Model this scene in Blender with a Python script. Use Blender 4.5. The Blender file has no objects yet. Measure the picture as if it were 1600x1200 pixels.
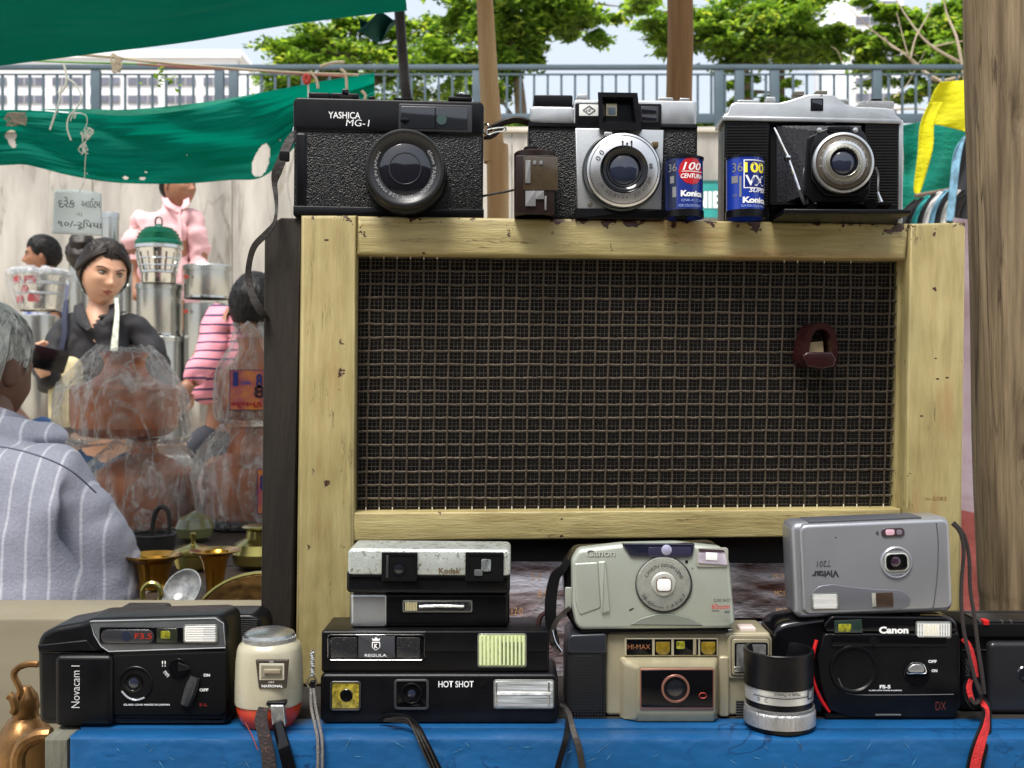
import bpy, bmesh, math, random
import numpy as np
from mathutils import Vector, Matrix, noise
random.seed(4); rng = np.random.default_rng(7)
S = bpy.context.scene
COL = S.collection
R = math.radians
H = 1.0            # eye height of the photographer, metres
F = 1700.0         # focal length in pixels of a 1600 px wide picture

# ------------------------------------------------------------ camera, sky, sun, exposure
cam_d = bpy.data.cameras.new('camera'); cam = bpy.data.objects.new('camera', cam_d)
COL.objects.link(cam); S.camera = cam
cam.location = (0, 0, H); cam.rotation_euler = (R(90), 0, 0)
cam_d.sensor_width = 36; cam_d.lens = 36 * F / 1600; cam_d.clip_start = 0.05; cam_d.clip_end = 2000
cam_d.dof.use_dof = True; cam_d.dof.focus_distance = 0.79; cam_d.dof.aperture_fstop = 22

SUN_EL, SUN_AZ = 64, 204      # azimuth measured clockwise from +Y
world = bpy.data.worlds.new('World'); S.world = world; world.use_nodes = True
wn = world.node_tree.nodes; wn.clear()
sky = wn.new('ShaderNodeTexSky'); sky.sky_type = 'NISHITA'; sky.sun_disc = False
sky.sun_elevation = R(SUN_EL); sky.sun_rotation = R(SUN_AZ); sky.air_density = 1.0; sky.dust_density = 6.0; sky.ozone_density = 1.0
bg = wn.new('ShaderNodeBackground'); bg.inputs['Strength'].default_value = 0.135
wo = wn.new('ShaderNodeOutputWorld')
hz = wn.new('ShaderNodeMix'); hz.data_type = 'RGBA'; hz.inputs[0].default_value = .85; hz.inputs[7].default_value = (2.55, 2.8, 3.1, 1)   # thin high cloud veil
world.node_tree.links.new(sky.outputs[0], hz.inputs[6]); world.node_tree.links.new(hz.outputs[2], bg.inputs[0]); world.node_tree.links.new(bg.outputs[0], wo.inputs[0])
sun_d = bpy.data.lights.new('sun', 'SUN'); sun = bpy.data.objects.new('sun', sun_d); COL.objects.link(sun)
sun_d.energy = 2.1; sun_d.angle = R(24); sun_d.color = (1, .965, .91)
_a, _e = R(SUN_AZ), R(SUN_EL)
sv = Vector((math.sin(_a) * math.cos(_e), math.cos(_a) * math.cos(_e), math.sin(_e)))
sun.rotation_euler = sv.to_track_quat('Z', 'Y').to_euler(); sun.location = sv * 30
S.view_settings.view_transform = 'Standard'; S.view_settings.look = 'None'
S.view_settings.exposure = 1.32; S.view_settings.gamma = 1; S.view_settings.use_curve_mapping = False
S.cycles.max_bounces = 8; S.cycles.transparent_max_bounces = 24; S.cycles.use_denoising = True
S.cycles.sample_clamp_indirect = 6

# ------------------------------------------------------------ helpers
def at(px, py, Y):
    return Vector(((px - 800) / F * Y, Y, H + (600 - py) / F * Y))

def srgb(r, g, b):
    f = lambda c: (c / 255 / 12.92) if c / 255 < .04045 else ((c / 255 + .055) / 1.055) ** 2.4
    return (f(r), f(g), f(b))

def tag(o, label=None, cat=None, group=None, kind=None):
    if label: o['label'] = label
    if cat: o['category'] = cat
    if group: o['group'] = group
    if kind: o['kind'] = kind
    return o

def empty(name, loc, label=None, cat=None, group=None):
    o = bpy.data.objects.new(name, None); COL.objects.link(o); o.location = loc; o.empty_display_size = .05
    return tag(o, label, cat, group)

def link(name, me, mat=None, parent=None, kind=None, sharp=35, label=None):
    o = bpy.data.objects.new(name, me); COL.objects.link(o)
    if mat is not None and not me.materials: me.materials.append(mat)
    if sharp is not None:
        if not me.get('pre'): me.shade_smooth()
        me.set_sharp_from_angle(angle=R(sharp))
    if parent is not None: o.parent = parent
    if kind: o['kind'] = kind
    if label: o['label'] = label
    return o

def mesh(name, v, f):
    me = bpy.data.meshes.new(name); me.from_pydata([tuple(p) for p in v], [], f); me.validate(); me.update(); return me

def fixn(me):
    bm = bmesh.new(); bm.from_mesh(me); bmesh.ops.recalc_face_normals(bm, faces=bm.faces); bm.to_mesh(me); bm.free(); return me

def loft(rings, cap0=True, cap1=True, close=True):
    n = len(rings[0]); v = [p for r in rings for p in r]; f = []
    for i in range(len(rings) - 1):
        for j in range(n if close else n - 1):
            k = (j + 1) % n
            f.append((i*n+j, i*n+k, (i+1)*n+k, (i+1)*n+j))
    if cap0: f.append(tuple(range(n))[::-1])
    if cap1: f.append(tuple((len(rings)-1)*n + j for j in range(n)))
    me = mesh('m', v, f); n0 = len(me.polygons); fixn(me)
    sm = [True]*n0
    if cap0: sm[n0-1-(1 if cap1 else 0)] = False
    if cap1: sm[n0-1] = False
    me.polygons.foreach_set('use_smooth', sm); me['pre'] = 1
    return me

def inset(pts, d):
    n = len(pts); area = sum(pts[i][0]*pts[(i+1)%n][1]-pts[(i+1)%n][0]*pts[i][1] for i in range(n))
    sg = 1 if area > 0 else -1; out = []
    for i in range(n):
        p0, p1, p2 = pts[i-1], pts[i], pts[(i+1)%n]
        a = Vector((p1[0]-p0[0], p1[1]-p0[1])); b = Vector((p2[0]-p1[0], p2[1]-p1[1]))
        if a.length < 1e-9: a = b
        if b.length < 1e-9: b = a
        a.normalize(); b.normalize()
        n1 = Vector((-a.y, a.x))*sg; n2 = Vector((-b.y, b.x))*sg
        m = n1 + n2
        if m.length < 1e-6: m = n1
        m.normalize(); c = max(.35, m.dot(n1))
        out.append((p1[0]+m.x*d/c, p1[1]+m.y*d/c))
    return out

def rrect(cx, cy, w, h, r, n=5):
    r = max(1e-6, min(r, w/2*.999, h/2*.999)); out = []
    for sx, sy, a0 in ((1,1,0),(-1,1,90),(-1,-1,180),(1,-1,270)):
        for k in range(n+1):
            a = R(a0 + 90*k/n)
            out.append((cx+sx*(w/2-r)+r*math.cos(a), cy+sy*(h/2-r)+r*math.sin(a)))
    return out

def prism2(pts, y0, y1, bev=0, seg=3, backbev=True):
    """outline in (x,z), front face at y0, back at y1"""
    rings = []
    if bev > 0:
        for k in range(seg+1):
            a = math.pi/2*k/seg
            q = inset(pts, bev*(1-math.sin(a))); rings.append([(x, y0+bev*(1-math.cos(a)), z) for x, z in q])
        if backbev:
            for k in range(seg, -1, -1):
                a = math.pi/2*k/seg
                q = inset(pts, bev*(1-math.sin(a))); rings.append([(x, y1-bev*(1-math.cos(a)), z) for x, z in q])
        else: rings.append([(x, y1, z) for x, z in pts])
    else:
        rings = [[(x, y0, z) for x, z in pts], [(x, y1, z) for x, z in pts]]
    return loft(rings)

def boxm(x0, x1, y0, y1, z0, z1, bev=0):
    me = prism2([(x0,z0),(x1,z0),(x1,z1),(x0,z1)], y0, y1, bev, 2)
    return me

def catmull(P, n=8, closed=False):
    P = [Vector(p) for p in P]; out = []
    m = len(P)
    rngi = range(m if closed else m-1)
    for i in rngi:
        if closed: p0,p1,p2,p3 = P[i-1],P[i],P[(i+1)%m],P[(i+2)%m]
        else: p0,p1,p2,p3 = P[max(i-1,0)],P[i],P[i+1],P[min(i+2,m-1)]
        for k in range(n):
            t = k/n
            out.append(.5*((2*p1)+(-p0+p2)*t+(2*p0-5*p1+4*p2-p3)*t*t+(-p0+3*p1-3*p2+p3)*t**3))
    if not closed: out.append(P[-1])
    return out

def tube(P, r, seg=8, closed=False, smooth=0):
    if smooth:
        if isinstance(r, (list, tuple)):
            q = catmull([Vector((a, 0, 0)) for a in r], smooth, closed); r = [a.x for a in q]
        P = catmull(P, smooth, closed)
    P = [Vector(p) for p in P]; n = len(P); rr = r if isinstance(r, (list, tuple)) else [r]*n
    rings = []; up = Vector((0.13, .31, .94)).normalized(); prev = None
    for i in range(n):
        t = (P[(i+1) % n] - P[i-1]) if closed else (P[min(i+1,n-1)] - P[max(i-1,0)])
        if t.length < 1e-9: t = Vector((0,0,1))
        t.normalize()
        if prev is None:
            a = t.cross(up)
            if a.length < .1: a = t.cross(Vector((1,0,0)))
        else: a = prev - t*prev.dot(t)
        a.normalize(); prev = a; b = t.cross(a)
        rings.append([P[i] + (a*math.cos(2*math.pi*k/seg) + b*math.sin(2*math.pi*k/seg))*rr[i] for k in range(seg)])
    if closed: rings.append(rings[0])
    return loft(rings, not closed, not closed)

def ribbon(P, w, th=.0012, hint=(0,-1,0), smooth=6):
    ww = w if isinstance(w, (list, tuple)) else [w]*len(P)
    if smooth:
        ww = [a.x for a in catmull([Vector((a,0,0)) for a in ww], smooth)]
        P = catmull(P, smooth)
    hint = Vector(hint); rings = []; pa = None
    for i in range(len(P)):
        t = (P[min(i+1,len(P)-1)] - P[max(i-1,0)]).normalized()
        a = t.cross(hint)
        if a.length < .2 and pa is not None: a = pa.copy()
        a.normalize()
        if pa is not None and a.dot(pa) < 0: a = -a
        pa = a; b = a.cross(t).normalized(); W = ww[i]/2; T = th/2
        rings.append([P[i]+a*W+b*T*.3, P[i]+a*W*.9+b*T, P[i]-a*W*.9+b*T, P[i]-a*W+b*T*.3, P[i]-a*W-b*T*.3, P[i]-a*W*.9-b*T, P[i]+a*W*.9-b*T, P[i]+a*W-b*T*.3])
    return loft(rings)

def join(meshes):
    bm = bmesh.new()
    for m in meshes: bm.from_mesh(m)
    me = bpy.data.meshes.new('j'); bm.to_mesh(me); bm.free(); return me

def lathe(profile, seg=48, sq=2.0, sx=1, sy=1):
    """profile of (r, z) around z"""
    rings = []
    for r, z in profile:
        ring = []
        for k in range(seg):
            a = 2*math.pi*k/seg; c, s = math.cos(a), math.sin(a)
            if sq != 2:
                c2 = math.copysign(abs(c)**(2/sq), c); s2 = math.copysign(abs(s)**(2/sq), s)
            else: c2, s2 = c, s
            ring.append((max(r,1e-5)*c2*sx, max(r,1e-5)*s2*sy, z))
        rings.append(ring)
    mr = max(p[0] for p in profile)*.03
    return loft(rings, profile[0][0] < mr, profile[-1][0] < mr)

def text_mesh(s, bold=0.0, space=1.0, shear=0.0):
    cu = bpy.data.curves.new('t', 'FONT'); cu.body = s; cu.size = 1; cu.resolution_u = 3
    cu.offset = bold; cu.space_character = space; cu.shear = shear
    o = bpy.data.objects.new('t', cu); COL.objects.link(o)
    dg = bpy.context.evaluated_depsgraph_get(); dg.update()
    me = bpy.data.meshes.new_from_object(o.evaluated_get(dg))
    bpy.data.objects.remove(o); bpy.data.curves.remove(cu)
    bm = bmesh.new(); bm.from_mesh(me); bmesh.ops.triangulate(bm, faces=bm.faces); bm.to_mesh(me); bm.free()
    me.materials.clear()
    return me

# ------------------------------------------------------------ materials
MC = {}
def M(key, col, rough=.5, metal=0.0, bump=0.0, bs=400, var=0.0, vs=30, col2=None, spec=.5, coat=0.0, trans=0.0,
      stretch=None, crack=None, wear=None, wcol=None, wscale=60, bump2=0.0, bs2=60, kind='noise', sub=0.0, alpha=1.0, ior=1.45):
    if key in MC: return MC[key]
    m = bpy.data.materials.new(key); m.use_nodes = True; nt = m.node_tree; N = nt.nodes; L = nt.links
    P = N['Principled BSDF']; P.inputs['Base Color'].default_value = (*col, 1)
    P.inputs['Roughness'].default_value = rough; P.inputs['Metallic'].default_value = metal
    P.inputs['Specular IOR Level'].default_value = spec; P.inputs['Coat Weight'].default_value = coat; P.inputs['Coat Roughness'].default_value = .08
    P.inputs['Transmission Weight'].default_value = trans; P.inputs['IOR'].default_value = ior; P.inputs['Alpha'].default_value = alpha
    tc = N.new('ShaderNodeTexCoord'); vec = tc.outputs['Object']
    if stretch:
        mp = N.new('ShaderNodeMapping'); mp.inputs['Scale'].default_value = stretch; L.new(vec, mp.inputs[0]); vec = mp.outputs[0]
    def noi(s, d=4, r=.6):
        n = N.new('ShaderNodeTexNoise'); n.inputs['Scale'].default_value = s; n.inputs['Detail'].default_value = d; n.inputs['Roughness'].default_value = r
        L.new(vec, n.inputs['Vector']); return n.outputs['Fac']
    def ramp(src, a, b, ca=(0,0,0), cb=(1,1,1)):
        r = N.new('ShaderNodeValToRGB'); L.new(src, r.inputs[0]); e = r.color_ramp.elements
        e[0].position = a; e[1].position = b; e[0].color = (*ca,1); e[1].color = (*cb,1); return r.outputs[0]
    c = None
    if var or col2:
        c2 = col2 or tuple(x*(1-var) for x in col); c1 = col if col2 else tuple(min(1, x*(1+var)) for x in col)
        c = ramp(noi(vs), .35, .68, c2, c1)
    if wear is not None:
        mx = N.new('ShaderNodeMix'); mx.data_type = 'RGBA'
        L.new(ramp(noi(wscale, 6, .7), wear, wear+.04), mx.inputs[0])
        if c is not None: L.new(c, mx.inputs[6])
        else: mx.inputs[6].default_value = (*col,1)
        mx.inputs[7].default_value = (*wcol,1); c = mx.outputs[2]
    if crack is not None:   # (scale, sharpness, colour): thin hair cracks in the surface, broken up by a coarse mask
        n = N.new('ShaderNodeTexNoise'); n.inputs['Scale'].default_value = crack[0]; n.inputs['Detail'].default_value = 4; n.inputs['Distortion'].default_value = .5; L.new(vec, n.inputs[0])
        b1 = N.new('ShaderNodeMath'); b1.operation = 'SUBTRACT'; L.new(n.outputs['Fac'], b1.inputs[0]); b1.inputs[1].default_value = .5
        b2 = N.new('ShaderNodeMath'); b2.operation = 'ABSOLUTE'; L.new(b1.outputs[0], b2.inputs[0])
        b3 = N.new('ShaderNodeMath'); b3.operation = 'MULTIPLY_ADD'; b3.use_clamp = True; L.new(b2.outputs[0], b3.inputs[0]); b3.inputs[1].default_value = -crack[1]; b3.inputs[2].default_value = 1
        b4 = N.new('ShaderNodeMath'); b4.operation = 'MULTIPLY'; L.new(b3.outputs[0], b4.inputs[0]); L.new(ramp(noi(crack[0]*.45, 3), .46, .60), b4.inputs[1])
        mk = N.new('ShaderNodeMix'); mk.data_type = 'RGBA'; L.new(b4.outputs[0], mk.inputs[0])
        if c is not None: L.new(c, mk.inputs[6])
        else: mk.inputs[6].default_value = (*col,1)
        mk.inputs[7].default_value = (*crack[2],1); c = mk.outputs[2]
    if c is not None: L.new(c, P.inputs['Base Color'])
    if var or wear is not None:
        rr = N.new('ShaderNodeMapRange'); L.new(noi(vs*2.3), rr.inputs[0]); rr.inputs[3].default_value = max(0,rough*.75); rr.inputs[4].default_value = min(1,rough*1.25)
        L.new(rr.outputs[0], P.inputs['Roughness'])
    nrm = None
    if bump:
        b = N.new('ShaderNodeBump'); b.inputs['Strength'].default_value = bump; b.inputs['Distance'].default_value = .002
        if kind == 'leather':
            v = N.new('ShaderNodeTexVoronoi'); v.inputs['Scale'].default_value = bs; v.feature = 'SMOOTH_F1'; v.inputs['Randomness'].default_value = 1
            L.new(vec, v.inputs['Vector']); L.new(v.outputs['Distance'], b.inputs['Height'])
        else: L.new(noi(bs, 5), b.inputs['Height'])
        nrm = b.outputs[0]
    if bump2:
        b = N.new('ShaderNodeBump'); b.inputs['Strength'].default_value = bump2; b.inputs['Distance'].default_value = .01
        L.new(noi(bs2, 3), b.inputs['Height'])
        if nrm is not None: L.new(nrm, b.inputs['Normal'])
        nrm = b.outputs[0]
    if nrm is not None: L.new(nrm, P.inputs['Normal'])
    MC[key] = m; return m

def leather(): return M('black_leatherette', (.004,.004,.0045), .42, bump=.5, bs=1100, kind='leather', spec=.3)
def blk(): return M('black_plastic', (.004,.004,.005), .30, bump=.08, bs=2500, var=.3, vs=60, spec=.28, wear=.70, wcol=(.045,.042,.038), wscale=420)
def blk_matte(): return M('matte_black', (.003,.003,.0035), .6, bump=.1, bs=2000, spec=.15)
def blk_gloss(): return M('glossy_black', (.003,.003,.004), .12, spec=.4, coat=.1)
def glass_dark(): return M('lens_glass', (.010,.011,.016), .03, coat=1.0)
def glass_blue(): return M('coated_lens_glass', (.02,.025,.045), .02, coat=1.0)
def silver(): return M('satin_metal', (.52,.53,.53), .34, .85, bump=.05, bs=1500, var=.12, vs=40, wear=.66, wcol=(.12,.11,.10), wscale=90)
def chrome(): return M('chrome', (.75,.75,.75), .15, 1.0, var=.15, vs=200)
def white_ink(): return M('white_ink', (.8,.8,.8), .5)
def black_ink(): return M('black_ink', (.02,.02,.02), .5)
def red_ink(): return M('red_ink', (.55,.03,.03), .5)

# ------------------------------------------------------------ frame for things traced from their front view
class K:
    def __init__(s, name, label, cat, px, Y, z, yaw=0, roll=0, pitch=0, group=None):
        s.M = Matrix.Translation(((px-800)/F*Y, Y, z)) @ Matrix.Rotation(R(yaw),4,'Z') @ Matrix.Rotation(R(roll),4,'Y') @ Matrix.Rotation(R(pitch),4,'X')
        s.root = empty(name, (0,0,0), label, cat, group); s.root.matrix_world = s.M
        s.I = s.M.inverted()
    def l(s, px, py, y=0):
        o = s.I @ Vector((0,0,H)); d = s.I.to_3x3() @ Vector(((px-800)/F, 1, (600-py)/F))
        t = (y*.001 - o.y)/d.y; return o + d*t
    def sc(s, cx, cy, y=0): return (s.l(cx+.5, cy, y) - s.l(cx-.5, cy, y)).length
    def out(s, name, me, mat, parent=None, **k): return link(name, me, mat, parent or s.root, **k)
    def slab(s, name, x0, y0, x1, y1, d0, d1, mat, r=0, bev=.5, parent=None, base=False, **k):
        """x0..y1 photo px box, d0/d1 depths in mm, r corner px, bev mm"""
        cx, cy = (x0+x1)/2, (y0+y1)/2; c = s.l(cx, cy, d0); q = s.sc(cx, cy, d0); w, h = (x1-x0)*q, (y1-y0)*q
        cz = c.z
        if bev > .8: r = max(r, bev*.00115/q)
        if base: top = c.z + h/2; h = top - .0002; cz = top - h/2
        return s.out(name, prism2(rrect(c.x, cz, w, h, r*q, 6 if r > 6 else 3), d0*.001, d1*.001, bev*.001), mat, parent, **k)
    def poly(s, name, pts, d0, d1, mat, bev=.5, parent=None, base=None, rnd=0, **k):
        P = [s.l(x, y, d0) for x, y in pts]; P = [(p.x, p.z) for p in P]
        if base is not None: P = [(x, .0002 if pts[i][1] >= base else z) for i, (x, z) in enumerate(P)]
        if rnd:
            q = s.sc(pts[0][0], pts[0][1], d0)*rnd; out = []
            for i, p in enumerate(P):
                a, b = Vector(P[i-1]), Vector(P[(i+1) % len(P)]); p = Vector(p)
                da, db = min(q, (a-p).length*.45), min(q, (b-p).length*.45)
                A = p+(a-p).normalized()*da; B = p+(b-p).normalized()*db
                for t in (0, .25, .5, .75, 1): out.append(tuple(A*(1-t)**2+p*2*t*(1-t)+B*t*t))
            P = out
        return s.out(name, prism2(P, d0*.001, d1*.001, bev*.001), mat, parent, **k)
    def turn(s, name, cx, cy, prof, mat, parent=None, seg=56, sx=1, sz=1, ref=None, **k):
        """prof of (r px, y mm) from the front backwards, round the local y axis"""
        yr = prof[0][1] if ref is None else ref
        c = s.l(cx, cy, yr); q = s.sc(cx, cy, yr)
        me = lathe([(r*q, y*.001) for r, y in prof], seg)
        me.transform(Matrix(((sx,0,0,c.x),(0,0,1,0),(0,-sz,0,c.z),(0,0,0,1))))
        return s.out(name, fixn(me), mat, parent, **k)
    def disc(s, name, cx, cy, r, d, mat, parent=None, th=1.0, bev=.2, **k):
        return s.turn(name, cx, cy, [(r*.0001, d), (r*.97, d), (r, d+bev), (r, d+th)], mat, parent, **k)
    def ring(s, name, cx, cy, r0, r1, d, mat, parent=None, th=1.2, **k):
        return s.turn(name, cx, cy, [(r0, d+th), (r0, d+.1), (r0*1.01, d), (r1*.985, d), (r1, d+.15), (r1, d+th)], mat, parent, **k)
    def up(s, name, cx, prof, d, mat, parent=None, seg=56, sq=2, sy=1, sx=1, **k):
        """prof of (r px, py) upright; d axis depth in mm"""
        c = s.l(cx, prof[0][1] if prof[0][1] is not None else 600, d); q = s.sc(cx, 600, d)
        me = lathe([(r*q, .0002 if py is None else s.l(cx, py, d).z) for r, py in prof], seg, sq, sx, sy)
        me.transform(Matrix.Translation((c.x, d*.001, 0)))
        return s.out(name, fixn(me), mat, parent, **k)
    def text(s, t, cx, cy, w, h, d, mat, rot=0, bold=0, parent=None, wrap=None, name='lettering', shear=0, flipx=False, space=1):
        me = text_mesh(t, bold, space, shear)
        if not len(me.vertices): return None
        v = np.array([p.co[:] for p in me.vertices]); lo, hi = v.min(0), v.max(0)
        q = s.sc(cx, cy, d); c = s.l(cx, cy, d); ww = (hi[0]-lo[0]); hh = (hi[1]-lo[1])
        sy = h*q/hh; sx = w*q/ww if w else sy
        x = (v[:,0]-(lo[0]+hi[0])/2)*sx; z = (v[:,1]-(lo[1]+hi[1])/2)*sy
        a = R(rot); X = x*math.cos(a)-z*math.sin(a); Z = x*math.sin(a)+z*math.cos(a)
        if flipx: X = -X
        if wrap:
            wx, wd, wr = wrap   # cylinder axis local x, axis y (m), radius (m)
            th = (X + c.x - wx)/wr
            Xw = wx + wr*np.sin(th); Yw = wd - wr*np.cos(th)
            co = np.stack([Xw, Yw, Z+c.z], 1)
        else: co = np.stack([X+c.x, np.full_like(X, d*.001), Z+c.z], 1)
        for p, q_ in zip(me.vertices, co): p.co = q_
        return s.out(name, me, mat, parent, sharp=None)
    def ringtext(s, t, cx, cy, r, h, d, mat, mid=90, span=None, parent=None, bold=0, inv=False):
        me = text_mesh(t, bold); v = np.array([p.co[:] for p in me.vertices]); lo, hi = v.min(0), v.max(0)
        q = s.sc(cx, cy, d); c = s.l(cx, cy, d); k = h*q/(hi[1]-lo[1]); rr = r*q
        sx = k if span is None else R(span)*rr/(hi[0]-lo[0])
        x = (v[:,0]-(lo[0]+hi[0])/2)*sx; z = (v[:,1]-(lo[1]+hi[1])/2)*k
        if inv: a = R(mid)+x/rr; rad = rr-z
        else: a = R(mid)-x/rr; rad = rr+z
        for p, X, Z in zip(me.vertices, c.x+rad*np.cos(a), c.z+rad*np.sin(a)): p.co = (X, d*.001, Z)
        return s.out('lettering', me, mat, parent, sharp=None)
    def strap(s, pts, w, mat, th=1.2, name='strap', parent=None, hint=(0,-1,0), **k):
        """pts (px, py, d mm); w px"""
        P = [s.l(*p) for p in pts]; q = s.sc(pts[0][0], pts[0][1], pts[0][2])
        ww = [a*q for a in w] if isinstance(w, (list, tuple)) else w*q
        return s.out(name, ribbon(P, ww, th*.001, hint), mat, parent, **k)
    def cord(s, pts, r, mat, name='cord', parent=None, closed=False, smooth=6, seg=8, **k):
        P = [s.l(*p) for p in pts]; q = s.sc(pts[0][0], pts[0][1], pts[0][2])
        rr = [a*q for a in r] if isinstance(r, (list, tuple)) else r*q
        return s.out(name, tube(P, rr, seg, closed, smooth), mat, parent, **k)
# ============================================================ setting
def grid_mesh(fn, nu, nv, keep=None):
    v = [fn(i/nu, j/nv) for j in range(nv+1) for i in range(nu+1)]
    f = [(j*(nu+1)+i, j*(nu+1)+i+1, (j+1)*(nu+1)+i+1, (j+1)*(nu+1)+i) for j in range(nv) for i in range(nu) if keep is None or keep((i+.5)/nu, (j+.5)/nv)]
    me = mesh('g', v, f)
    bm = bmesh.new(); bm.from_mesh(me); bmesh.ops.delete(bm, geom=[x for x in bm.verts if not x.link_faces], context='VERTS'); bm.to_mesh(me); bm.free()
    return me
def thicken(o, t):
    m = o.modifiers.new('s', 'SOLIDIFY'); m.thickness = t; m.offset = 0; return o
dustm = M('pale_dust', srgb(176,166,148), .95, bump=.6, bs=20, var=.18, vs=3)
o = link('ground', grid_mesh(lambda u, v: ((u-.5)*900, -60+v*900, 0 if v > .12 or True else 0), 40, 40), dustm, kind='structure')
# retaining wall of concrete panels
WY = 14.0
conc = M('streaked_concrete', srgb(160,155,147), .85, bump=.4, bs=12, var=.30, vs=1.6, stretch=(1.6,1.6,.35), wear=.60, wcol=srgb(132,126,115), wscale=2.6, crack=(1.4, 40, srgb(110,104,94)))
wall = empty('retaining_wall', (0, WY, 0), 'tall pale streaked concrete retaining wall running behind the whole market', 'wall')
ztop = lambda px: (at(px, 207, WY)).z
x = -9.0; i = 0
while x < 9:
    me = boxm(x+.002, x+1.798, 0, .28, 0, H+3.236, .012)
    link('panel', me, conc, wall, sharp=30); x += 1.8
link('coping', boxm(-9, 9, -.05, .33, H+3.2362, H+3.30, .01), M('coping_grey', srgb(190,184,172), .8, var=.1, vs=2), wall)
# railing
rp = M('railing_paint', srgb(76,92,102), .5, var=.12, vs=3, bump=.1, bs=60)
RY = WY+.12
rail = empty('railing', (0, RY, H+3.30), 'blue grey steel railing with upright bars on top of the concrete wall', 'railing')
def rz(py): return (600-py)/F*RY + H - (H+3.30)
link('top_rail', boxm(-9, 9, -.05, .03, rz(109), rz(102), .01), rp, rail)
link('middle_rail', boxm(-9, 9, -.0245, -.0005, rz(118), rz(115.5)), rp, rail)
link('bottom_rail', boxm(-9, 9, -.024, .024, rz(192), rz(178), .004), rp, rail)
bme = boxm(-.015, .015, -.015, .015, rz(178)+.0005, rz(118)-.0005, .003)
pme = boxm(-.058, .058, -.04, .04, .0005, rz(110)-.0005, .004)
posts = [150, 343, 365, 745, 1123, 1155, 1210, 1370]
for p_ in posts:
    link('post', pme, rp, rail).location = ((p_-800)/F*RY, .004, 0)
px_ = -60
while px_ < 1700:
    if all(abs(px_-q) > 9 for q in posts):
        o = link('baluster', bme, rp, rail, sharp=None); o.location = ((px_-800)/F*RY, 0, 0)
    px_ += 21.3
# teal strip with white letters painted on a board against the wall
o = empty('painted_board', at(1115, 315, WY-.2), 'teal painted strip with white letters on the wall, seen between two top cameras', 'sign')
b_ = at(1115, 315, WY-.2)
def loc_quad(x0, y0, x1, y1, Y, org, t=.02):
    a, b = at(x0, y1, Y), at(x1, y0, Y)
    return boxm(a.x-org.x, b.x-org.x, Y-org.y-t/2, Y-org.y+t/2, a.z-org.z, b.z-org.z, 0)
link('board', loc_quad(1040, 287, 1140, 340, WY-.2, b_, .03), M('teal_paint', srgb(40,140,135), .6, var=.2, vs=4), o)
link('board_edge', loc_quad(1040, 282, 1140, 286.9, WY-.2, b_, .035), M('dark_teal', srgb(20,90,85), .6), o)
def wtext(t, px, py, w, h, Y, mat, parent, org, bold=0, rot=0):
    me = text_mesh(t, bold); v = np.array([p.co[:] for p in me.vertices]); lo, hi = v.min(0), v.max(0); q = Y/F
    sx, sy = w*q/(hi[0]-lo[0]), h*q/(hi[1]-lo[1]); c = at(px, py, Y)-org; a = R(rot)
    for p in me.vertices:
        X = (p.co.x-(lo[0]+hi[0])/2)*sx; Z = (p.co.y-(lo[1]+hi[1])/2)*sy
        p.co = (c.x+X*math.cos(a)-Z*math.sin(a), c.y, c.z+X*math.sin(a)+Z*math.cos(a))
    return link('lettering', me, mat, parent, sharp=None)
wtext('NIE', 1106, 312, 44, 26, WY-.225, M('white_wall_paint', (.8,.8,.8), .7), o, b_, bold=.04)
# upper ground behind the railing
link('upper_terrace', boxm(-60, 60, WY+.3, WY+40, 0, H+3.15), M('terrace_soil', srgb(120,112,88), .95, var=.2, vs=1), kind='structure', sharp=None)

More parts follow.
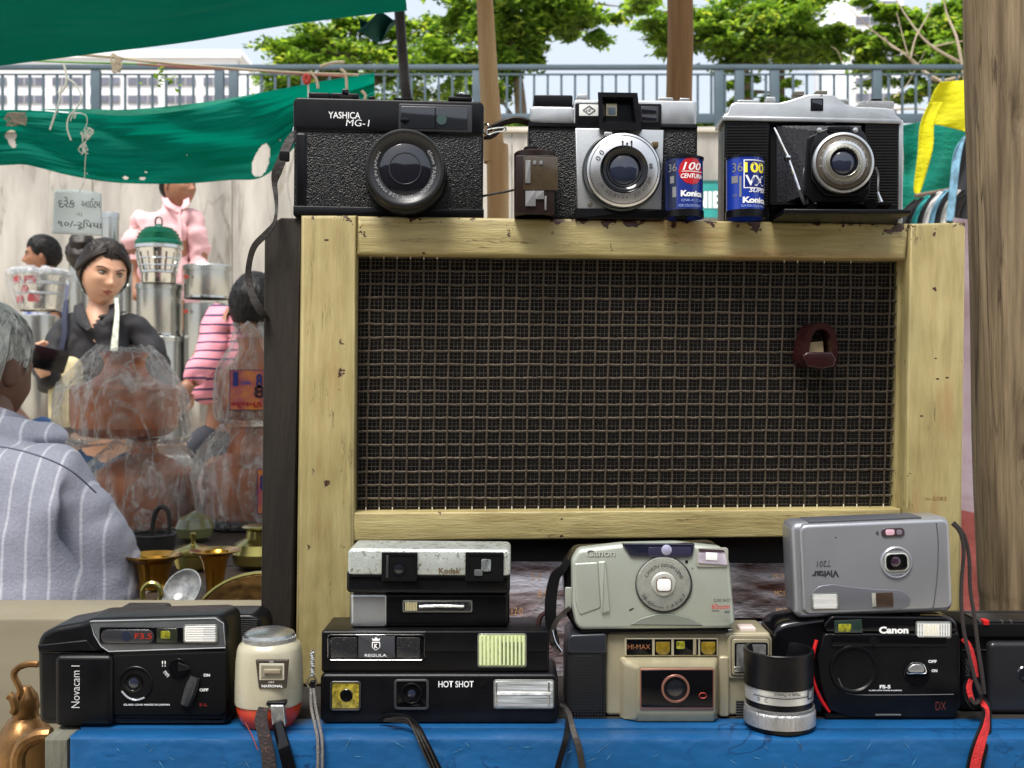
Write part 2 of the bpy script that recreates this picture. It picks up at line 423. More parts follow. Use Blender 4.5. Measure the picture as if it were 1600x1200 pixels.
# ---------------- foliage
leafm = []
for i, c in enumerate(((96,128,50),(132,162,66),(64,94,44),(164,184,88))):
    m = M('leaf%d' % i, srgb(*c), .5, var=.25, vs=2); nt = m.node_tree; P = nt.nodes['Principled BSDF']
    tr = nt.nodes.new('ShaderNodeBsdfTranslucent'); tr.inputs[0].default_value = (*srgb(min(255,c[0]*1.5), min(255,c[1]*1.45), c[2]), 1)
    mx = nt.nodes.new('ShaderNodeMixShader'); mx.inputs[0].default_value = .42
    nt.links.new(P.outputs[0], mx.inputs[1]); nt.links.new(tr.outputs[0], mx.inputs[2]); nt.links.new(mx.outputs[0], nt.nodes['Material Output'].inputs[0]); leafm.append(m)
def leaves(centers, normals_up=.6, size=.06, aspect=2.2, droop=.3):
    """one real little leaf (4 triangles folded on its rib) per centre"""
    n = len(centers); C = np.array(centers); a = rng.uniform(0, 2*np.pi, n); s = size*rng.uniform(.6, 1.3, n)
    d = np.stack([np.cos(a), np.sin(a), rng.normal(-droop, .35, n)], 1); d /= np.linalg.norm(d, axis=1)[:, None]
    up = np.stack([rng.normal(0, .5, n), rng.normal(0, .5, n), np.full(n, 1.)], 1)
    w = np.cross(d, up); w /= np.linalg.norm(w, axis=1)[:, None]; nn = np.cross(w, d)
    L = (s*aspect)[:, None]; W = s[:, None]*.5
    P0 = C-d*L*.5; P1 = C+w*W+nn*W*.3; P2 = C+d*L*.5; P3 = C-w*W+nn*W*.3
    V = np.stack([P0, P1, P2, P3], 1).reshape(-1, 3)
    me = bpy.data.meshes.new('leaves'); me.vertices.add(4*n); me.vertices.foreach_set('co', V.ravel())
    base = np.arange(n)*4; T = np.stack([base, base+1, base+2, base, base+2, base+3], 1).reshape(-1)
    me.loops.add(6*n); me.loops.foreach_set('vertex_index', T); me.polygons.add(2*n)
    me.polygons.foreach_set('loop_start', np.arange(2*n)*3); me.polygons.foreach_set('loop_total', np.full(2*n, 3))
    for m in leafm: me.materials.append(m)
    cl = np.clip((np.sin(C[:,0]*3.1+C[:,2]*5)+rng.normal(0,.8,n)+1.5), 0, 3.4).astype(int); me.polygons.foreach_set('material_index', np.repeat(np.minimum(cl,3), 2))
    me.update(); return me
bark = M('tree_bark', srgb(112,96,78), .9, bump=1, bs=20, var=.3, vs=6)
def tree(label, Y, base, trunk, blobs, n, size, tr=.09, name='tree', aspect=2.2, layers=True, group=None):
    """trunk: px points; blobs: (px, py, rx px, ry px, weight)"""
    o = empty(name, at(trunk[0][0], base, Y), label, 'tree', group); org = Vector(o.location)
    P = [at(x, y, Y)-org for x, y in trunk]
    link('trunk', tube(P, [tr*(1-.6*i/len(P)) for i in range(len(P))], 10, smooth=4), bark, o)
    q = Y/F; pts = []
    tot = sum(b[4] for b in blobs); top = P[-1]
    for (x, y, rx, ry, w) in blobs:
        c = at(x, y, Y)-org; m = int(n*w/tot)
        st = min(P, key=lambda p: abs(p.z-(c.z-ry*q*1.2)))
        mid = (st+c)/2+Vector((0, 0, .1*(c-st).length))
        link('branch', tube([st, mid, c+Vector((rx*q*.3*random.choice((-1,1)),0,0))], [tr*.45, tr*.25, tr*.08], 6, smooth=5), bark, o)
        # clumps inside the blob
        k = max(4, int(9*w)); cc = rng.normal(0, .55, (k, 3))*np.array([rx*q, min(rx,60)*q*1.2, ry*q])
        for u in range(k):
            l = rng.normal(0, 1, (m//k, 3))*np.array([rx*q*.24, rx*q*.24, ry*q*(.10 if layers else .2)])
            l[:,2] -= .35*np.abs(l[:,0])*(.5 if layers else .1)
            pts.append(l+cc[u]+np.array(c[:]))
    pts = np.concatenate(pts)
    link('crown', leaves(pts, size=size, aspect=aspect), None, o, sharp=None)
    return o
tree('feathery spreading tree behind the railing, between the green awning and the metal pole', 22, 205, [(560,205),(556,140),(548,90),(552,50)],
     [(500,62,60,22,1.6),(460,85,45,16,1),(560,90,60,20,1.5),(600,60,50,26,1.2),(655,90,70,22,1.7),(700,70,50,30,1.4),(440,135,60,20,1),(640,130,80,26,1.4),(535,45,40,20,.8),(700,105,50,30,1.4),(480,110,60,14,1)], 19000, .07, .14)
tree('big leaved green tree hanging over the railing beside the thin wooden pole', 17, 205, [(816,205),(812,150),(806,100),(800,40),(800,-30)],
     [(790,20,60,30,1.8),(860,10,60,26,1.6),(900,30,46,20,1.2),(830,55,36,30,1),(740,30,40,34,1.2),(790,75,40,30,1),(800,130,30,40,.7),(700,30,25,20,.5),(925,50,20,14,.4),(835,85,16,20,.4),(770,150,30,30,.4),(980,10,40,10,.5)], 12000, .08, .10, aspect=1.9, layers=False)
tree('dense layered green tree behind the railing between the two thick wooden poles', 20, 205, [(1160,205),(1163,150),(1158,100),(1155,50),(1160,-20)],
     [(1100,30,70,26,1.6),(1180,20,70,26,1.8),(1250,25,60,24,1.5),(1060,60,40,14,.6),(1120,70,60,20,1.2),(1200,65,70,20,1.6),(1260,60,50,18,1.2),(1170,95,50,12,.8),(1030,50,30,14,.6),(1300,75,40,14,.7),(1140,150,26,20,.35),(1200,145,30,26,.45),(1020,20,50,14,.7)], 24000, .07, .16)
tree('slim second trunk tree just right of the dense one behind the railing', 21, 205, [(1217,205),(1216,150),(1218,100),(1222,50)],
     [(1230,50,40,20,1),(1200,30,30,18,.8),(1250,90,30,12,.6)], 5000, .075, .15)
tree('loose leafy tree behind the railing next to the large wooden post', 19, 205, [(1480,205),(1470,150),(1450,90),(1440,30)],
     [(1380,70,40,20,.8),(1420,40,50,24,1.2),(1480,50,46,30,1.2),(1400,95,46,14,.8),(1450,100,60,24,1.2),(1490,130,40,30,.9),(1370,20,30,18,.7),(1440,150,40,14,.5),(1345,70,30,14,.6),(1500,80,40,40,1.4),(1490,20,40,24,1.2)], 18000, .07, .09)
# bare branches
o = empty('bare_tree', at(1500, 150, 16), 'leafless pale twiggy branches in front of the loose leafy tree', 'tree'); org = Vector(o.location)
twig = M('bare_twig', srgb(176,160,138), .8)
def br(pts, r): link('branch', tube([at(x, y, 16)-org+Vector((0,random.uniform(-.1,.1),0)) for x, y in pts], [r*(1-.75*i/(len(pts)-1)) for i in range(len(pts))], 6, smooth=4), twig, o)
br([(1520,180),(1500,110),(1490,60),(1480,20),(1470,-20)], .03); br([(1500,120),(1460,125),(1425,95),(1380,55),(1340,30),(1322,10)], .022); br([(1470,130),(1430,100),(1415,80),(1400,20)], .02)
br([(1500,95),(1450,70),(1420,30),(1400,-10)], .025); br([(1420,92),(1428,60),(1450,20),(1455,-10)], .015); br([(1460,72),(1500,66),(1520,70)], .012)
br([(1380,60),(1395,75),(1430,90)], .012); br([(1400,170),(1440,168),(1480,178),(1510,190)], .016); br([(1395,180),(1430,190),(1470,175)], .012); br([(1400,150),(1420,130),(1445,80)], .012); br([(1320,100),(1310,80),(1300,70)],.008)
# hedge behind the railing
pts = []
for (a, b) in ((770,840),(1085,1130)):
    l = rng.uniform(0, 1, (2600, 3)); X = (a+(b-a)*l[:,0]-800)/F*14.6; Z = H+(600-(206-20*l[:,2]))/F*14.6; pts.append(np.stack([X, 14.5+l[:,1]*.5, Z], 1))
tag(link('hedge', leaves(np.concatenate(pts), size=.035, aspect=1.6), None, kind='stuff', sharp=None), 'low green hedge behind the foot of the railing', 'hedge')

# ---------------- far buildings
def building(label, x0, x1, ytop, ybot, Y, depth, rows, cols, wc, winc, wy0, dy, wh, group=None, gap=.2, name='apartment_building'):
    a, b = at(x0, ybot, Y), at(x1, ytop, Y); o = empty(name, (a.x, Y, 0), label, 'building', group)
    wm = M(name+str(x0), wc, .8, var=.05, vs=.2)
    link('wall', boxm(0, b.x-a.x, 0, depth, 0, b.z), wm, o, sharp=None)
    link('roof', boxm(-.4, b.x-a.x+.4, -.4, depth+.4, b.z+.01, b.z+.7), wm, o, sharp=None)
    W = (b.x-a.x)/cols; q = Y/F
    gl = M('far_window_glass', winc, .25, var=.25, vs=.5); fr = M('far_window_frame', srgb(160,160,165), .6)
    for r in range(rows):
        z1 = H+(600-(wy0+r*dy))*q; z0 = z1-wh*q
        for c in range(cols):
            xa, xb = W*(c+gap/2), W*(c+1-gap/2)
            w = link('window', boxm(xa, xb, -.12, -.005, z0, z1), fr, o, sharp=None)
            nn = 3
            for k in range(nn):
                u0 = xa+(xb-xa)*(k/nn)+.08; u1 = xa+(xb-xa)*((k+1)/nn)-.08
                link('pane', boxm(u0, u1, -.16, -.121, z0+.08, z1-.08), gl, w, sharp=None)
    return o
building('long white apartment block with rows of grey windows, far left behind the railing', -160, 371, 92, 175, 95, 12, 3, 9, srgb(235,235,238), srgb(112,114,128), 121, 28, 13)
building('tall pale tower with grey balcony bands behind the trees at the right', 1326, 1412, -80, 190, 120, 14, 11, 1, srgb(222,224,228), srgb(120,128,140), -70, 24, 12, gap=.25, name='tower_block')

# ---------------- poles
def pole(name, label, pts, r, Y, mat, knots=(), dY=0, cat='pole'):
    """pts px centre line with radius px"""
    b = at(pts[-1][0], 600, Y); o = empty(name, (b.x, Y, 0), label, cat); P = []; rr = []
    for i, (x, y) in enumerate(pts): P.append(at(x, y, Y)-Vector((b.x, Y, 0))); rr.append((r[i] if isinstance(r, list) else r)*Y/F)
    P.append(Vector((P[-1].x, 0, -.02))); rr.append(rr[-1])
    PP = catmull(P, 14); rq = [v.x for v in catmull([Vector((a,0,0)) for a in rr], 14)]
    n = 40; rings = []
    for i, p in enumerate(PP):
        ring = []
        for k_ in range(n):
            a = 2*math.pi*k_/n; d = Vector((math.cos(a), math.sin(a), 0))
            s = 1+.05*noise.noise(Vector((d.x*1.3, d.y*1.3, p.z*3+b.x*9)))+.028*noise.noise(Vector((d.x*6, d.y*6, p.z*1.2+4)))
            q = p+d*rq[i]*s
            for (kx, kz, kr, kd) in knots:
                w = Vector((kx, kz)); dd = (Vector((q.x, q.z))-w); dd.y *= .35; 
                if d.y < .2: q = q - d*kd*math.exp(-(dd.length/kr)**2)
            ring.append(q)
        rings.append(ring)
    link('shaft', loft(rings), mat, o, sharp=60); return o, b
polem = M('weathered_pole_wood', srgb(186,160,122), .75, bump=1, bs=60, var=.3, vs=10, stretch=(3,3,.22), wear=.70, wcol=srgb(84,60,38), wscale=26, col2=srgb(158,120,78))
pole('wooden_pole', 'thin pale wooden pole behind the leftmost top camera', [(756,-30),(760,60),(765,150),(772,250),(778,340)], [12,14,15,17,17], 1.9, polem)
pole('wooden_pole', 'straight brown wooden pole behind the middle top camera', [(1062,-30),(1063,60),(1061,160),(1060,340)], [20,20,20,20], 1.9, M('brown_pole_wood', srgb(156,122,84), .75, bump=1, bs=60, var=.3, vs=10, stretch=(3,3,.2), col2=srgb(118,88,58), wear=.7, wcol=srgb(60,40,24), wscale=26))
greyp = M('grey_post_wood', srgb(146,127,98), .82, bump=1, bs=70, var=.3, vs=26, stretch=(4,4,.2), crack=(14, 45, srgb(40,30,22)), wear=.62, wcol=srgb(66,50,34), wscale=22, bump2=.6, bs2=16, col2=srgb(86,71,50))
YP = 1.02
bx = at(1566, 600, YP).x
kz = lambda px, py: ((px-800)/F*YP-bx, (600-py)/F*YP+H)
o, b = pole('wooden_post', 'large weathered grey brown wooden post at the right edge of the picture', [(1564,-60),(1566,100),(1570,300),(1576,500),(1581,700),(1588,900),(1593,1100)], [57,57,56,56,57,57,57], YP, greyp,
     [(*kz(1535,190),.010,.003),(*kz(1537,200),.004,.004),(*kz(1553,712),.014,.006),(*kz(1553,712),.004,.006),(*kz(1548,640),.008,.004),(*kz(1585,640),.005,.002)])
for x, y, s in ((1536,196,3.2),(1553,712,4.0)):
    p = at(x, y, YP-.035)-b; me = lathe([(.0001,-.001),(s*.0005,-.0012),(s*.0008,0),(s*.001,.004)], 14); me.transform(Matrix(((1,0,0,p.x),(0,0,1,p.y),(0,1.9,0,p.z),(0,0,0,1))))
    link('knot', fixn(me), M('dark_knot', srgb(30,20,14), .9), o)
pole('metal_pole', 'thin dark dented metal pole rising behind the leftmost top camera to the awning', [(624,14),(628,70),(633,130),(640,200),(642,330)], [8.5,8,8,9,9], 2.05, M('dented_dark_metal', srgb(62,58,56), .45, .6, bump=.8, bs=14, var=.4, vs=20))
# green awning above, then two unseen cloths added to block light
gcol = srgb(0,176,158)
def cloth_mat(key, c, tr, bs=1800):
    m = M(key, c, .75, bump=.25, bs=bs, var=.22, vs=4, bump2=.5, bs2=30, stretch=(1,1,2.5)); nt = m.node_tree; P = nt.nodes['Principled BSDF']
    t = nt.nodes.new('ShaderNodeBsdfTranslucent'); t.inputs[0].default_value = (*c, 1); mx = nt.nodes.new('ShaderNodeMixShader'); mx.inputs[0].default_value = tr
    nt.links.new(P.outputs[0], mx.inputs[1]); nt.links.new(t.outputs[0], mx.inputs[2]); nt.links.new(mx.outputs[0], nt.nodes['Material Output'].inputs[0]); return m
gm_ = cloth_mat('green_shade_cloth', gcol, .75)
def lerp_pts(pts, u):
    x = pts[0][0]+(pts[-1][0]-pts[0][0])*u
    for a, b in zip(pts, pts[1:]):
        if x <= b[0] or b is pts[-1]:
            t = (x-a[0])/(b[0]-a[0]); return x, a[1]+(b[1]-a[1])*t
def smoothc(pts): return [(p.x, p.y) for p in catmull([Vector((a, b, 0)) for a, b in pts], 6)]
# upper awning: far edge seen as its lower border, rising towards the camera
bot = smoothc([(-120,112),(0,98),(150,79),(300,60),(440,36),(560,20),(636,12)])
def awn(u, v):
    x, y = lerp_pts(bot, u)
    Y = 1.60 - .34*v
    e = at(x, y, 1.60); rise = .06*v + .01*math.sin(v*3.1)
    w = .004*noise.noise(Vector((u*7, v*40+u*9, 5)))+.007*noise.noise(Vector((u*2.5, v*14, 0)))+.010*noise.noise(Vector((u*1.2+3, v*5, 2)))
    p = Vector((e.x*(1-.0*v), Y, e.z+rise+w*(min(1, v*6))))
    if v < .02: p.z -= .004
    return p
o = link('awning', grid_mesh(awn, 110, 90), gm_, sharp=60); thicken(o, .0012)
tag(o, 'green shade cloth awning stretched overhead at the top left', 'awning')
o = link('awning_scrap', grid_mesh(lambda u, v: at(560+70*u, 27+(28-8*u)*v+8*math.sin(u*5)*v, 2.12)+Vector((0,.03*math.sin(v*4+u*9),0)), 20, 14), cloth_mat('dark_green_cloth', srgb(20,92,82), .4)); thicken(o, .0012)
tag(o, 'small dark green cloth scrap hanging under the awning corner beside the metal pole', 'cloth')
# unseen canvas roof overhead, placed and sized to shade the stall
def roof(u, v):
    x = -2.2+4.6*u; y = 1.0+1.1*v
    return Vector((x, y, 2.15+.10*math.sin(v*3.14)-.09*math.sin(u*3.14*2)**2+.02*noise.noise(Vector((x*2, y*2, 0)))))
o = link('shading_roof', grid_mesh(roof, 40, 36), cloth_mat('cream_shading_canvas', srgb(168,160,140), .35), sharp=60); thicken(o, .002)
tag(o, 'unseen faded canvas roof placed overhead to shade the stall', 'roof')
o = link('light_block_curtain', grid_mesh(lambda u, v: Vector((-2.6+5.2*u, -1.7+.05*math.sin(u*40)+.02*noise.noise(Vector((u*9,v*3,0))), 1.95*v)), 160, 10), cloth_mat('dark_blocker_cloth', srgb(58,48,42), .1), sharp=60); thicken(o, .003)  # unseen cloth, added so that black surfaces mirror something dark
tag(o, 'unseen dark brown cloth added behind the photographer to darken reflections', 'curtain')
# lower sagging sheet
TY = 2.35
topc = smoothc([(-120,178),(0,172),(60,173),(120,177),(200,172),(300,163),(380,150),(450,137),(520,124),(585,114)])
botc = smoothc([(-120,262),(0,258),(38,257),(70,264),(110,274),(170,284),(230,287),(300,286),(360,281),(402,279),(430,262),(455,235),(490,205),(585,150)])
holes = [(408,252,13,26,-.25),(196,278,5,3,.3),(223,279,5,3,0),(228,269,2,1.2,0),(136,271,1.6,1.2,0),(17,212,9,9,0),(292,242,1.6,1.2,0),(438,219,1.6,1.2,0),(18,220,6,12,.3)]
def sheet(u, v):
    x, yt = lerp_pts(topc, u); _, yb = lerp_pts(botc, u)
    y = yt+(yb-yt)*v
    d = .05*math.sin(v*3.14)*1.2 + .03*noise.noise(Vector((u*3, v*2.2-u*2.5, 1))) + .022*math.sin((v*1.1-u*1.8)*9) + .02*math.sin((v+u*.9)*6) + .012*noise.noise(Vector((u*9-v*2, v*7+u*6, 4))) + .008*noise.noise(Vector((u*5+v*3, v*22, 9)))
    return at(x, y, TY+d*.8)
NU, NV = 420, 90
def kp(u, v):
    x, yt = lerp_pts(topc, u); _, yb = lerp_pts(botc, u); y = yt+(yb-yt)*v
    for hx, hy, rx, ry, sh in holes:
        dx = x-hx-sh*(y-hy); dy = y-hy
        ang = math.atan2(dy, dx); wob = 1.12+.05*math.sin(ang*3+hx)+.03*math.sin(ang*7)
        if (dx/rx)**2+(dy/ry)**2 < wob**2*.8: return False
    return True
o = link('shade_sheet', grid_mesh(sheet, NU, NV, kp), gm_, sharp=None); o.data.shade_smooth(); thicken(o, .0012)
tag(o, 'torn green shade cloth sagging below the railing at the left, with a large hole', 'cloth')
fl = smoothc([(60,170),(130,170),(200,171),(300,162),(400,147)])
o = link('shade_fold', grid_mesh(lambda u, v: (lambda p: at(p[0], p[1]+(9*math.sin(3.14*u)+1)*v, TY-.03-.02*v))(lerp_pts(fl, u)), 40, 5), cloth_mat('light_green_cloth', srgb(40,160,130), .4), o, sharp=60); 
# ropes and string along the edge
rope = M('pale_rope', srgb(205,190,165), .8, bump=.8, bs=800); pink = M('pink_rope', srgb(200,130,120), .8); gro = M('green_cord', srgb(120,170,90), .7); wh = M('white_string', srgb(225,225,215), .7)
RYY = 2.3
def rope_obj(name, label, pts, r, mat, cat='rope', closed=False, jit=0, parent=None):
    P = [at(x, y, RYY)+Vector((0, (random.random()-.5)*jit, 0)) for x, y in pts]
    return tag(link(name, tube(P, r, 6, closed, 6), mat, parent, sharp=60), label, cat)
rope_obj('rope', 'pale rope stretched above the sagging green cloth', [(90,84),(160,88),(240,97),(320,104),(400,110),(470,114),(560,117)], .0028, rope)
rope_obj('rope', 'faded pink rope running just under the pale rope', [(215,100),(300,106),(380,109),(460,115),(540,119)], .0022, pink)
rope_obj('rope', 'thin green cord above the sagging cloth, from left edge to the leaves', [(40,94),(100,97),(180,99),(245,101)], .002, gro)
o = rope_obj('string_knot', 'tangled white string knot hanging down the middle of the green cloth', [(112,178),(120,177),(134,180),(136,192),(132,205),(139,212),(133,222),(128,230),(134,238),(133,255),(132,282)], .0009, wh, 'string')
for _ in range(9):
    c = random.choice([(118,180),(134,200),(138,208),(134,214),(131,232)]); pts = [(c[0]+random.uniform(-9,9), c[1]+random.uniform(-10,10)) for _ in range(5)]
    link('strand', tube([at(x,y,RYY-.01) for x,y in pts], .0009, 5, False, 5), wh, o)
o = rope_obj('plastic_strip', 'two white torn plastic strips dangling over the green cloth at the left', [(96,135),(92,160),(84,185),(78,203)], .0022, wh, 'strip')
link('strip', tube([at(x,y,RYY) for x,y in ((104,122),(118,132),(127,152),(120,168),(108,182),(105,200),(111,219))], .0018, 6, False, 6), wh, o); link('strip', tube([at(x,y,RYY) for x,y in ((100,100),(104,125),(98,142),(90,145))], .0022, 6, False, 6), wh, o)
o = rope_obj('string_bundle', 'bundle of pale string knotted on the rope near the awning edge', [(176,84),(183,92),(178,104),(188,112)], .003, rope, 'string')
for _ in range(12):
    pts = [(182+random.uniform(-9,9), 97+random.uniform(-13,15)) for _ in range(5)]; link('strand', tube([at(x,y,RYY-.01) for x,y in pts], .0011, 5, False, 5), rope, o)
o = rope_obj('wire_bundle', 'grey tangled wire nest at the left end of the green cloth', [(6,186),(20,178),(40,182),(30,194),(12,196)], .0016, M('grey_wire', srgb(150,140,125), .5, .4), 'wire')
for _ in range(14):
    pts = [(24+random.uniform(-17,18), 186+random.uniform(-10,11)) for _ in range(5)]; link('strand', tube([at(x,y,RYY-.01) for x,y in pts], .0011, 5, False, 5), M('grey_wire', None), o)
o = rope_obj('tied_cord', 'twisted pale cord with pink knot tied to the rope above the leftmost camera', [(476,116),(481,128),(482,150),(482,170)], .002, wh, 'cord')
link('knot', tube([at(x,y,RYY) for x,y in ((478,118),(483,122),(480,130),(476,124))], .005, 8, True, 4), M('red_knot', srgb(190,70,60), .7), o)
for p_ in (((484,112),(494,124),(497,138)), ((532,108),(540,116),(542,140)), ((565,142),(571,150),(567,165)), ((500,104),(520,98),(538,97))): link('strand', tube([at(x,y,RYY) for x,y in p_], .0032, 6, False, 5), rope, o)
lv = np.array([at(x, y, RYY)[:] for x, y in [(252+rng.normal(0,3), 106+i*2.2) for i in range(14)]+[(268+rng.normal(0,5), 122+rng.normal(0,5)) for _ in range(9)]+[(282,133),(288,130),(277,142),(220,130),(233,148)]])
tag(link('climber_sprig', leaves(lv, size=.009, aspect=1.8), None, sharp=None), 'small green leafy sprig dangling from the cord in front of the railing', 'plant')

# ---------------- cloths at the right
YR = 3.0
def sheet_px(name, label, cat, L_, R_, Y, mat, amp=.03, fr=7, nu=30, nv=50, th=.002, ph=0):
    """L_, R_: px outline points left and right with matching rows"""
    Lp = [ (p.x,p.y) for p in catmull([Vector((a,b,0)) for a,b in L_], 6)]; Rp = [(p.x,p.y) for p in catmull([Vector((a,b,0)) for a,b in R_], 6)]
    def fn(u, v):
        i = v*(len(Lp)-1); a = int(min(i, len(Lp)-2)); t = i-a
        l = (Lp[a][0]+(Lp[a+1][0]-Lp[a][0])*t, Lp[a][1]+(Lp[a+1][1]-Lp[a][1])*t); i = v*(len(Rp)-1); a = int(min(i, len(Rp)-2)); t = i-a
        r = (Rp[a][0]+(Rp[a+1][0]-Rp[a][0])*t, Rp[a][1]+(Rp[a+1][1]-Rp[a][1])*t)
        return at(l[0]+(r[0]-l[0])*u, l[1]+(r[1]-l[1])*u, Y+amp*math.sin(u*fr+v*1.4+ph)+amp*.6*noise.noise(Vector((u*3,v*3,ph))))
    o = link(name, grid_mesh(fn, nu, nv), mat, sharp=None); o.data.shade_smooth(); thicken(o, th)
    return tag(o, label, cat)
tealc = cloth_mat('teal_cloth', srgb(0,138,118), .35); yel = cloth_mat('yellow_cloth', srgb(228,222,20), .35)
sheet_px('teal_cloth', 'teal green cloth hanging behind the yellow one, beside the large wooden post', 'cloth', [(1408,196),(1412,240),(1410,290),(1406,335)], [(1560,170),(1560,230),(1560,290),(1560,320)], 3.3, tealc, .03, 9)
sheet_px('yellow_cloth', 'bright yellow cloth draped over the line beside the large wooden post', 'cloth', [(1470,128),(1456,150),(1448,185),(1452,192),(1479,180)], [(1560,122),(1560,150),(1560,180),(1560,215),(1560,235)], 3.1, yel, .02, 5)
sheet_px('yellow_cloth', 'narrow hanging tail of yellow cloth in front of the teal cloth', 'cloth', [(1452,160),(1438,195),(1434,240),(1428,290),(1430,304)], [(1474,160),(1460,190),(1458,230),(1446,275),(1436,305)], 3.08, yel, .008, 4, nu=10)
sheet_px('dark_garment', 'black hanging garment close to the large wooden post', 'garment', [(1508,210),(1496,260),(1488,310),(1484,350)], [(1560,205),(1560,260),(1560,310),(1560,350)], 2.9, M('black_garment', (.03,.03,.035), .8, bump=.5, bs=60), .02, 6)
sheet_px('denim_garment', 'pale blue faded denim edge hanging left of the black garment', 'garment', [(1504,216),(1490,240),(1484,290),(1478,346)], [(1510,210),(1503,235),(1496,290),(1490,346)], 2.86, M('faded_denim', srgb(122,165,190), .8, var=.4, vs=40, bump=.6, bs=200), .006, 4, nu=8)
tag(link('clothes_rail', tube([at(1430,306,2.95), at(1500,294,2.95), at(1600,280,2.95)], .006, 8), M('dull_brown', srgb(110,92,78), .6)), 'short wooden rail carrying the hanging shirts beside the post', 'rail')
hc = [(30,30,34),(24,26,30),(40,150,150),(36,36,40),(215,215,215),(110,160,185),(34,34,38),(225,222,215),(30,32,34),(50,46,44)]
for i, c in enumerate(hc):
    x0 = 1404+i*9.5; y0 = 296+max(0,(5-i))*3; Lx = [(x0+26, y0), (x0+10, y0+14), (x0-2, y0+34), (x0-8, y0+66)]; Rx = [(x0+31, y0+1), (x0+20, y0+15), (x0+11, y0+36), (x0+6, y0+66)]
    o = sheet_px('hanging_shirt', '', 'garment', Lx, Rx, 2.8+i*.012, M('shirt%d' % i, srgb(*c), .8, var=.2, vs=60, bump=.5, bs=100), .004, 3, nu=5, nv=14)
    o['label'] = ['leftmost black shirt in the crowded hanging row','second dark shirt from the left in the hanging row','bright turquoise shirt in the hanging row','dark shirt just right of the turquoise one','white shirt near the middle of the hanging row','dusty blue shirt right of the white one','dark shirt between dusty blue and cream shirts in the row','cream white shirt in the right part of the row','near black shirt next to the cream white one','rightmost brownish dark shirt in the row, at the denim'][i]; o['group'] = 'shirts hanging in a row'
sheet_px('pink_garment', 'very pale pink garment hanging in the gap between radio and wooden post', 'garment', [(1490,340),(1488,480),(1490,620),(1490,840)], [(1530,345),(1530,480),(1535,620),(1540,840)], 1.9, cloth_mat('pale_pink_cloth', srgb(252,228,234), .3), .02, 4)
sheet_px('salmon_garment', 'folded salmon pink garment low in the gap between radio and wooden post', 'garment', [(1488,794),(1488,850),(1486,900),(1486,1000)], [(1545,806),(1545,860),(1545,920),(1545,1000)], 1.8, cloth_mat('salmon_cloth', srgb(190,105,98), .2), .012, 3)
for v_ in (0,): pass

# ---------------- price sign
SY = 2.32
o = empty('price_sign', at(122, 332, SY), 'white paper price sign with hand painted lettering above the steel tins', 'sign'); org = Vector(o.location)
P4 = [(85,297),(158,302),(161,369),(81,365)]
def sg(u, v):
    a = Vector(P4[0]).lerp(Vector(P4[1]), u); b = Vector(P4[3]).lerp(Vector(P4[2]), u); p = a.lerp(b, v)
    return at(p.x, p.y - 3*math.sin(u*3.1)*(1-v), SY+.012*math.sin(u*4))-org
q_ = link('paper', grid_mesh(sg, 20, 14), M('sign_paper', srgb(232,242,242), .6, var=.06, vs=8, bump=.4, bs=20), o); thicken(q_, .002)
inkb = M('sign_ink', srgb(96,98,96), .6)
wtext('દરેક', 104, 316, 26, 17, SY-.02, inkb, o, org, bold=.01); wtext('આઈટમ', 142, 317, 30, 15, SY-.02, inkb, o, org, bold=.01, rot=-2); wtext('ના', 124, 335, 9, 6, SY-.02, inkb, o, org, rot=-3)
wtext('૧૦/-રૂિપયા', 125, 351, 70, 16, SY-.02, inkb, o, org, bold=.015, rot=-3)
link('hanging_thread', tube([at(132,284,RYY)-org, at(124,301,SY)-org], .0009, 5), wh, o)

# ============================================================ steel ware, Y about 4.8
steel = M('steel_tin', (.50,.51,.49), .27, .9, bump=.15, bs=6, var=.1, vs=4, stretch=(1,1,.3)); steel2 = M('steel_bright', (.68,.68,.66), .16, 1.0, bump=.1, bs=10)
teald = M('green_lid_metal', srgb(30,110,84), .2, .6)
def vessel(name, label, cx, Y, prof, mat, cat, seg=48, group=None, parts=(), sq=2):
    zb = min(p[1] for p in prof) if False else None
    base = max(p[1] for p in prof); b = at(cx, base, Y); q = Y/F
    o = empty(name, b, label, cat, group)
    link('body', lathe([(r*q, (base-py)*q) for r, py in prof], seg, sq), mat, o)
    for (n, pr, m) in parts: link(n, lathe([(r*q, (base-py)*q) for r, py in pr], seg, sq), m, o)
    return o, b, q
SYY = 4.8
tb = empty('display_stand', (at(290,700,SYY).x, SYY, 0), 'low wooden stand under the steel tins', 'stand')
zt_ = at(0, 690, SYY).z
link('top', boxm(-1.6, .5, -.3, .5, zt_-.04, zt_-.001), M('dull_brown', None), tb)
for lx in (-1.5, .4): link('leg', boxm(lx, lx+.05, -.2, -.15, 0, zt_-.041), M('dull_brown', None), tb)
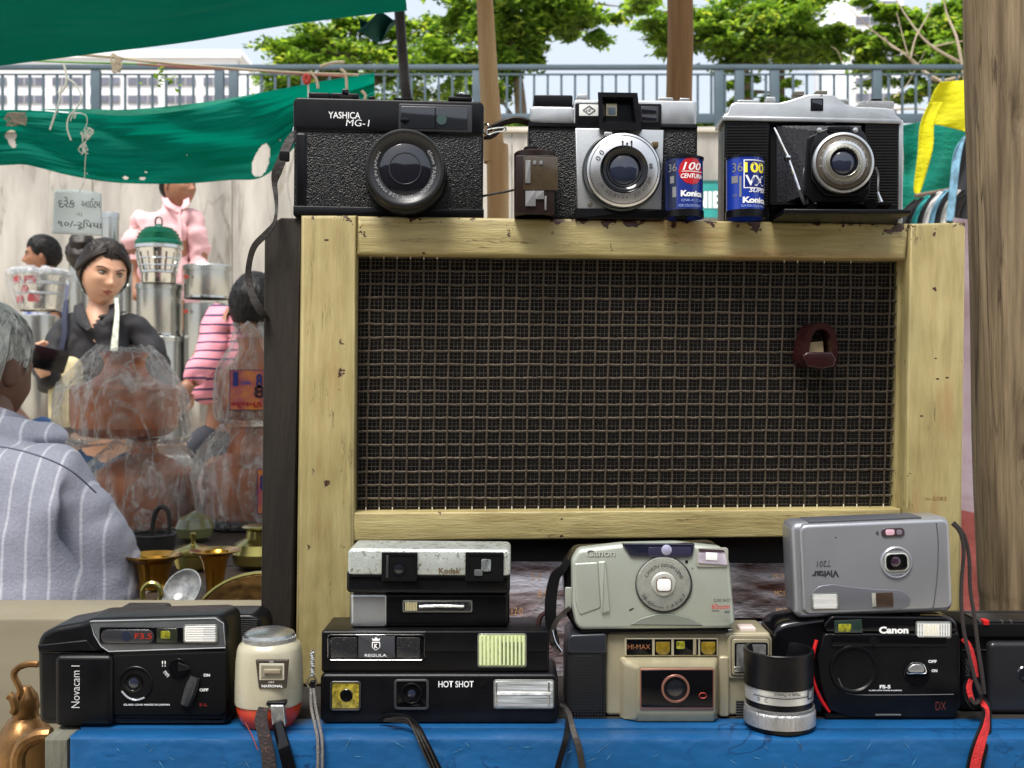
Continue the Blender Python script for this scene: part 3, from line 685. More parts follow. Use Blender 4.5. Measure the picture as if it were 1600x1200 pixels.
def tin(label, cx, r, ytop, ybot, lid=True, Y=SYY, mark=None, m=None, grp='steel tins'):
    m = m or steel
    o, b, q = vessel('steel_tin', label, cx, Y, [(r*.98,ybot),(r,ybot-1),(r,ytop+8),(r-1,ytop+7)], m, 'tin', group=grp)
    link('bottom_rim', lathe([(r*.97*q,.0002),(r*1.02*q,.001),(r*1.02*q,3*q),(r*q,3.5*q)], 48), steel2, o)
    if lid:
        zt0 = (ybot-ytop)*q
        link('lid', lathe([(r*1.0*q, zt0-9*q),(r*1.05*q, zt0-9*q),(r*1.06*q, zt0-2*q),(r*1.02*q, zt0),(r*.9*q, zt0-1*q),(.0001, zt0-1.5*q)], 48), m, o)
    if mark:
        me = lathe([(.0001,0),(4*q,0),(4*q,.004),(.0001,.004)], 16); me.transform(Matrix(((1,0,0,mark[0]*q),(0,0,-1,-r*q-.004),(0,.8,0,(ybot-mark[1])*q),(0,0,0,1)))); link('sticker', fixn(me), M('brand_sticker', srgb(140,50,35), .5), o)
    return o
tin('large steel tin under the green lidded container, behind the woman', 249, 34, 444, 525)
tin('steel tin at the bottom of the stack right behind the woman', 252, 36, 526, 690)
tin('tapered steel tin with brown sticker, topmost beside the pink shirted man', 324, 35, 415, 467, mark=(-22,436))
tin('steel tin with small round sticker under the tapered one', 321, 33, 468, 690, lid=False, mark=(-20,489))
tin('tall steel tin behind the woman on the left of her bun', 131, 22, 384, 690)
tin('tall narrow steel container with dark sticker behind the price sign', 173, 12.5, 333, 385, grp='steel tins')
tin('steel tin half hidden behind the right side of the woman head', 190, 16, 412, 690)
tin('wide plain steel tin below the wrapped container at the left', 58, 32, 486, 690, lid=False)
tin('wide steel tin under the narrow container behind the price sign', 172, 22, 386, 690, lid=False, grp='steel tins')
vessel('drinks_container', 'steel container with ridged green domed lid and ring handle, in front of the pink shirt', 248, 4.7, [(25,443),(26,441),(26,425),(33,396),(34,384),(31,382)], steel2, 'container', parts=(
    ('lid', [(35,385),(36,380),(35,376),(32,374),(33,371),(30,369),(31,366),(27,364),(27,361),(22,359),(22,357),(16,355),(10,354),(.01,353)], teald),
    ('handle_base', [(6,354),(5,351),(3,350),(.01,349)], teald),
    ('waist_band', [(26.5,428),(28,427),(28,424),(27,423)], steel2), ('neck_band', [(34.5,390),(36.5,389),(36.5,384),(35,383)], steel2)))
qq = 4.7/F; b = at(248, 443, 4.7); h = [o for o in bpy.data.objects if o.name.startswith('drinks_container')][0]
for i in range(14):
    a = 2*math.pi*i/14; P = [Vector((math.cos(a)*r*qq, math.sin(a)*r*qq, (443-py)*qq)) for r, py in ((27,426),(31,410),(34.5,396))]
    link('cage_wire', tube(P, .0035, 5), steel2, h)
for py, r in ((416,29.5),(405,32)): link('cage_wire', tube([Vector((math.cos(t*.4)*r*qq, math.sin(t*.4)*r*qq, (443-py)*qq)) for t in range(16)], .0035, 5, True), steel2, h)
link('ring_handle', tube([Vector(((x-248)*qq, 0, (443-y)*qq)) for x, y in ((243,352),(243,343),(248,339),(253,343),(253,352))], .0045, 6, False, 4), M('dark_steel', (.15,.15,.15), .35, .8), h)
def film_mat(key, tint, a0, a1, sc=9, bump=1.0, rough=.16):
    m = bpy.data.materials.new(key); m.use_nodes = True; nt = m.node_tree; N, L = nt.nodes, nt.links; P = N['Principled BSDF']; P.inputs['Base Color'].default_value = (*tint, 1); P.inputs['Roughness'].default_value = rough; P.inputs['Coat Weight'].default_value = .5
    tc = N.new('ShaderNodeTexCoord'); mp = N.new('ShaderNodeMapping'); mp.inputs['Scale'].default_value = (1.5,1.5,.5); L.new(tc.outputs['Object'], mp.inputs[0])
    n = N.new('ShaderNodeTexNoise'); n.inputs['Scale'].default_value = sc; n.inputs['Detail'].default_value = 8; n.inputs['Roughness'].default_value = .65; n.inputs['Distortion'].default_value = 1.6; L.new(mp.outputs[0], n.inputs[0])
    mr = N.new('ShaderNodeMapRange'); L.new(n.outputs['Fac'], mr.inputs[0]); mr.inputs[1].default_value = .38; mr.inputs[2].default_value = .68; mr.inputs[3].default_value = a0; mr.inputs[4].default_value = a1
    lw = N.new('ShaderNodeLayerWeight'); lw.inputs[0].default_value = .25; ad = N.new('ShaderNodeMath'); ad.operation = 'MULTIPLY_ADD'; L.new(lw.outputs['Facing'], ad.inputs[0]); ad.inputs[1].default_value = .55; L.new(mr.outputs[0], ad.inputs[2]); ad.use_clamp = True
    def crease(s_, d_, k_):
        a = N.new('ShaderNodeTexNoise'); a.inputs['Scale'].default_value = s_; a.inputs['Detail'].default_value = 3; a.inputs['Distortion'].default_value = d_; L.new(mp.outputs[0], a.inputs[0])
        b1 = N.new('ShaderNodeMath'); b1.operation = 'SUBTRACT'; L.new(a.outputs['Fac'], b1.inputs[0]); b1.inputs[1].default_value = .5
        b2 = N.new('ShaderNodeMath'); b2.operation = 'ABSOLUTE'; L.new(b1.outputs[0], b2.inputs[0])
        b3 = N.new('ShaderNodeMath'); b3.operation = 'MULTIPLY_ADD'; b3.use_clamp = True; L.new(b2.outputs[0], b3.inputs[0]); b3.inputs[1].default_value = -k_; b3.inputs[2].default_value = 1; return b3.outputs[0]
    mxx = N.new('ShaderNodeMath'); mxx.operation = 'MAXIMUM'; L.new(crease(sc*1.1, 1.0, 34), mxx.inputs[0]); L.new(crease(sc*.35, .6, 60), mxx.inputs[1])
    ml = N.new('ShaderNodeMath'); ml.operation = 'MULTIPLY_ADD'; ml.use_clamp = True; L.new(mxx.outputs[0], ml.inputs[0]); ml.inputs[1].default_value = .27; L.new(ad.outputs[0], ml.inputs[2])
    L.new(ml.outputs[0], P.inputs['Alpha'])
    n2 = N.new('ShaderNodeTexNoise'); n2.inputs['Scale'].default_value = sc*2.2; n2.inputs['Detail'].default_value = 5; n2.inputs['Distortion'].default_value = 2.5; L.new(mp.outputs[0], n2.inputs[0])
    b = N.new('ShaderNodeBump'); b.inputs['Strength'].default_value = bump; b.inputs['Distance'].default_value = .02; L.new(n2.outputs['Fac'], b.inputs['Height']); L.new(b.outputs[0], P.inputs['Normal'])
    return m
film = film_mat('clear_plastic_wrap', srgb(236,238,232), .0, .38, bump=1.6, rough=.10)
def wrap(o, q, base, prof, seed, fold=.05, seg=90, mat=None, sub=5):
    """crumpled bag round a pot: rings with folds"""
    pr = [(p.x, p.y) for p in catmull([Vector((r, y, 0)) for r, y in prof], sub)]
    rings = []
    for (r, py) in pr:
        ring = []
        for k_ in range(seg):
            a = 2*math.pi*k_/seg; z = (base-py)*q
            s = 1+fold*noise.noise(Vector((math.cos(a)*2.5, math.sin(a)*2.5, z*3+seed)))*1.6+fold*.8*abs(math.sin(a*5+seed+2.5*noise.noise(Vector((z*6, seed, 1)))))+fold*.5*noise.noise(Vector((math.cos(a)*7, math.sin(a)*7, z*14+seed)))+fold*.55*random.uniform(-1,1)*(.3+abs(noise.noise(Vector((math.cos(a)*4, math.sin(a)*4, z*9-seed)))))
            ring.append((r*q*s*math.cos(a), r*q*s*math.sin(a), z+.012*noise.noise(Vector((math.cos(a)*3, math.sin(a)*3, seed+z*5)))))
        rings.append(ring)
    w = link('plastic_wrap', loft(rings, False, False), mat or film, o, sharp=16); return w
o, b, q = vessel('steel_container', 'steel container with red print wrapped in clear plastic, beside the far left man', 62, 4.5, [(30,486),(32,484),(39,432),(41,428),(38,426),(.01,426)], steel2, 'container',
    parts=(('band', [(41,432),(42.5,430),(42,425),(40,424)], steel), ('band', [(38.5,446),(40,445),(39.5,442),(38,441)], steel), ('band', [(35,462),(36.5,461),(36,458),(35,457)], steel)))
redp = M('red_label_print', srgb(176,40,56), .5, var=.3, vs=20)
for (dx, py, w_) in ((-22,440,16),(2,440,18),(-20,470,15),(6,468,18),(-8,454,10)):
    me = prism2(rrect(0, 0, w_*q, 12*q, 4*q, 3), 0, .004, 0); a = math.asin(dx/40); rr_ = 40*q*(1-(py-430)/56*.2)
    me.transform(Matrix.Translation((math.sin(a)*rr_*1.04, -math.cos(a)*rr_*1.02, (486-py)*q)) @ Matrix.Rotation(a, 4, 'Z')); link('red_patch', me, redp, o)
wrap(o, q, 486, [(30,487),(38,470),(44,445),(47,428),(40,421),(12,418)], 3, .06, mat=film_mat('thin_wrap', srgb(215,215,215), .02, .35))
# ============================================================ copper pots
copper = M('hammered_copper', srgb(176,106,66), .42, .45, bump=.5, bs=22, var=.25, vs=6, wear=.66, wcol=srgb(96,54,36), wscale=9)
def cpot(label, cx, Y, prof, wprof, seed, group='copper pots wrapped in plastic', fold=.05):
    o, b, q = vessel('copper_pot', label, cx, Y, prof, copper, 'pot', group=group, seg=56)
    base = max(p[1] for p in prof); wrap(o, q, base, wprof, seed, fold); return o, b, q
PY1 = 2.3
pm = lambda *a: a
cpot('copper water pot in clear plastic, upper one of the left stack before the woman', 195, PY1, [(40,684),(66,680),(78,668),(81,650),(81,608),(76,603),(60,600),(36,585),(30,570),(34,556),(40,550)],
     [(60,690),(84,692),(98,688),(97,655),(94,615),(82,595),(66,575),(56,560),(44,548),(38,541)], 1.3, fold=.07)
cpot('copper water pot in clear plastic, lower one of the left stack', 226, PY1-.02, [(50,840),(70,836),(76,820),(78,790),(78,745),(72,735),(50,722),(22,708),(18,695),(20,687),(24,685)],
     [(60,846),(78,838),(86,810),(88,770),(84,735),(66,712),(50,696),(44,688)], 5.1, fold=.08)
def label_plate(o, b, Y, x0, y0, x1, y1, t):
    me = loc_quad(x0, y0, x1, y1, Y, b, .002); l = link('paper_label', me, M('orange_label', srgb(226,140,60), .5, vs=30, col2=srgb(170,80,100)), o)
    link('label_border', loc_quad(x0-1.2, y0-1.2, x1+1.2, y1+1.2, Y+.003, b, .002), M('label_blue_edge', srgb(50,50,110), .5), o)
    for tt_, cx, cy, w_, h_, m_ in t: wtext(tt_, cx, cy, w_, h_, Y-.003, m_, o, b, bold=.03)
ink_b = M('label_blue_ink', srgb(40,50,120), .5); ink_r = M('label_red_ink', srgb(180,40,40), .5)
o, b, q = cpot('brass water pot in clear plastic with colourful paper label, upper one beside the radio', 398, PY1-.1, [(30,656),(44,652),(54,640),(56,625),(56,585),(52,578),(34,566),(26,552),(24,540),(28,528)],
     [(46,660),(60,650),(62,620),(60,585),(52,565),(40,545),(34,525),(28,512),(34,508)], 8.2, fold=.05)
label_plate(o, b, PY1-.1-58*PY1/F-.01, 360, 579, 420, 640, [('બ્રાન્ડ', 385, 633, 48, 10, ink_r), ('8', 405, 595, 10, 22, ink_b), ('8', 405, 612, 16, 20, M('label_dark_ink', srgb(60,30,40), .5)), ('■', 368, 592, 8, 22, ink_b), ('STEEL', 384, 598, 16, 5, M('label_blue2', srgb(90,90,170), .5))])
o, b, q = cpot('large copper water pot in clear plastic, lower one beside the radio on a black stand', 400, PY1-.06, [(60,812),(76,806),(80,795),(80,735),(78,728),(60,716),(44,706),(40,690),(40,668)],
     [(66,818),(84,812),(90,780),(92,735),(84,705),(66,680),(52,664),(44,656)], 11.7, fold=.06)
label_plate(o, b, PY1-.06-82*PY1/F-.01, 403, 734, 440, 802, [('8', 412, 754, 12, 26, ink_b)])
blkst = M('black_iron', (.015,.015,.016), .5, .3)
o = empty('iron_stand', at(370, 816, PY1-.05), 'black iron ring stand under the large copper pot beside the radio', 'stand'); org = Vector(o.location)
cc = at(400, 817, PY1-.06)-org
link('ring', tube([cc+Vector((math.cos(t)*.105, math.sin(t)*.105, 0)) for t in [2*math.pi*i/28 for i in range(28)]], .006, 8, True), blkst, o)
for a in (2.9, 4.4, .8, 5.9): link('leg', tube([cc+Vector((math.cos(a)*.105, math.sin(a)*.105, 0)), cc+Vector((math.cos(a)*.12, math.sin(a)*.12, .71-org.z-cc.z))], .005, 8), blkst, o)
# tables
TZ = H-(365/F*1.35)
tw = M('dark_table_wood', srgb(54,42,32), .7, bump=.5, bs=30, var=.3, vs=6)
t1 = empty('display_table', (-.65, 2.2, 0), 'dark table carrying the copper pots and brass ware', 'table')
for i in range(6): link('board', boxm(-.9, .5, -.45+i*.15, -.303+i*.15, TZ-.03, TZ-.002, .002), tw, t1)
for x_, y_ in ((-.85,-.4),(.42,-.4),(-.85,.4),(.42,.4)): link('leg', boxm(x_, x_+.05, y_, y_+.05, 0, TZ-.031), tw, t1)
t2 = empty('display_table', (-.35, 1.55, 0), 'small dark table in front carrying brass vases', 'table')
for i in range(3): link('board', boxm(-.16, .3, -.19+i*.127, -.065+i*.127, TZ-.03, TZ-.002, .002), tw, t2)
for x_, y_ in ((-.14,-.17),(.24,-.17),(-.14,.14),(.24,.14)): link('leg', boxm(x_, x_+.04, y_, y_+.04, 0, TZ-.031), tw, t2)
def tpy(Y): return 600+(H-TZ)/Y*F
brass = M('polished_brass', srgb(170,124,46), .2, 1.0, var=.15, vs=20, bump=.15, bs=40); brass2 = M('green_tinted_brass', srgb(150,140,80), .2, .9, var=.25, vs=14); iron = M('dull_iron', srgb(64,62,60), .5, .6, bump=.5, bs=50, var=.3, vs=20)
def tv(name, label, cx, Y, prof, mat, cat, dz=0, **kw):
    """profile given in px above the table top at that distance"""
    b_ = tpy(Y); return vessel(name, label, cx, Y, [(r, b_-h_) for r, h_ in prof], mat, cat, **kw)
o, b, q = tv('cauldron', 'dark iron cauldron with upright ring handle, in front of the lower copper pot', 238, 1.82, [(18,0),(28,3),(34,16),(36,36),(35,36),(33,20),(20,5),(.01,4)], iron, 'cauldron')
rimz = 36*q
link('ring_handle', tube([Vector(((x-238)*q, -.01, rimz+(850-y)*q)) for x, y in ((243,852),(242,835),(246,815),(255,806),(265,812),(268,830),(265,850),(256,858))], .0042, 8, False, 6), iron, o)
link('rim', tube([Vector((math.cos(t)*35.5*q, math.sin(t)*35.5*q, rimz)) for t in [2*math.pi*i/30 for i in range(30)]], .0022, 6, True), iron, o)
tv('lidded_bowl', 'round green tinted brass bowl with knobbed lid behind the small vase', 302, 1.70, [(14,0),(26,4),(31,16),(32,24),(30,26)], brass2, 'bowl', parts=())
b_ = tpy(1.70); q = 1.70/F; h = bpy.data.objects['lidded_bowl']
link('lid', lathe([(r*q, z*q) for r, z in ((33,25),(33,29),(28,33),(18,37),(8,39),(4,41),(3,46),(5,52),(4.6,57),(3,58),(.01,58))], 40), brass2, h)
tv('brass_vase', 'flared gold brass vase with wide rim beside the carved tray', 336, 1.50, [(12,0),(14,2),(13,8),(15,30),(19,52),(24,62),(38,67),(40,69),(38,70),(24,66),(18,58),(14,40)], brass, 'vase', group='flared brass vases')
tv('brass_vase', 'wide flared brass vase next to the grey shirted man', 240, 1.54, [(20,0),(24,2),(22,10),(25,28),(30,42),(42,50),(43,53),(41,54),(28,47),(22,34)], brass, 'vase', group='flared brass vases')
tv('brass_pot', 'dark brass pot with lid close to the radio side', 408, 1.72, [(30,0),(42,8),(46,24),(40,38),(24,46),(22,58),(26,60),(30,64),(26,66),(.01,67)], brass2, 'pot')
tv('brass_pot', 'green tinted brass pot left of the black stand leg', 304, 2.02, [(16,0),(26,6),(30,20),(24,34),(12,40),(6,44),(.01,46)], M('pale_green_enamel', srgb(112,112,72), .3, coat=.5, var=.4, vs=20), 'pot')
tv('glass_bowl', 'tilted clear glass dish lying among the brass ware', 300, 1.40, [(1,14),(1,14)], brass, 'bowl')
h = bpy.data.objects['glass_bowl']; 
for c_ in list(h.children): bpy.data.objects.remove(c_)
gls = M('cut_glass', (.35,.36,.36), .06, coat=1, trans=.3, ior=1.5, bump=.8, bs=60, var=.5, vs=60)
me = lathe([(.001,.004),(.014,.004),(.022,.008),(.027,.016),(.0285,.024),(.027,.024),(.024,.017),(.014,.010),(.001,.009)], 36); me.transform(Matrix.Translation((0,0,.012)) @ Matrix.Rotation(R(55),4,'X') @ Matrix.Rotation(R(-20),4,'Y'))
link('dish', me, gls, h); h.location.z = TZ+.004
o, b, q = tv('brass_jug', 'small shiny brass jug lying on its side next to the grey shirted man', 246, 1.39, [(8,0),(11,2),(12,7),(8,12),(5,16),(7,20)], M('mottled_brass', srgb(150,130,100), .2, .9, var=.6, vs=70), 'jug')
link('handle', tube([Vector((math.cos(t)*.012-.006, -.004, .022+math.sin(t)*.014)) for t in [2*math.pi*i/16 for i in range(16)]], .0035, 8, True), brass2, o)
# carved tray leaning at the radio
me = lathe([(.0001,0),(.085,0),(.10,.004),(.128,.010),(.130,.013),(.127,.014),(.10,.009),(.0001,.004)], 60); cm = M('carved_brass_tray', srgb(128,98,58), .38, .75, bump=1, bs=90, var=.3, vs=40, kind='leather')
me.transform(Matrix.Rotation(R(-68),4,'X'))
tc_ = at(424, 1014, 1.30); rt = 130/F*1.30; sc3 = rt/.130; me.transform(Matrix.Scale(sc3, 4))
o = empty('brass_tray', (tc_.x, 1.30, tc_.z-rt), 'large round carved brass tray leaning beside the radio cabinet', 'tray'); me.transform(Matrix.Translation((0,0,rt))); link('dish', fixn(me), cm, o)
link('rim', tube([Matrix.Rotation(R(-68),4,'X') @ Vector((math.cos(t)*rt, math.sin(t)*rt, .010))+Vector((0,0,rt)) for t in [2*math.pi*i/48 for i in range(48)]], .0025, 6, True), brass2, o)
tag(link('wooden_crate', boxm(tc_.x-.1, tc_.x+.12, 1.255, 1.345, 0, tc_.z-rt-.001, .004), tw, sharp=30), 'dark wooden crate carrying the carved brass tray', 'crate')
# pale platform at the far left behind the brass kettle
o = link('stone_ledge', boxm(-1.6, -.262, 0, .10, -.40, at(0,966,1.14).z-H+.66+H-.66, .004) if False else boxm(-1.4, -.255, 1.14, 1.24, 0, at(0,966,1.14).z, .004), M('pale_board', srgb(126,118,98), .6, var=.14, vs=4, stretch=(1,1,3)), sharp=30)
tag(o, 'pale cream board standing behind the brass kettle and the leftmost camera', 'board')
o = empty('brass_kettle', at(40, 1200, .93), 'old brass kettle with curved handle at the left below the ledge', 'kettle'); org = Vector(o.location); q = .93/F
agedb = M('aged_brass', srgb(140,104,64), .32, .8, var=.35, vs=30, bump=.3, bs=60)
link('body', lathe([(30*q,-.09),(44*q,-.06),(48*q,-.02),(46*q,.008),(40*q,.03),(26*q,.042),(20*q,.044),(19*q,.048),(21*q,.052),(18*q,.062),(8*q,.07),(.0001,.071)], 40), agedb, o)
link('handle', tube([at(x,y,.91)-org for x,y in ((22,1100),(32,1080),(22,1056),(28,1044),(44,1038),(60,1038))], .0028, 8, False, 6), agedb, o)
link('hinge', tube([at(x,y,.90)-org for x,y in ((14,1086),(20,1092),(24,1106),(20,1114))], .0035, 8, False, 4), agedb, o)
link('spout', tube([at(x,y,.87)-org for x,y in ((30,1215),(28,1185),(38,1162),(60,1150),(80,1148))], .006, 10, False, 6), agedb, o)
o2 = link('table_board', boxm(-.62, -.33, .80, 1.05, .42, org.z-.09, .004), tw, sharp=30); tag(o2, 'dark low board under the brass kettle', 'board')

# ============================================================ people
skin1 = M('light_brown_skin', srgb(206,158,128), .5, bump=.08, bs=300, var=.06, vs=20); skin2 = M('brown_skin', srgb(150,104,78), .5, bump=.1, bs=300, var=.1, vs=20); skin3 = M('dark_brown_skin', srgb(104,72,56), .5, bump=.15, bs=200, var=.15, vs=20)
hair_b = M('black_hair', (.008,.007,.006), .5, spec=.3, bump=.4, bs=60, stretch=(6,1,1)); hair_d = M('dark_brown_hair', (.016,.010,.007), .42, spec=.35, bump=.5, bs=40, stretch=(1,5,5))
hair_g = M('grey_hair', srgb(196,196,190), .65, bump=1, bs=90, var=.4, vs=50, stretch=(1,1,.3))
lipm = M('lip_skin', srgb(172,98,88), .45); eyew = M('eye_white', srgb(168,158,150), .2); eyed = M('dark_iris', (.012,.008,.006), .1); browm = M('dark_brow', (.02,.014,.01), .7)
def G(x, z, x0, z0, sx, sz): return math.exp(-((x-x0)/sx)**2-((z-z0)/sz)**2)
def head_pt(th, ph, female=True):
    """th azimuth (0 = face, -y), ph elevation; unit head height 1, centre 0"""
    cx = math.sin(th)*math.cos(ph); cy = -math.cos(th)*math.cos(ph); cz = math.sin(ph)
    x, y, z = cx*.34, cy*.42, cz*.5
    if cy < 0: y *= .92
    low = max(0, -z/.5)
    x *= 1-(.30 if female else .22)*low**1.6
    if cy > 0: y *= 1-.35*low**1.2
    front = max(0, -cy)**1.5
    z -= .03*front*low
    f = 0
    f += .085*G(x, z, 0, -.115, .045, .05)+.05*G(x, z, 0, -.03, .03, .09)          # nose
    f += .022*G(x, z, .05, -.13, .03, .03)+.022*G(x, z, -.05, -.13, .03, .03)
    f -= .045*(G(x, z, .135, .03, .075, .05)+G(x, z, -.135, .03, .075, .05))      # sockets
    f += .022*(G(x, z, .13, .10, .10, .035)+G(x, z, -.13, .10, .10, .035))        # brow ridge
    f += .02*(G(x, z, .19, -.08, .08, .07)+G(x, z, -.19, -.08, .08, .07))         # cheeks
    f += .030*G(x, z, 0, -.235, .09, .022)+.032*G(x, z, 0, -.285, .075, .024)-.022*G(x, z, 0, -.26, .09, .010)   # lips
    f -= .015*G(x, z, 0, -.335, .08, .025); f += .035*G(x, z, 0, -.42, .09, .06)  # chin
    if cy < .15: y -= f*min(1, max(0, .15-cy)*1.4)
    return Vector((x, y, z))
def make_head(o, size, skin, T, hair=None, hairline=None, female=True, hair_vol=.05, beard=None, name='head', strands=None, eyes=True, look=(.01,0)):
    """T: Matrix placing the head; returns mesh list (joined later)"""
    nt, npp = 96, 72
    v = [head_pt(2*math.pi*i/nt-math.pi, -math.pi/2+math.pi*j/npp, female) for j in range(npp+1) for i in range(nt)]
    f = [(j*nt+i, j*nt+(i+1) % nt, (j+1)*nt+(i+1) % nt, (j+1)*nt+i) for j in range(npp) for i in range(nt)]
    me = mesh('head', v, f)
    me.materials.append(skin); me.materials.append(lipm)
    for p in me.polygons:
        c = p.center
        if c.y < -.2 and abs(c.x) < .085*(1-abs(c.z+.26)/.055) and abs(c.z+.262) < .042: p.material_index = 1
    parts = []
    for sgn in (-1, 1):   # ears
        e = bmesh.new(); bmesh.ops.create_uvsphere(e, u_segments=14, v_segments=10, radius=1)
        bmesh.ops.scale(e, vec=(.03,.075,.11), verts=e.verts); bmesh.ops.rotate(e, matrix=Matrix.Rotation(sgn*R(22),3,'Z'), verts=e.verts); bmesh.ops.translate(e, vec=(sgn*.335,.03,-.02), verts=e.verts)
        m = bpy.data.meshes.new('ear'); e.to_mesh(m); e.free(); m.materials.append(skin); parts.append(m)
    bm = bmesh.new(); bm.from_mesh(me)
    for m in parts: bm.from_mesh(m)
    out = bpy.data.meshes.new('head'); bm.to_mesh(out); bm.free(); out.materials.append(skin); out.materials.append(lipm)
    S_ = T @ Matrix.Scale(size, 4); out.transform(S_)
    h = link('head', out, None, o, sharp=180)
    if eyes:
        for sgn in (-1, 1):
            for nm, r, dy, mt, sq in (('eye', .042, 0, eyew, .5), ('iris', .021, -.026, eyed, 1)):
                e = bmesh.new(); bmesh.ops.create_uvsphere(e, u_segments=16, v_segments=12, radius=r); bmesh.ops.scale(e, vec=(1.3 if nm == 'eye' else 1, 1, .42 if nm == 'eye' else .72), verts=e.verts)
                yy = head_pt(math.atan2(sgn*.135, .36), .06, female).y
                bmesh.ops.translate(e, vec=(sgn*.135+(look[0] if nm == 'iris' else 0), yy+.012+dy, .03+(look[1] if nm == 'iris' else 0)), verts=e.verts); m = bpy.data.meshes.new(nm); e.to_mesh(m); e.free(); m.transform(S_); link(nm, m, mt, h, sharp=180)
            # lids and brow
            P = []; 
            for t in np.linspace(-1, 1, 7):
                x = sgn*.135+t*.062; z = .035+.022*(1-t*t); p = head_pt(math.asin(max(-1,min(1,x/.34))), z/.5, female); P.append(S_ @ Vector((x, p.y-.012, z)))
            link('eyelid', tube(P, [.005*size]+[.010*size]*5+[.005*size], 6), browm if female else skin, h)
            P = []
            for t in np.linspace(-1, 1, 7):
                x = sgn*(.145)+t*.085; z = .100+.016*(1-t*t)-.030*max(0, -t*sgn); p = head_pt(math.asin(max(-1,min(1,x/.34))), z/.5, female); P.append(S_ @ Vector((x, p.y-.004, z)))
            link('eyebrow', tube(P, [.004*size]+[.010*size]*5+[.004*size], 6), browm, h)
    if hair is not None:
        hv, hf, mgs = [], [], []
        for j in range(npp+1):
            for i in range(nt):
                th = 2*math.pi*i/nt-math.pi; ph = -math.pi/2+math.pi*j/npp; p = head_pt(th, ph, female); n = p.normalized()
                st = (.018*noise.noise(Vector((th*9, ph*2.2, 3)))+.010*noise.noise(Vector((th*26, ph*4, 7))))*math.cos(ph)
                mg = hairline(p, th); hv.append(p+n*(.004+(hair_vol*(.45+.55*max(0, min(1, (p.z+.25)*2)))+st)*max(0, min(1, mg*5+.15)))); mgs.append(mg)
        inside = lambda p, th: hairline(p, th)
        for j in range(npp):
            for i in range(nt):
                q = [(j*nt+i), (j*nt+(i+1) % nt), ((j+1)*nt+(i+1) % nt), ((j+1)*nt+i)]; c = (hv[q[0]]+hv[q[1]]+hv[q[2]]+hv[q[3]])/4
                if min(mgs[x_] for x_ in q) > -.02+.02*noise.noise(c*30): hf.append(tuple(q))
        m = mesh('hair', hv, hf); bm = bmesh.new(); bm.from_mesh(m); bmesh.ops.delete(bm, geom=[x for x in bm.verts if not x.link_faces], context='VERTS')
        r_ = bmesh.ops.solidify(bm, geom=bm.faces, thickness=.03); bm.to_mesh(m); bm.free(); m.transform(S_)
        hl_ = link('hair', fixn(m), hair, h, sharp=180)
        if strands:
            nst, L_, W_, fl = strands; fc = [tuple(q) for q in hf]; pick = rng.integers(0, len(fc), nst); V = []; Fc = []
            for k_ in pick:
                q = fc[k_]; a, b, c, d = (hv[i] for i in q); u_, w_ = random.random(), random.random(); p = (a*(1-u_)+b*u_)*(1-w_)+(d*(1-u_)+c*u_)*w_
                nn = (b-a).cross(d-a); 
                if nn.length < 1e-9: continue
                if p.z > .47: continue
                nn.normalize(); nn = nn if nn.dot(p) > 0 else -nn
                t = fl(p)+Vector((rng.normal(0,.13), rng.normal(0,.13), rng.normal(0,.13))); t = t-nn*t.dot(nn)
                if t.length < 1e-6: continue
                t.normalize(); s_ = t.cross(nn); LL = L_*random.uniform(.5,1.3); i0 = len(V)
                V += [p-s_*W_, p+s_*W_, p+t*LL*.5+nn*random.uniform(.002,.010)+s_*W_*.8, p+t*LL*.5+nn*.005-s_*W_*.8, p+t*LL-nn*(LL*LL*1.1)]
                Fc += [(i0,i0+1,i0+2,i0+3),(i0+3,i0+2,i0+4)]
            m = mesh('strands', V, Fc); m.transform(S_); link('hair_strands', m, hair, h, kind='stuff', sharp=180)
    return h
def skin_body(name, o, chains, mat, sub=2, disp=0, ds=8, seed=0, par=None, sharp=180):
    """chains: list of lists of (pos, (rx, ry)); chains after the first start on a vertex index given as int"""
    V, E, RR = [], [], []
    for ch in chains:
        prev = None
        for it in ch:
            if isinstance(it, int): prev = it; continue
            p, r = it; V.append(Vector(p)); RR.append(r if isinstance(r, tuple) else (r, r)); k_ = len(V)-1
            if prev is not None: E.append((prev, k_))
            prev = k_
    me = bpy.data.meshes.new(name); me.from_pydata([tuple(p) for p in V], E, []); ob = bpy.data.objects.new(name, me); COL.objects.link(ob)
    sk = ob.modifiers.new('skin', 'SKIN'); sk.use_smooth_shade = True; sk.branch_smoothing = .6
    for i, r in enumerate(RR): me.skin_vertices[0].data[i].radius = r
    me.skin_vertices[0].data[0].use_root = True
    sb = ob.modifiers.new('s', 'SUBSURF'); sb.levels = sub; sb.render_levels = sub
    dg = bpy.context.evaluated_depsgraph_get(); dg.update(); m2 = bpy.data.meshes.new_from_object(ob.evaluated_get(dg)); bpy.data.objects.remove(ob)
    if disp:
        m2.calc_loop_triangles(); ns = [x.vector.copy() for x in m2.vertex_normals]
        for x, n in zip(m2.vertices, ns):
            c = x.co; w = noise.noise(Vector((c.x*ds*.7, c.y*ds*.7, c.z*ds*1.6+seed)))+.6*abs(noise.noise(Vector((c.x*ds*2, c.y*ds, c.z*ds*2.4+seed))))-.2
            x.co = c+n*w*disp
    m2.materials.clear(); return link(name, m2, mat, par or o, sharp=sharp)
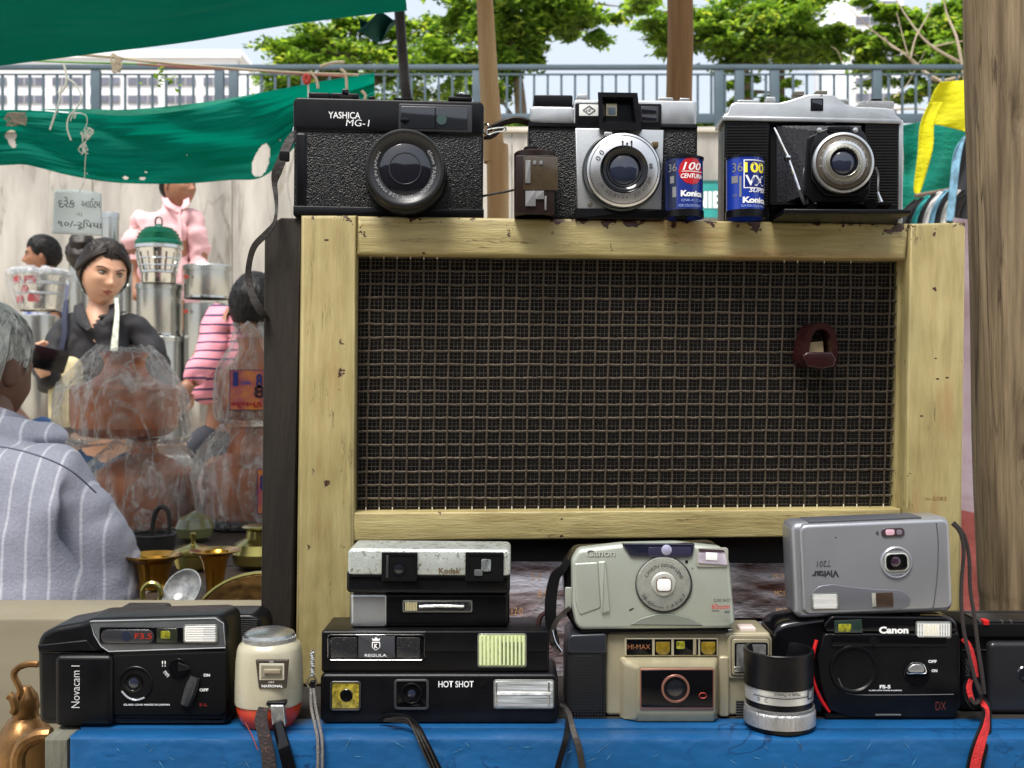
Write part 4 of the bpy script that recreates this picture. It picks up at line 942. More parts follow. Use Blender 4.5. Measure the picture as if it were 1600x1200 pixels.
def hand(o, P, d, side, mat, s=1.0, curl=.5, n=None):
    """palm at P pointing along d; fingers curl towards n"""
    d = Vector(d).normalized(); n = Vector(n or (0,-1,0)).normalized(); w = d.cross(n).normalized()*side
    ms = [];
    def chain(pts, rad): ms.append(tube(pts, rad, 8, False, 3))
    chain([P, P+d*.04*s, P+d*.085*s], [.020*s,.028*s,.026*s])
    for i, (off, L_) in enumerate(((-.030,.068),(-.011,.078),(.010,.073),(.029,.056))):
        b = P+d*.08*s+w*off*s; a1 = d*math.cos(curl*.6)+n*math.sin(curl*.6); a2 = d*math.cos(curl*1.6)+n*math.sin(curl*1.6); a3 = d*math.cos(curl*2.4)+n*math.sin(curl*2.4)
        chain([b-d*.02*s, b, b+a1*L_*.42*s, b+(a1*.42+a2*.32)*L_*s, b+(a1*.42+a2*.32+a3*.26)*L_*s], [.009*s,.0095*s,.0088*s,.008*s,.0062*s])
    b = P+d*.03*s-w*.024*s; a1 = (d*.75-w*.7+n*.3).normalized(); chain([b, b+a1*.03*s, b+(a1*.03+(d+n*.3)*.028)*s], [.012*s,.0105*s,.008*s])
    return link('hand', join(ms), mat, o, sharp=180)
def person(label, px, Y, group=None):
    o = empty('person', (at(px, 0, Y).x, Y, 0), label, 'person', group); return o, Vector(o.location)
def HM(p, yaw, pitch=0, roll=0): return Matrix.Translation(p) @ Matrix.Rotation(R(yaw), 4, 'Z') @ Matrix.Rotation(R(pitch), 4, 'X') @ Matrix.Rotation(R(roll), 4, 'Y')

# ---- woman in black
Y = 3.9; o, org = person('woman in a black shirt with dark hair tied back, frowning to the right', 165, Y)
A = lambda px, py, dy=0: at(px, py, Y+dy)-org
bs_ = M('black_shirt', (.016,.015,.018), .75, bump=.4, bs=40, var=.3, vs=12)
ground_z = 0
skin_body('body', o, [[(A(162,640), (.12,.10)), (A(160,560), (.12,.09)), (A(158,500), (.09,.07)), (A(157,480), (.045,.045)), (A(158,462), (.042,.045)), (A(158,445), (.04,.05))], [0, (A(150,720), (.13,.11)), (A(148,800), (.09,.09)), (A(146,950), (.06,.06)), (Vector((A(146,0).x,0,.10)), (.05,.05)), (Vector((A(146,0).x,-.14,.04)), (.04,.03))],
    [6, (A(180,800), (.09,.09)), (A(182,950), (.06,.06)), (Vector((A(182,0).x,0,.10)), (.05,.05)), (Vector((A(182,0).x,-.14,.04)), (.04,.03))]], skin1, 2)
sh = skin_body('shirt', o, [[(A(160,690), (.17,.13)), (A(160,640), (.165,.125)), (A(162,580), (.16,.12)), (A(162,530), (.155,.11)), (A(160,505), (.12,.085)), (A(158,492), (.075,.065))],
    [3, (A(118,508), (.062,.065)), (A(94,534), (.058,.06)), (A(80,572,-.06), (.055,.056)), (A(76,600,-.14), (.05,.05)), (A(72,585,-.30), (.04,.04))],
    [3, (A(206,508), (.062,.065)), (A(232,538), (.058,.062)), (A(246,578), (.056,.056)), (A(252,620,-.06), (.055,.055)), (A(225,650,-.2), (.045,.045))]], bs_, 3, .022, 9, 2)
bmv = bmesh.new(); bmv.from_mesh(sh.data); zv, zt2 = A(150,522).z, A(150,476).z; xc = A(152,0).x
bmesh.ops.delete(bmv, geom=[f_ for f_ in bmv.faces if f_.calc_center_median().y < .02 and f_.calc_center_median().z > zv and abs(f_.calc_center_median().x-xc-.01) < (f_.calc_center_median().z-zv)*.55], context='FACES'); bmv.to_mesh(sh.data); bmv.free()
thicken(sh, .005)
jean = M('blue_jeans', srgb(52,78,108), .85, bump=.5, bs=400, var=.3, vs=14)
skin_body('jeans', o, [[(A(160,670), (.16,.13)), (A(160,720), (.17,.14))], [1, (A(142,800), (.10,.10)), (A(142,950), (.075,.075)), (Vector((A(144,0).x,0,.12)), (.06,.06))], [1, (A(182,800), (.10,.10)), (A(184,950), (.075,.075)), (Vector((A(184,0).x,0,.12)), (.06,.06))]], jean, 2, .006, 12, 1)
def wline(p, th):
    t = abs(th)
    e = .30-.05*math.cos(th*2) if t < R(35) else (.27-.47*((t-R(35))/R(55))**1.3 if t < R(90) else -.22)
    return p.z-e
hd = make_head(o, .228, skin1, HM(A(161,426,-.03), 40, 12, 6), hair_d, wline, True, .05, strands=(3600, .11, .0045, lambda p: Vector((0, 1, .9 if p.y < 0 else .5))), look=(.014,-.012))
# bun and side hair
for (cx, cy, r, dy) in ((130,383,.050,.06),(121,396,.045,.08),(131,402,.055,.06)):
    e = bmesh.new(); bmesh.ops.create_icosphere(e, subdivisions=4, radius=r)
    for v_ in e.verts: v_.co *= 1+.16*noise.noise(v_.co*22)+.10*noise.noise(Vector((v_.co.x*9, v_.co.y*60, v_.co.z*60)))
    m = bpy.data.meshes.new('bun'); e.to_mesh(m); e.free(); m.transform(Matrix.Translation(A(cx, cy, dy))); link('hair_bun', m, hair_d, hd, sharp=180)
SW = HM(A(161,426,-.03), 40, 12, 6) @ Matrix.Scale(.228, 4)
def lock(o_, pts, off, r):
    P = []
    for th_, ph_ in pts:
        p = head_pt(R(th_), R(ph_), True); P.append(SW @ (p+p.normalized()*off))
    link('hair_lock', tube(P, [r*.4]+[r]*(len(P)-2)+[r*.5], 6, False, 5), hair_d, o_, sharp=180)
for sgn in (-1, 1):
    for i in range(11):
        t = i/10; lock(hd, [(sgn*(6+t*8)-8, 62-t*22), (sgn*(34+t*14)-6, 46-t*22), (sgn*(66+t*10), 26-t*18), (sgn*(100+t*4), 12-t*14), (sgn*(140), 16-t*10), (sgn*172, 24-t*6)], .042+.010*random.random(), .0050+.002*random.random())
for i in range(5): lock(hd, [(-60-i*4, 24-i*2), (-74-i*2, 4), (-82-i, -14), (-84+i*3, -32-i*3)], .03+.012*random.random(), .0022)
for i in range(4): lock(hd, [(46+i*6, 34), (62+i*3, 12), (70+i*3, -10), (70+i*5, -26-i*3)], .03+.012*random.random(), .0020)
# open collar
col = M('black_collar', (.012,.012,.014), .7)
for P, w_ in (([A(122,476,-.02), A(126,495,-.09), A(140,515,-.135)], .045), ([A(176,476,-.03), A(176,492,-.10), A(158,508,-.135)], .040)):
    link('collar', ribbon(P, [w_*.7, w_, w_*.4], .006, (.1,-1,.2)), bs_, sh, sharp=60)
link('earring', lathe([(.0001,-.008),(.006,-.004),(.006,.004),(.0001,.008)], 10), M('teal_bead', srgb(150,190,180), .3), hd); bpy.data.objects['earring'].location = A(131,452,-.05)
stw = M('white_strap', srgb(210,215,195), .7, bump=.4, bs=300, var=.3, vs=80)
link('bag_strap', ribbon([A(182,466,-.09), A(183,490,-.12), A(181,515,-.14), A(178,548,-.15)], [.012,.016,.02,.026], .004, (0,-1,0)), stw, o); link('bag_strap', ribbon([A(104,470,.0), A(101,492,-.08), A(101,520,-.11), A(96,545,-.12)], .020, .005, (0,-1,0)), M('navy_strap', (.02,.025,.05), .8), o)
hand(o, A(71,588,-.33), (-.35,-.1,1), -1, skin1, .9, .5, (1,-.2,-.1))
for px_ in (183, 172): pass
ph_ = prism2(rrect(0,0,.075,.15,.01), -.005, .005, .002); ph_.transform(Matrix.Translation(A(70,560,-.40)) @ Matrix.Rotation(R(-72),4,'Y') @ Matrix.Rotation(R(50),4,'X'))
pho = link('phone', ph_, blk_gloss()); pho.location = org; tag(pho, 'black phone held in the hand of the woman in black', 'phone')
tag(link('canvas_bag', (lambda m: (m.transform(Matrix.Translation(at(103,612,3.7))), m)[1])(prism2(rrect(0,0,.10,.24,.04), -.04, .04, .02)), M('cream_canvas', srgb(205,192,150), .8, var=.1, vs=20, bump=.4, bs=100)), 'cream canvas bag at the hip of the woman in black', 'bag')

# ---- man in pink shirt, on a raised step
Y = 5.9
step = boxm(at(190,0,5.6).x, at(330,0,5.6).x, 5.6, 6.3, 0, .62); link('raised_step', step, conc, kind='structure')
o, org = person('man in a pale pink shirt standing behind the steel tins, looking right', 262, Y); A = lambda px, py, dy=0: at(px, py, Y+dy)-org
pk = M('pink_shirt', srgb(226,178,180), .8, bump=.5, bs=30, var=.08, vs=8)
g = .64
skin_body('body', o, [[(A(262,460), (.15,.11)), (A(262,400), (.15,.11)), (A(262,340), (.12,.10)), (A(270,322), (.06,.06)), (A(274,300), (.055,.06))],
    [2, (A(222,345), (.06,.06)), (A(208,390), (.05,.05)), (A(211,430), (.04,.04)), (A(214,470,-.06), (.03,.03))], [2, (A(303,345), (.06,.06)), (A(312,390), (.05,.05)), (A(310,440), (.04,.04))],
    [0, (A(246,520), (.09,.09)), (A(246,600), (.06,.06)), (Vector((A(246,0).x,0,g+.06)), (.05,.05))], [0, (A(280,520), (.09,.09)), (A(280,600), (.06,.06)), (Vector((A(280,0).x,0,g+.06)), (.05,.05))]], skin2, 2)
sh = skin_body('shirt', o, [[(A(260,500), (.19,.13)), (A(260,450), (.175,.13)), (A(260,390), (.175,.125)), (A(262,345), (.165,.115)), (A(268,328), (.10,.085)), (A(272,318), (.065,.065))],
    [3, (A(224,342), (.085,.08)), (A(212,372), (.075,.075)), (A(208,402), (.07,.07))], [3, (A(300,340), (.085,.08)), (A(310,372), (.075,.075)), (A(311,415), (.065,.065)), (A(309,440), (.055,.055))]], pk, 3, .034, 8, 5)
skin_body('trousers', o, [[(A(262,490), (.17,.13)), (A(262,520), (.17,.13))], [1, (A(246,560), (.10,.10)), (Vector((A(246,0).x,0,g+.05)), (.07,.07))], [1, (A(280,560), (.10,.10)), (Vector((A(280,0).x,0,g+.05)), (.07,.07))]], M('dark_trousers', (.02,.02,.025), .8), 2)
def mline(p, th, f=.30):
    t = abs(th); e = f if t < R(45) else (f-(f-.0)*((t-R(45))/R(30)) if t < R(75) else (0 if t < R(100) else max(-.26, -(t-R(100))*.9)))
    return p.z-e
crop = (2600, .07, .005, lambda p: Vector((-.2, .3, -1)))
make_head(o, .245, skin2, HM(A(279,291,-.02), 62, -2, 0), hair_b, mline, False, .035, strands=crop)
for P in ([A(256,306,-.02), A(262,318,-.10), A(275,326,-.12)], [A(290,306,-.05), A(291,318,-.10), A(284,326,-.12)]): link('collar', ribbon(P, [.03,.034,.018], .006, (0,-1,.1)), pk, sh)
link('placket', ribbon([A(280,334,-.115), A(281,380,-.128), A(281,440,-.13)], .018, .003, (0,-1,0)), pk, sh)
link('sleeve_cuff', lathe([(.062,-.012),(.068,-.01),(.068,.012),(.062,.014)], 24), pk, sh); bpy.data.objects['sleeve_cuff'].location = A(208,404)

# ---- man at far left in profile
Y = 6.6; o, org = person('young man with black hair seen in profile at the far left', 75, Y); A = lambda px, py, dy=0: at(px, py, Y+dy)-org
skin_body('body', o, [[(A(92,560), (.15,.12)), (A(90,480), (.15,.11)), (A(84,440), (.10,.09)), (A(74,424), (.055,.055)), (A(69,410), (.05,.055))], [0, (A(86,640), (.09,.09)), (A(86,740), (.06,.06)), (Vector((A(86,0).x,0,.07)), (.05,.05))], [0, (A(104,640), (.09,.09)), (A(104,740), (.06,.06)), (Vector((A(104,0).x,0,.07)), (.05,.05))]], skin2, 2)
skin_body('shirt', o, [[(A(92,600), (.19,.15)), (A(92,520), (.19,.14)), (A(92,460), (.16,.12)), (A(84,434), (.10,.085)), (A(78,426), (.07,.065))], [2, (A(112,462), (.08,.08)), (A(116,520), (.07,.07))], [2, (A(62,470,-.1), (.08,.08)), (A(54,520,-.16), (.07,.07))]], M('blue_grey_shirt', srgb(58,72,128), .8, bump=.5, bs=40, wear=.5, wcol=srgb(190,195,205), wscale=5), 2, .01, 8, 3)
make_head(o, .24, skin2, HM(A(66,401), -72, 0, 0), hair_b, lambda p, th: mline(p, th, .24), False, .07, strands=(3000, .12, .006, lambda p: Vector((0, -1, .1))))

# ---- bending person in striped shirt
def stripe_mat(key, c1, c2, period, width, axis=2, rough=.8, soft=.01, dist=.02, dsc=6, rot=0, bump=.4, thin=None):
    m = bpy.data.materials.new(key); m.use_nodes = True; nt = m.node_tree; N, L = nt.nodes, nt.links; P = N['Principled BSDF']; P.inputs['Roughness'].default_value = rough
    tc = N.new('ShaderNodeTexCoord'); mp = N.new('ShaderNodeMapping'); mp.inputs['Rotation'].default_value = (0, R(rot), 0); L.new(tc.outputs['Object'], mp.inputs[0])
    n = N.new('ShaderNodeTexNoise'); n.inputs['Scale'].default_value = dsc; n.inputs['Detail'].default_value = 2; L.new(mp.outputs[0], n.inputs[0])
    sp = N.new('ShaderNodeSeparateXYZ'); L.new(mp.outputs[0], sp.inputs[0])
    a = N.new('ShaderNodeMath'); a.operation = 'MULTIPLY_ADD'; L.new(n.outputs['Fac'], a.inputs[0]); a.inputs[1].default_value = dist; L.new(sp.outputs[axis], a.inputs[2])
    d = N.new('ShaderNodeMath'); d.operation = 'DIVIDE'; L.new(a.outputs[0], d.inputs[0]); d.inputs[1].default_value = period
    fr = N.new('ShaderNodeMath'); fr.operation = 'FRACT'; L.new(d.outputs[0], fr.inputs[0])
    r = N.new('ShaderNodeValToRGB'); r.color_ramp.interpolation = 'LINEAR'; L.new(fr.outputs[0], r.inputs[0]); e = r.color_ramp.elements
    e[0].position = 0; e[0].color = (*c2,1); e[1].position = width; e[1].color = (*c2,1); x = e.new(width+.06); x.color = (*c1,1); x = e.new(.96); x.color = (*c1,1); x = e.new(1); x.color = (*c2,1)
    wv = N.new('ShaderNodeTexNoise'); wv.inputs['Scale'].default_value = 260; wv.inputs['Detail'].default_value = 3; L.new(tc.outputs['Object'], wv.inputs[0])
    mr = N.new('ShaderNodeMapRange'); L.new(wv.outputs['Fac'], mr.inputs[0]); mr.inputs[3].default_value = .72; mr.inputs[4].default_value = 1.2
    mu = N.new('ShaderNodeMix'); mu.data_type = 'RGBA'; mu.blend_type = 'MULTIPLY'; mu.inputs[0].default_value = 1; L.new(r.outputs[0], mu.inputs[6]); L.new(mr.outputs[0], mu.inputs[7]); L.new(mu.outputs[2], P.inputs['Base Color'])
    b = N.new('ShaderNodeBump'); b.inputs['Strength'].default_value = bump; b.inputs['Distance'].default_value = .004; L.new(wv.outputs['Fac'], b.inputs['Height']); L.new(b.outputs[0], P.inputs['Normal'])
    return m
Y = 3.3; o, org = person('bending person in a pink shirt with navy stripes, partly hidden by the radio', 350, Y); A = lambda px, py, dy=0: at(px, py, Y+dy)-org
stp = stripe_mat('pink_striped_shirt', srgb(232,150,164), srgb(44,46,86), .028, .16, 2, dist=.05, dsc=4)
skin_body('body', o, [[(A(352,650), (.09,.08)), (A(362,580), (.09,.08)), (A(382,515), (.08,.07)), (A(394,492,-.05), (.04,.04)), (A(396,480,-.1), (.04,.04))], [2, (A(352,496,-.03), (.05,.05)), (A(330,540,-.1), (.04,.04)), (A(311,578,-.16), (.036,.036)), (A(298,602,-.2), (.028,.028))],
    [0, (A(336,720), (.09,.09)), (A(330,900), (.06,.06)), (Vector((A(330,0).x,0,.07)), (.05,.05))], [0, (A(372,720), (.09,.09)), (A(372,900), (.06,.06)), (Vector((A(372,0).x,0,.07)), (.05,.05))]], skin2, 2)
skin_body('shirt', o, [[(A(350,636), (.125,.12)), (A(354,600), (.12,.12)), (A(368,550), (.13,.12)), (A(384,508), (.12,.11)), (A(392,490), (.07,.07))], [3, (A(352,492,-.03), (.062,.062)), (A(330,540,-.1), (.052,.052)), (A(311,578,-.16), (.046,.046)), (A(298,600,-.2), (.036,.036))], [3, (A(430,515,-.03), (.07,.07)), (A(450,560,-.1), (.06,.06))]], stp, 3, .022, 9, 7)
skin_body('trousers', o, [[(A(350,640), (.13,.12)), (A(350,680), (.14,.13))], [1, (A(330,740), (.09,.09)), (A(322,900), (.07,.07)), (Vector((A(322,0).x,0,.08)), (.06,.06))], [1, (A(372,740), (.09,.09)), (A(374,900), (.07,.07)), (Vector((A(374,0).x,0,.08)), (.06,.06))]], M('slate_trousers', srgb(52,54,62), .8, var=.2, vs=10), 2)
make_head(o, .20, skin2, HM(A(398,478,-.10), 175, 30, 0), hair_b, lambda p, th: p.z+.38, False, .03, eyes=False, strands=crop)
hand(o, A(298,598,-.2), (-.5,-.2,-.6), 1, skin2, .9, .8, (.3,-.5,0))

# ---- old man in the foreground, back to us
Y = 1.52; o, org = person('grey haired man in a grey striped shirt seated with his back to us', 10, Y); A = lambda px, py, dy=0: at(px, py, Y+dy)-org
stg = stripe_mat('grey_striped_shirt', srgb(150,152,166), srgb(190,192,202), .0265, .07, 0, dist=.030, dsc=4.5, bump=.2)
skin_body('body', o, [[(A(-30,1100), (.12,.10)), (A(-30,900), (.13,.10)), (A(-30,770), (.10,.07)), (A(-20,700,.07), (.035,.035)), (A(-20,645,.10), (.042,.045)), (A(-26,600,.13), (.035,.04))],
    [0, (Vector((A(-90,0).x,.1,.42)), (.09,.09)), (Vector((A(-120,0).x,.5,.44)), (.06,.06)), (Vector((A(-120,0).x,.52,.06)), (.045,.045))], [0, (Vector((A(30,0).x,.1,.42)), (.09,.09)), (Vector((A(60,0).x,.5,.44)), (.06,.06)), (Vector((A(60,0).x,.52,.06)), (.045,.045))]], skin3, 2)
shm = skin_body('shirt', o, [[(A(-20,1160), (.22,.13)), (A(-20,1000), (.21,.13)), (A(-15,880), (.215,.125)), (A(-14,785), (.19,.11)), (A(-20,712,.03), (.10,.08)), (A(-16,684,.06), (.062,.062))],
    [3, (A(92,770,.01), (.085,.085)), (A(134,850,.02), (.075,.08)), (A(158,960,.03), (.068,.075)), (A(165,1060,.10), (.06,.06))], [3, (A(-170,780,.01), (.085,.085)), (A(-210,860,.02), (.075,.08)), (A(-230,960,.1), (.065,.07))]], stg, 4, .014, 9, 4)
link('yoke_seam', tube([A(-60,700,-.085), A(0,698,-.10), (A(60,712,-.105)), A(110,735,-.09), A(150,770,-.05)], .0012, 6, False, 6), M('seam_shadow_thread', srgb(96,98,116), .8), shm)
link('collar', (lambda m: m)(lathe([(.062,-.02),(.066,-.018),(.064,.016),(.058,.018),(.056,.0)], 36)), stg, shm); bpy.data.objects['collar'].location = (0,0,0)
c_ = [c for c in shm.children if c.name.startswith('collar')][0]; c_.location = A(-14, 668, .07); c_.rotation_euler = (R(-22), R(10), 0)
make_head(o, .20, skin3, HM(A(-32,580,.13), 160, 12, 0), hair_g, lambda p, th: mline(p, th, .3)-(.12 if R(78) < abs(th) < R(104) else 0), False, .055, eyes=False, strands=(9000, .10, .004, lambda p: Vector((.3, .2, -1))))
tag(link('stool', boxm(org.x-.22, org.x+.2, org.y-.12, org.y+.2, .30, .36, .01), tw), 'low wooden stool under the seated grey haired man', 'stool')
st_ = bpy.data.objects['stool']
for x_, y_ in ((-.2,-.1),(.14,-.1),(-.2,.14),(.14,.14)): link('leg', boxm(org.x+x_, org.x+x_+.04, org.y+y_, org.y+y_+.04, 0, .299), tw, st_)

# ---- person in blue behind him
Y = 2.6; o, org = person('person in a blue shirt almost hidden behind the grey haired man', 45, Y); A = lambda px, py, dy=0: at(px, py, Y+dy)-org
skin_body('body', o, [[(A(30,780), (.10,.08)), (A(30,710), (.09,.07)), (A(14,660), (.045,.045)), (A(-10,630), (.045,.045))]], skin2, 2)
skin_body('shirt', o, [[(A(30,900), (.16,.13)), (A(30,760), (.16,.12)), (A(30,690), (.14,.11)), (A(14,660), (.065,.065))], [2, (A(72,668), (.065,.065)), (A(84,720), (.055,.055))]], M('blue_shirt', srgb(50,84,128), .85, bump=.5, bs=200, var=.2, vs=12), 3, .006, 10, 3)
make_head(o, .22, skin2, HM(A(-20,590), 175, 0, 0), hair_b, mline, False, .03, eyes=False)
# ------------------------------------------------------------ bench
ZB = H - 540/F*.70          # top of the blue bench
def bench_top_py(Y): return 600 + (H-ZB)/Y*F
blue = M('blue_bench_paint', srgb(16,72,118), .38, bump=.35, bs=45, var=.16, vs=9, wear=.715, wcol=(.20,.22,.17), wscale=34, bump2=.35, bs2=18, stretch=(1,1,1.6), crack=(20, 60, srgb(8,42,78)))
rawwood = M('grey_raw_wood', (.10,.10,.075), .8, bump=1, bs=50, var=.5, vs=14, stretch=(6,1,1))
bench = empty('bench', (0,.80,0), 'chipped blue painted wooden bench carrying the lower rows of cameras', 'bench')
def bpart(n, x0,x1,y0,y1,z0,z1,mat,bev=.003):
    me = boxm(x0,x1,y0-.80,y1-.80,z0,z1,bev); return link(n, me, mat, bench)
xl = (105-800)/F*.685
bm_ = bmesh.new(); bm_.from_mesh(boxm(xl, .56, .685-.80, .705-.80, ZB-.16, ZB-.0005, .004))
bmesh.ops.subdivide_edges(bm_, edges=[e for e in bm_.edges if e.calc_length() > .2], cuts=60, use_grid_fill=True)
for v in bm_.verts:
    if v.co.z > ZB-.01: v.co.z += noise.noise(v.co*22)*.0004 - .0001; v.co.y += noise.noise(v.co*30)*.0008
me_ = bpy.data.meshes.new('b'); bm_.to_mesh(me_); bm_.free()
link('front_board', me_, blue, bench)
darkb = M('dark_brown_board', srgb(28,24,20), .8, bump=.6, bs=40, var=.4, vs=12, stretch=(1,5,5))  # dark brown for the boards behind the blue strip
bpart('top_edge_board', xl, .56, .7055, .7245, ZB-.03, ZB-.0003, blue, .001)
bpart('top_board', xl, .56, .7250, .84, ZB-.03, ZB-.0004, darkb)
bpart('top_board', xl, .56, .845, 1.0, ZB-.03, ZB-.0003, darkb)
bpart('end_board', xl-.016, xl-.0005, .687, 1.0, ZB-.35, ZB-.002, rawwood)
for lx in (xl+.03, .50):
    for ly in (.73, .95): bpart('leg', lx, lx+.04, ly, ly+.04, 0, ZB-.0305, blue)

vf, ff = [], []
for i in range(80):
    x = random.uniform(xl+.005, .55); z = ZB-.003-abs(random.gauss(0,.018)); L_ = random.uniform(.004,.012); a = random.uniform(-1.2,1.2); y = .6848; c, s_ = math.cos(a), math.sin(a); i0 = len(vf)
    for (u, w) in ((-.5,0),(0,.0005),(.5,0),(0,-.0004)): vf.append((x+L_*(u*c)-w*s_, y-.80-(.0005 if w > 0 else .0002), z+L_*u*s_+w*c))
    ff.append((i0,i0+1,i0+2,i0+3))
link('paint_flakes', mesh('flakes', vf, ff), M('blue_flake', srgb(60,122,170), .5, vs=200, var=.6), bench, kind='stuff', sharp=None)
# ------------------------------------------------------------ radio
def paint():
    m = bpy.data.materials.new('cream_flaking_paint'); m.use_nodes = True; nt = m.node_tree; N, L = nt.nodes, nt.links
    P = N['Principled BSDF']; tc = N.new('ShaderNodeTexCoord')
    def mapn(sc):
        mp = N.new('ShaderNodeMapping'); mp.inputs['Scale'].default_value = sc; L.new(tc.outputs['Object'], mp.inputs[0]); return mp.outputs[0]
    def noi(vec, s, d=5, r=.6):
        n = N.new('ShaderNodeTexNoise'); n.inputs['Scale'].default_value = s; n.inputs['Detail'].default_value = d; n.inputs['Roughness'].default_value = r; L.new(vec, n.inputs[0]); return n.outputs['Fac']
    def ramp(f, cs):
        r = N.new('ShaderNodeValToRGB'); L.new(f, r.inputs[0]); e = r.color_ramp.elements
        while len(e) < len(cs): e.new(.5)
        for i, (p, c) in enumerate(cs): e[i].position = p; e[i].color = (*c, 1)
        return r.outputs[0]
    return m, nt, N, L, P, tc, mapn, noi, ramp
def paint_mat(vert=True, key='a'):
    m, nt, N, L, P, tc, mapn, noi, ramp = paint()
    st = (9, 9, 1) if vert else (1, 9, 9)
    v = mapn(st); v1 = mapn((1,1,1))
    base = ramp(noi(v, 14, 6, .65), [(.28, srgb(112,97,60)), (.45, srgb(156,141,92)), (.68, srgb(184,171,122))])
    big = ramp(noi(v1, 9, 3), [(.35, srgb(126,111,70)), (.7, srgb(186,172,122))])
    mx = N.new('ShaderNodeMix'); mx.data_type = 'RGBA'; mx.inputs[0].default_value = .45; L.new(base, mx.inputs[6]); L.new(big, mx.inputs[7])
    # reddish rubbed patches
    mx2 = N.new('ShaderNodeMix'); mx2.data_type = 'RGBA'; L.new(ramp(noi(mapn((.8,3,5) if not vert else (4,3,.8)), 7, 4), [(.55,(0,0,0)), (.74,(.6,.6,.6))]), mx2.inputs[0])
    L.new(mx.outputs[2], mx2.inputs[6]); mx2.inputs[7].default_value = (*srgb(150,92,52), 1)
    chips = ramp(noi(v1, 85, 6, .62), [(.675,(0,0,0)), (.69,(1,1,1))])
    # heavier chipping on the top edge
    sx = N.new('ShaderNodeSeparateXYZ'); L.new(tc.outputs['Object'], sx.inputs[0])
    mr = N.new('ShaderNodeMapRange'); L.new(sx.outputs[2], mr.inputs[0]); mr.inputs[1].default_value = ZT-ZB-.010; mr.inputs[2].default_value = ZT-ZB; mr.inputs[3].default_value = 0; mr.inputs[4].default_value = .17
    ad = N.new('ShaderNodeMath'); ad.operation = 'ADD'; L.new(noi(v1, 55, 5, .6), ad.inputs[0]); L.new(mr.outputs[0], ad.inputs[1])
    edge = ramp(ad.outputs[0], [(.70,(0,0,0)), (.715,(1,1,1))])
    mxx = N.new('ShaderNodeMath'); mxx.operation = 'MAXIMUM'; L.new(chips, mxx.inputs[0]); L.new(edge, mxx.inputs[1])
    mx3 = N.new('ShaderNodeMix'); mx3.data_type = 'RGBA'; L.new(mxx.outputs[0], mx3.inputs[0]); L.new(mx2.outputs[2], mx3.inputs[6]); mx3.inputs[7].default_value = (*srgb(62,34,22), 1)
    # thin cracks along the grain
    cn = noi(v, 7, 5, .6); b1 = N.new('ShaderNodeMath'); b1.operation = 'SUBTRACT'; L.new(cn, b1.inputs[0]); b1.inputs[1].default_value = .47
    b2_ = N.new('ShaderNodeMath'); b2_.operation = 'ABSOLUTE'; L.new(b1.outputs[0], b2_.inputs[0])
    b3 = N.new('ShaderNodeMath'); b3.operation = 'MULTIPLY_ADD'; b3.use_clamp = True; L.new(b2_.outputs[0], b3.inputs[0]); b3.inputs[1].default_value = -110; b3.inputs[2].default_value = 1
    b4 = N.new('ShaderNodeMath'); b4.operation = 'MULTIPLY'; L.new(b3.outputs[0], b4.inputs[0]); L.new(ramp(noi(v1, 16, 3), [(.50,(0,0,0)), (.60,(.8,.8,.8))]), b4.inputs[1])
    mx4 = N.new('ShaderNodeMix'); mx4.data_type = 'RGBA'; L.new(b4.outputs[0], mx4.inputs[0]); L.new(mx3.outputs[2], mx4.inputs[6]); mx4.inputs[7].default_value = (*srgb(74,56,34), 1)
    L.new(mx4.outputs[2], P.inputs['Base Color']); P.inputs['Roughness'].default_value = .42
    b = N.new('ShaderNodeBump'); b.inputs['Strength'].default_value = .45; b.inputs['Distance'].default_value = .002; L.new(noi(v, 30, 6, .7), b.inputs['Height'])
    b2 = N.new('ShaderNodeBump'); b2.invert = True; b2.inputs['Strength'].default_value = .8; b2.inputs['Distance'].default_value = .001; L.new(mxx.outputs[0], b2.inputs['Height']); L.new(b.outputs[0], b2.inputs['Normal'])
    L.new(b2.outputs[0], P.inputs['Normal'])
    return m
ZT = H + 263/F*.80          # top of the radio at the front left
radio = K('radio', 'big old valve radio with cream flaking frame and woven grille, standing on the blue bench', 'radio', 470, .80, ZB, yaw=3.2, roll=.55)
pv, ph = paint_mat(True), paint_mat(False)
def rpoly(name, pts, d0, d1, mat, bev, sub=0, **k):
    return radio.poly(name, pts, d0, d1, mat, bev, **k)
# the four frame pieces
rpoly('frame_post', [(470,336),(557,336),(551,1090),(461,1090)], 0, 30, pv, 3.2, base=1080)
rpoly('frame_post', [(1422,349),(1510,347),(1500,1090),(1408,1090)], 0, 30, pv, 2.4, base=1080)
rpoly('frame_rail', [(558,337),(1421,348.5),(1416,405),(557.5,397)], 1.2, 29, ph, 3.0)
rpoly('frame_rail', [(551.5,801),(1408,795),(1409,838),(551.5,846)], 2.0, 29, ph, 2.0)
cabm = M('dark_cabinet_wood', srgb(34,27,19), .8, bump=.5, bs=60, var=.4, vs=8, stretch=(6,6,1))
pl = radio.l(413, 600, 16); pr = radio.l(1513, 600, 16); pt = radio.l(900, 338, 16)
tt = radio.l(900, 343, 0).z
me = prism2(rrect((pl.x+pr.x)/2, tt/2, pr.x-pl.x, tt-.0004, .010, 6), .0305, .20, .004)
radio.out('cabinet', me, cabm)
# side cheeks of the cabinet left of the frame
q = radio.l(462, 600, 12)
me = prism2([(pl.x, .0004), (q.x-.001, .0004), (q.x+.0035, tt-.001), (pl.x+.012, tt-.001), (pl.x+.004, tt-.006), (pl.x, tt-.016)], .010, .030, .002)
radio.out('cabinet_side', me, cabm)
